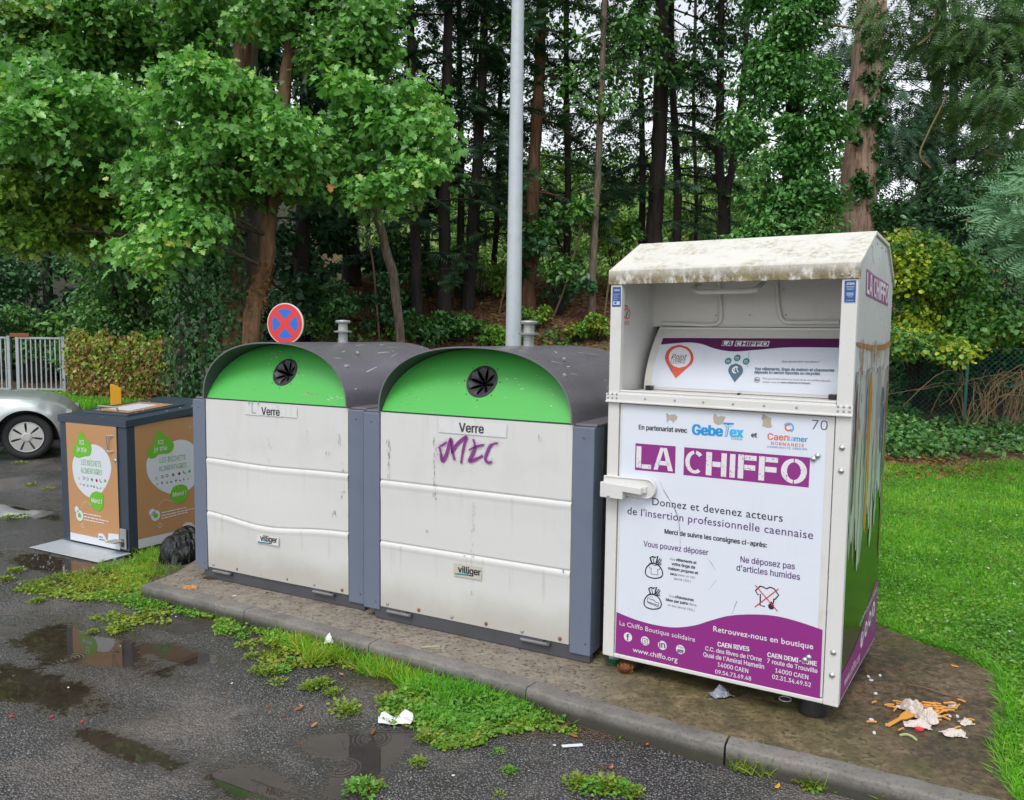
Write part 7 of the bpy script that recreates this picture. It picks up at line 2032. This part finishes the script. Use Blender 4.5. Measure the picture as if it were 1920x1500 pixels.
for args in ((330, 1072, 130, 28, 5200, .085, ('weed', 'grass', 'clover')), (215, 1092, 110, 24, 3600, .06, ('weed', 'weed', 'moss')), (110, 1098, 70, 14, 1400, .045, ('weed', 'moss', 'rustless')), (300, 1115, 110, 26, 3600, .06, ('grass', 'clover', 'weed')), (400, 1130, 100, 26, 4200, .055, ('clover', 'clover', 'grass')), (480, 1165, 90, 28, 3800, .06, ('clover', 'clover', 'weed')), (250, 1160, 70, 14, 900, .035, ('moss', 'weed')), (225, 1182, 30, 8, 400, .03, ('moss', 'weed')),
             (560, 1195, 60, 22, 2200, .085, ('weed', 'grass', 'clover')), (625, 1222, 70, 26, 3000, .11, ('weed', 'weed', 'grass')), (690, 1240, 50, 22, 1700, .09, ('weed', 'grass')), (760, 1258, 60, 24, 2200, .095, ('grass', 'weed')), (860, 1290, 90, 36, 4200, .095, ('grass', 'grass', 'clover')), (850, 1345, 75, 34, 3400, .06, ('clover', 'clover', 'grass')), (930, 1320, 80, 36, 3800, .075, ('clover', 'grass', 'clover')), (1010, 1335, 70, 26, 2400, .065, ('grass', 'weed', 'clover')), (1070, 1345, 40, 14, 700, .06, ('weed', 'grass')), (790, 1310, 50, 26, 1400, .05, ('clover', 'moss', 'weed')), (870, 1385, 50, 16, 900, .035, ('moss', 'clover')), (300, 1060, 50, 25, 1500, .10, ('weed', 'grass')), (270, 1040, 30, 12, 500, .09, ('weed', 'grass')), (320, 1105, 200, 42, 5200, .02, ('moss', 'clover', 'weed')), (150, 1105, 110, 22, 2200, .016, ('moss', 'weed')), (600, 1222, 140, 34, 4200, .02, ('moss', 'weed')), (860, 1335, 130, 60, 5200, .02, ('moss', 'clover')), (1050, 1352, 90, 20, 1500, .02, ('moss', 'clover', 'weed'))):
    args = args[:6] + (tuple(x for x in args[6] if x in Lf),)
    patch(*args)
tag(fo.build('kerbside_grass'), 'rough grass and clover growing along the foot of the kerb', kind='stuff')
# grass lapping over the pad edge on the right
fo = Foliage(); Q = []
for (u, v) in [(1893, 1470), (1872, 1400), (1890, 1330), (1868, 1262), (1800, 1228), (1725, 1203), (1660, 1176)]:
    pass
rl = [on_z(u, v, PAD) for u, v in ((1905, 1500), (1893, 1470), (1872, 1400), (1890, 1330), (1868, 1262), (1800, 1228), (1725, 1203), (1660, 1176), (1645, 1165))]
for a, b in zip(rl, rl[1:]):
    for _ in range(int((b - a).length * 1500)):
        p = a.lerp(b, random.random()) + Vector((abs(random.gauss(0, .035)) * 1.0, random.gauss(.02, .02), -.01)); Q.append(tuple(p))
Q = np.array(Q); n = len(Q); D = np.array([-.35, -.2, .7]) + .65 * rng.normal(size=(n, 3)); a = rng.uniform(0, 6.28, n)
fo.add('blade', 'grass', Q, np.stack([np.cos(a), np.sin(a), 0 * a], 1), D, .050 * rng.uniform(.4, 1.6, n), .55)
tag(fo.build('pad_edge_grass'), 'long grass lapping over the edge of the concrete pad', kind='stuff')

# ================================================================== small things on the ground
random.seed(91)
def tuft(mats, n, h, kind):
    fo = Foliage(); a = rng.uniform(0, 6.283, n); r = .05 * np.sqrt(rng.random(n)); Q = np.stack([r * np.cos(a), r * np.sin(a), np.full(n, .003)], 1)
    if kind == 'blade': grass(fo, Q, h, mats, .6, .6)
    else:
        r = .055 * rng.random(n) * (.55 + .45 * np.abs(np.sin(a * 2.5))); Q = np.stack([r * np.cos(a), r * np.sin(a), .004 + h * rng.random(n) * np.exp(-(r / .05) ** 2)], 1)
        D = np.stack([np.cos(a), np.sin(a), .3 + 0 * a], 1) + .4 * rng.normal(size=(n, 3)); fo.add('leaf', mats, Q, UP + .4 * rng.normal(size=(n, 3)), D, .013 * rng.uniform(.6, 1.4, n))
    return fo
protos = [tuft('weed', 70, .07, 'blade'), tuft('moss', 230, .016, 'leaf'), tuft('clover', 190, .018, 'leaf'), tuft('moss', 60, .008, 'leaf')]
PM = [p.build('weed_tuft').data for p in protos]
for o in [o for o in bpy.data.objects if o.name.startswith('weed_tuft')]: bpy.data.objects.remove(o)
LAB = ['narrow bladed grass tuft rooted in the wet asphalt', 'flat yellow green weed rosette on the wet asphalt', 'flat green weed rosette on the wet asphalt', 'sparse mossy weed speck on the wet asphalt']
for (u, v, k, s_) in ((452, 1195, 2, .9), (505, 1262, 1, 1.1), (486, 1258, 1, 1.0), (530, 1258, 2, 1.0), (470, 1232, 1, .8), (545, 1240, 2, .9), (600, 1285, 1, 1.3), (580, 1290, 1, 1.0), (650, 1335, 1, 1.3), (625, 1300, 1, .9), (640, 1325, 3, 1.5), (520, 1280, 3, 1.2), (745, 1322, 2, 1.4), (725, 1316, 1, 1.2), (800, 1385, 1, 1.0), (835, 1395, 2, .9),
        (955, 1446, 2, .7), (935, 1410, 2, .6), (785, 1431, 1, .8), (935, 1490, 3, .6), (680, 1480, 2, 1.4), (700, 1476, 1, .9), (1085, 1470, 1, 1.2), (1110, 1480, 2, 1.3), (1140, 1475, 1, 1.4), (1165, 1482, 2, 1.2), (1185, 1488, 1, 1.0), (1400, 1440, 0, 1.2), (1425, 1448, 0, 1.1), (1385, 1438, 0, .9), (1515, 1465, 1, 1.6), (1540, 1475, 0, .9), (1530, 1470, 2, 1.3), (1640, 1492, 0, 1.0), (1680, 1498, 0, .9), (1170, 1372, 2, 1.2), (1150, 1362, 1, .9), (1185, 1378, 2, .9),
        (70, 1128, 1, 1.0), (20, 972, 1, 1.4), (45, 968, 3, 1.6), (30, 1072, 1, 1.3), (10, 1088, 1, 1.2), (60, 910, 3, 1.8), (90, 918, 3, 1.6), (35, 870, 3, 2.0), (285, 1140, 3, 1.0), (175, 1185, 1, .7), (230, 1178, 1, 1.1)):
    p = on_z(u, v, .002)
    o = bpy.data.objects.new('weed_tuft', PM[k]); COL.objects.link(o); o.location = p; o.scale = (s_, s_, s_); o.rotation_euler = (0, 0, random.uniform(0, 6.28))
    tag(o, LAB[k], 'weed', LAB[k].split(' on ')[0].split(' rooted')[0] + 's')
def chip(u, v, z, L_, W_, mat, name, label, cat, group=None, hgt=.006, curl=.0):
    m = MB(); a = random.uniform(.7, 1)
    prof = [(-L_ / 2, -W_ * .3), (-L_ * .2, -W_ * .5), (L_ * .3, -W_ * .42), (L_ / 2, 0), (L_ * .25, W_ * .5), (-L_ * .25, W_ * .4)]
    V = [(x, y, curl * (x / L_) ** 2 * 4 * hgt + .001) for x, y in prof] + [(x * .92, y * .85, hgt + curl * (x / L_) ** 2 * 4 * hgt) for x, y in prof]
    n = 6; m.add(V, [tuple(range(n))[::-1], tuple(range(n, 2 * n))] + [(i, (i + 1) % n, n + (i + 1) % n, n + i) for i in range(n)], mat)
    o = m.build(name); o.location = on_z(u, v, z) + Vector((0, 0, .001)); o.rotation_euler = (0, 0, random.uniform(0, 6.28))
    return tag(o, label, cat, group)
woodc = [plain('wet wood chip', (.27, .105, .028), .5), plain('pale wood chip', (.36, .20, .09), .6), plain('brown leaf scrap', (.16, .06, .022), .6)]
for i, (u, v, L_) in enumerate(((560, 1330, .045), (565, 1325, .03), (530, 1342, .035), (580, 1352, .02), (590, 1360, .045), (565, 1395, .022), (505, 1325, .02), (505, 1338, .018), (700, 1373, .055), (420, 1301, .02), (640, 1265, .03), (660, 1250, .04), (620, 1268, .02), (610, 1275, .03), (1060, 1362, .05), (1075, 1380, .045), (405, 1190, .02), (1220, 1395, .02), (985, 1340, .02), (770, 1462, .02), (1130, 1440, .03), (1180, 1408, .02))):
    chip(u, v, .004, L_, L_ * .32, woodc[i % 3], 'wood_chip', 'small brown wood chip lying on the wet asphalt', 'wood chip', 'wood chips scattered on the asphalt')
for i, (u, v, z, L_, mt, lab) in enumerate(((1147, 1440, .004, .03, 'orange', 'orange leaf lying on the asphalt beside the weeds'), (1458, 1476, .004, .04, 'yellow', 'yellow orange leaf curled below the kerb crack'), (1382, 1440, .004, .02, 'yellow', 'small yellow leaf against the kerb crack'), (1213, 1397, .004, .018, 'orange', 'tiny orange leaf near the kerb'), (1790, 1250, PAD, .035, 'yellow', 'yellow leaf on the mud behind the food scraps'))):
    chip(u, v, z, L_, L_ * .4, {'orange': plain('orange fallen leaf', (.55, .14, .02), .4), 'yellow': plain('yellow fallen leaf', (.65, .30, .015), .4)}[mt], 'fallen_leaf', lab, 'leaf', None, .003, 1.5)
for i, (u, v) in enumerate(((21, 1344), (97, 1345), (154, 1354))):
    chip(u, v, .004, .018, .012, M['red_print'], 'red_petal', 'small red petal on the asphalt at the lower left', 'petal', 'red petals on the asphalt', .006)
for i, (u, v) in enumerate(((435, 1282), (505, 1180), (400, 1178), (275, 1132), (1040, 1398), (850, 1455), (780, 1270), (1328, 1410), (1370, 1436), (330, 1157), (128, 1290), (860, 1395), (1265, 1405), (1300, 1418), (960, 1255))):
    chip(u, v, .004, .014, .009, M['paper'], 'white_crumb', 'tiny white scrap lying on the asphalt', 'scrap', 'white scraps on the asphalt', .003)
def crumple(name, label, cat, p, rx, ry, h, mat, seed, sub=4, amp=.17):
    random.seed(seed); bm = bmesh.new(); bmesh.ops.create_icosphere(bm, subdivisions=sub, radius=1)
    ks = [(Vector((random.gauss(0, 1), random.gauss(0, 1), random.gauss(0, 1))).normalized(), random.uniform(2, 6), random.uniform(0, 6)) for _ in range(9)]
    for v in bm.verts:
        c = v.co.copy(); d_ = 1 + sum(abs(math.sin(c.dot(a) * f_ + ph)) - .5 for a, f_, ph in ks) * amp
        c = c * d_; v.co = Vector((c.x * rx, c.y * ry, max(-.2, c.z) * h + .2 * h))
    me = bpy.data.meshes.new(name); bm.to_mesh(me); bm.free(); me.materials.append(mat)
    o = bpy.data.objects.new(name, me); COL.objects.link(o); o.location = p; o.rotation_euler = (0, 0, random.uniform(0, 6.28))
    return tag(o, label, cat)
def paper(name, label, cat, p, w_, d_, h, mat, seed, n=15):
    """a sheet of paper crushed into creases"""
    random.seed(seed); m = MB(); ks = [(random.uniform(-1, 1), random.uniform(-1, 1), random.uniform(4, 13), random.uniform(0, 6)) for _ in range(7)]
    V = []
    for j in range(n + 1):
        for i in range(n + 1):
            a, b = i / n - .5, j / n - .5
            f_ = sum(abs(math.sin((a * kx + b * ky) * fr_ + ph)) for kx, ky, fr_, ph in ks) / 7
            g_ = sum(math.sin((a * ky - b * kx) * fr_ * .8 + ph) for kx, ky, fr_, ph in ks) / 7
            rr = math.hypot(a, b) * 2; e_ = max(0.0, 1 - rr ** 2.2)
            V.append((a * w_ * (1 + .5 * g_) + random.gauss(0, .0012), b * d_ * (1 - .5 * g_) + random.gauss(0, .0012), .002 + h * (f_ * 1.25) * (.25 + .95 * e_) + random.gauss(0, .0012)))
    m.add(V, [(j * (n + 1) + i, j * (n + 1) + i + 1, (j + 1) * (n + 1) + i + 1, (j + 1) * (n + 1) + i) for j in range(n) for i in range(n)], mat)
    o = m.build(name); o.location = p; o.rotation_euler = (0, 0, random.uniform(0, 6.28)); s_ = o.modifiers.new('thickness', 'SOLIDIFY'); s_.thickness = .0012
    return tag(o, label, cat)
# black refuse sack
t = NT('black sack film'); n_ = t.noise(t.coords(), 26, 6, .7); t2 = t.voronoi(t.coords((4, 9, 2.2)), 3.2, 'Distance')
M['sack'] = t.set(Base_Color=(.004, .004, .005), Roughness=.26, Specular_IOR_Level=.6, Normal=t.bump(t2, 1.0, .06, t.bump(n_, .9, .02)))
p = on_z(335, 1062, .02)
q = at(338, 1062, p.y)
sk = crumple('rubbish_sack', 'full black plastic rubbish sack beside the left glass bin', 'rubbish bag', (q.x, p.y + .12, .0), .20, .17, .21, M['sack'], 3, 5, .055)
for pf in sk.data.polygons: pf.use_smooth = True
paper('crumpled_tissue', 'crumpled white tissue caught in the grass on the kerb', 'tissue', on_z(617, 1202, .05), .10, .05, .032, M['paper'], 4)
# flattened paper wrapper
p = on_z(742, 1352, .004); m = MB()
random.seed(6)
V = []
for j in range(6):
    for i in range(9):
        a, b = i / 8, j / 5; V.append(((a - .5) * .155 * (1 - .2 * abs(b - .5)), (b - .5) * .085, .006 + .013 * math.sin(a * 9 + b * 4) * math.sin(b * 5) + .008 * random.random() + .012 * (a > .7) * b))
m.add(V, [(j * 9 + i, j * 9 + i + 1, (j + 1) * 9 + i + 1, (j + 1) * 9 + i) for j in range(5) for i in range(8)], M['paper'])
o = m.build('paper_wrapper', None); o.location = p; tag(o, 'flattened white paper wrapper on the asphalt beside the grass', 'paper')
sol = o.modifiers.new('thickness', 'SOLIDIFY'); sol.thickness = .002
m = MB(); m.box(-.045, .045, -.009, .009, .001, .005, M['paper']); o = m.build('white_stick', bevel=.001); o.location = on_z(1073, 1399, .002); o.rotation_euler = (0, .03, R(12)); tag(o, 'flat white plastic strip on the asphalt near the kerb', 'plastic strip')
m = MB(); m.prism([(-.016, -.012), (.012, -.016), (.018, .008), (-.008, .015)], 'z', .001, .006, M['paper']); o = m.build('paper_scrap'); o.location = on_z(1370, 1434, .002); tag(o, 'white folded paper scrap under the kerb crack', 'paper')
# pine cone
pc = on_z(1172, 1262, PAD); M['cone'] = plain('pine cone scale', (.55, .24, .07), .6)
m = MB()
for k in range(70):
    tt = k / 70; a = k * 2.39996; z = -.035 + .07 * tt; r = .027 * math.sin(math.pi * (.12 + .82 * tt)) ** .7
    c = Vector((r * math.cos(a), r * math.sin(a), z)); out = Vector((math.cos(a), math.sin(a), .35)).normalized(); sd_ = Vector((-math.sin(a), math.cos(a), 0))
    m.add([c - sd_ * .006 - out * .006, c + sd_ * .006 - out * .006, c + sd_ * .008 + out * .006, c + out * .011, c - sd_ * .008 + out * .006], [(0, 1, 2, 3, 4)], M['cone'])
m.lathe([(.004, -.036), (.02, -.02), (.024, 0), (.018, .02), (.004, .034)], woodc[2], 10)
o = m.build('pine_cone'); o.location = pc + Vector((0, 0, .028)); o.rotation_euler = (R(85), 0, R(70)); tag(o, 'brown pine cone at the front left foot of the white bank', 'pine cone')
# green tin lid
M['tin_green'] = plain('green tin', (.01, .16, .05), .3, .3)
m = MB(); m.lathe([(.036, 0), (.038, .004), (.038, .020), (.034, .022), (.030, .018), (.004, .017)], M['tin_green'], 24); o = m.build('tin_lid', smooth=True, angle=40); m = MB(); m.lathe([(.029, .0186), (.004, .0192)], M['sign_white'], 24); m.build('top_print', o)
o.location = on_z(1152, 1240, PAD); tag(o, 'green tin lid peeping from under the white bank', 'tin')
paper('crumpled_wrapper', 'crumpled bluish grey wrapper in front of the white bank', 'wrapper', on_z(1352, 1306, PAD), .09, .06, .045, plain('blue grey foil', (.20, .21, .27), .35), 8)
m = MB(); m.tube([(.026 * math.cos(a), .026 * math.sin(a), .004) for a in np.linspace(0, 2 * math.pi, 25)], .0025, M['paper'], 6, caps=False); o = m.build('plastic_ring', smooth=True); o.location = on_z(1472, 1312, PAD); tag(o, 'thin pale plastic ring lying under the white bank', 'plastic ring')
m = MB()
random.seed(12)
for k in range(14):
    a = k * .45; l_ = random.uniform(.012, .03); m.add([(0, 0, .004), (l_ * math.cos(a - .12), l_ * math.sin(a - .12), .012 + random.random() * .012), (l_ * math.cos(a + .12), l_ * math.sin(a + .12), .008 + random.random() * .012)], [(0, 1, 2)], M['paper'])
o = m.build('feather_tuft'); o.location = on_z(1521, 1344, PAD); tag(o, 'small white feathery scrap at the front right foot of the white bank', 'feather')
crumple('bread_crust', 'tan bread crust on the pad at the left glass bin corner', 'bread', on_z(357, 1104, PAD), .035, .014, .016, plain('tan crust', (.42, .21, .07), .7), 14)
m = MB(); m.prism([(-.10, -.01), (-.02, -.025), (.08, -.015), (.11, .005), (.03, .02), (-.06, .015)], 'z', .001, .012, plain('wet bark', (.05, .028, .016), .5)); o = m.build('bark_piece'); o.location = on_z(410, 1085, PAD); tag(o, 'dark wet bark strip on the pad under the left glass bin', 'bark')
m = MB(); m.prism([(-.05, -.006), (.045, -.012), (.05, .0), (-.045, .010)], 'z', .001, .004, plain('pale twig', (.36, .32, .24), .7)); o = m.build('pale_sliver'); o.location = on_z(808, 1213, PAD); o.rotation_euler = (0, 0, R(15)); tag(o, 'pale wood sliver on the pad in front of the graffitied bin', 'wood sliver')
random.seed(19)
for (u, v) in ((412, 1124), (440, 1118), (620, 1125), (632, 1128), (700, 1150), (860, 1195), (898, 1185), (905, 1182), (560, 1130), (500, 1112), (790, 1160), (470, 1090), (1005, 1215), (740, 1205), (1010, 1240)):
    chip(u, v, PAD, random.uniform(.012, .03), .009, random.choice([woodc[0], woodc[2], M['paper'], woodc[1]]), 'pad_scrap', 'small scrap of leaf or paper lying on the concrete pad', 'scrap', 'scraps on the concrete pad', .004)
# heap of food scraps at the right
M['scrap_white'] = paint('greasy white paper', (.56, .50, .45), '#8c6a50', .6, .7, speck=.3, scale=12)
M['cutlery'] = plain('orange wooden cutlery', (.58, .26, .045), .5)
paper('paper_napkin', 'crumpled greasy white napkin, left one in the food heap', 'napkin', on_z(1712, 1338, PAD), 0.115, 0.086, 0.057, M['scrap_white'], 22)
paper('paper_napkin', 'crumpled greasy white napkin, right one in the food heap', 'napkin', on_z(1738, 1350, PAD), 0.110, 0.082, 0.053, M['scrap_white'], 23)
paper('paper_napkin', 'small flattened napkin in front of the food heap', 'napkin', on_z(1722, 1362, PAD), 0.120, 0.053, 0.025, M['scrap_white'], 24)
paper('paper_napkin', 'twisted white napkin lying apart right of the food heap', 'napkin', on_z(1790, 1379, PAD), 0.108, 0.043, 0.027, M['scrap_white'], 25)
paper('paper_napkin', 'little white knot of paper at the far right of the food heap', 'napkin', on_z(1812, 1358, PAD), 0.053, 0.036, 0.022, M['scrap_white'], 26)
paper('paper_napkin', 'little white knot of paper behind the food heap', 'napkin', on_z(1785, 1325, PAD), 0.048, 0.034, 0.020, M['scrap_white'], 27)
m = MB()                                                # wooden fork
m.prism([(-.085, -.009), (.0, -.007), (.02, -.018), (.05, -.022), (.075, -.018), (.07, -.006), (.055, -.006), (.07, 0), (.055, .006), (.075, .014), (.05, .020), (.02, .016), (.0, .007), (-.085, .009)], 'z', 0, .005, M['cutlery'])
o = m.build('wooden_fork', bevel=.001); o.location = on_z(1688, 1355, PAD) + Vector((0, 0, .016)); o.rotation_euler = (R(6), R(-9), R(28)); tag(o, 'wide orange brown wooden fork in front of the food heap', 'fork')
random.seed(33)
def fry(u, v, L_, a, z=.005):
    m = MB(); m.tube([(-L_ / 2, 0, .005), (0, 0, .008), (L_ / 2, .003, .005)], .0045, M['cutlery'], 5); o = m.build('potato_chip', smooth=True); o.location = on_z(u, v, PAD) + Vector((0, 0, z)); o.rotation_euler = (0, random.uniform(-.1, .1), a)
    tag(o, 'orange potato chip lying in the food scraps on the mud', 'potato chip', 'potato chips of the food heap')
for k in range(20): fry(1742 + random.gauss(20, 16), 1330 + random.gauss(0, 6), random.uniform(.035, .06), random.gauss(-.25, .3), random.uniform(.0, .014))
for (u, v) in ((1772, 1347), (1768, 1350), (1762, 1342), (1641, 1321), (1820, 1354), (1795, 1328), (1801, 1318), (1672, 1330), (1668, 1326), (1684, 1320), (1690, 1372), (1700, 1335), (1636, 1358), (1692, 1326), (1795, 1369), (1680, 1335), (1757, 1355), (1735, 1325)):
    fry(u + random.uniform(-2, 2), v, random.uniform(.03, .055), random.uniform(-.8, .8))
m = MB(); m.lathe([(.017, 0), (.019, .004), (.018, .009), (.004, .011)], M['red_print'], 14); o = m.build('bottle_cap'); o.location = on_z(1723, 1368, PAD); tag(o, 'red bottle cap at the front of the food heap', 'bottle cap')
m = MB(); m.tube(spline([Vector((-.03, .01, .004)), Vector((-.01, .004, .012)), Vector((.01, -.008, .010)), Vector((.02, -.03, .004))], 4), .005, plain('pale green peel', (.30, .42, .17), .5), 6); o = m.build('vegetable_peel', smooth=True); o.location = on_z(1703, 1383, PAD); tag(o, 'pale green vegetable peel in front of the food heap', 'peel')
for (u, v) in ((1642, 1302), (1633, 1277), (1663, 1361), (1639, 1376), (1634, 1351), (1780, 1344), (1628, 1270), (1650, 1268), (1795, 1345), (1720, 1345), (1765, 1332)):
    chip(u, v, PAD, .02, .013, M['paper'], 'white_pebble', 'small white pebble or crumb on the mud beside the white bank', 'crumb', 'white crumbs around the food heap', .007)
for (u, v) in ((1660, 1290), (1640, 1290), (1625, 1262), (1700, 1300), (1655, 1258), (1690, 1255), (1612, 1300), (1720, 1290)):
    chip(u, v, PAD, random.uniform(.012, .03), .012, woodc[2], 'mud_scrap', 'small brown scrap on the mud beside the white bank', 'scrap', 'brown scraps on the mud', .006)
m = MB(); m.tube([(0, 0, .006), (.07, .03, .01), (.15, .05, .006), (.2, .09, .004)], .003, B['twig'], 5); o = m.build('thin_twig'); o.location = on_z(1700, 1285, PAD); o.rotation_euler = (0, 0, R(-60)); tag(o, 'thin dark twig behind the food heap', 'twig')
m = MB(); m.tube([(-.07, .02, .005), (0, 0, .008), (.06, -.012, .005)], .004, B['twig'], 5); o = m.build('thin_twig'); o.location = on_z(1345, 1427, .002); tag(o, 'thin brown twig lying along the kerb crack', 'twig')
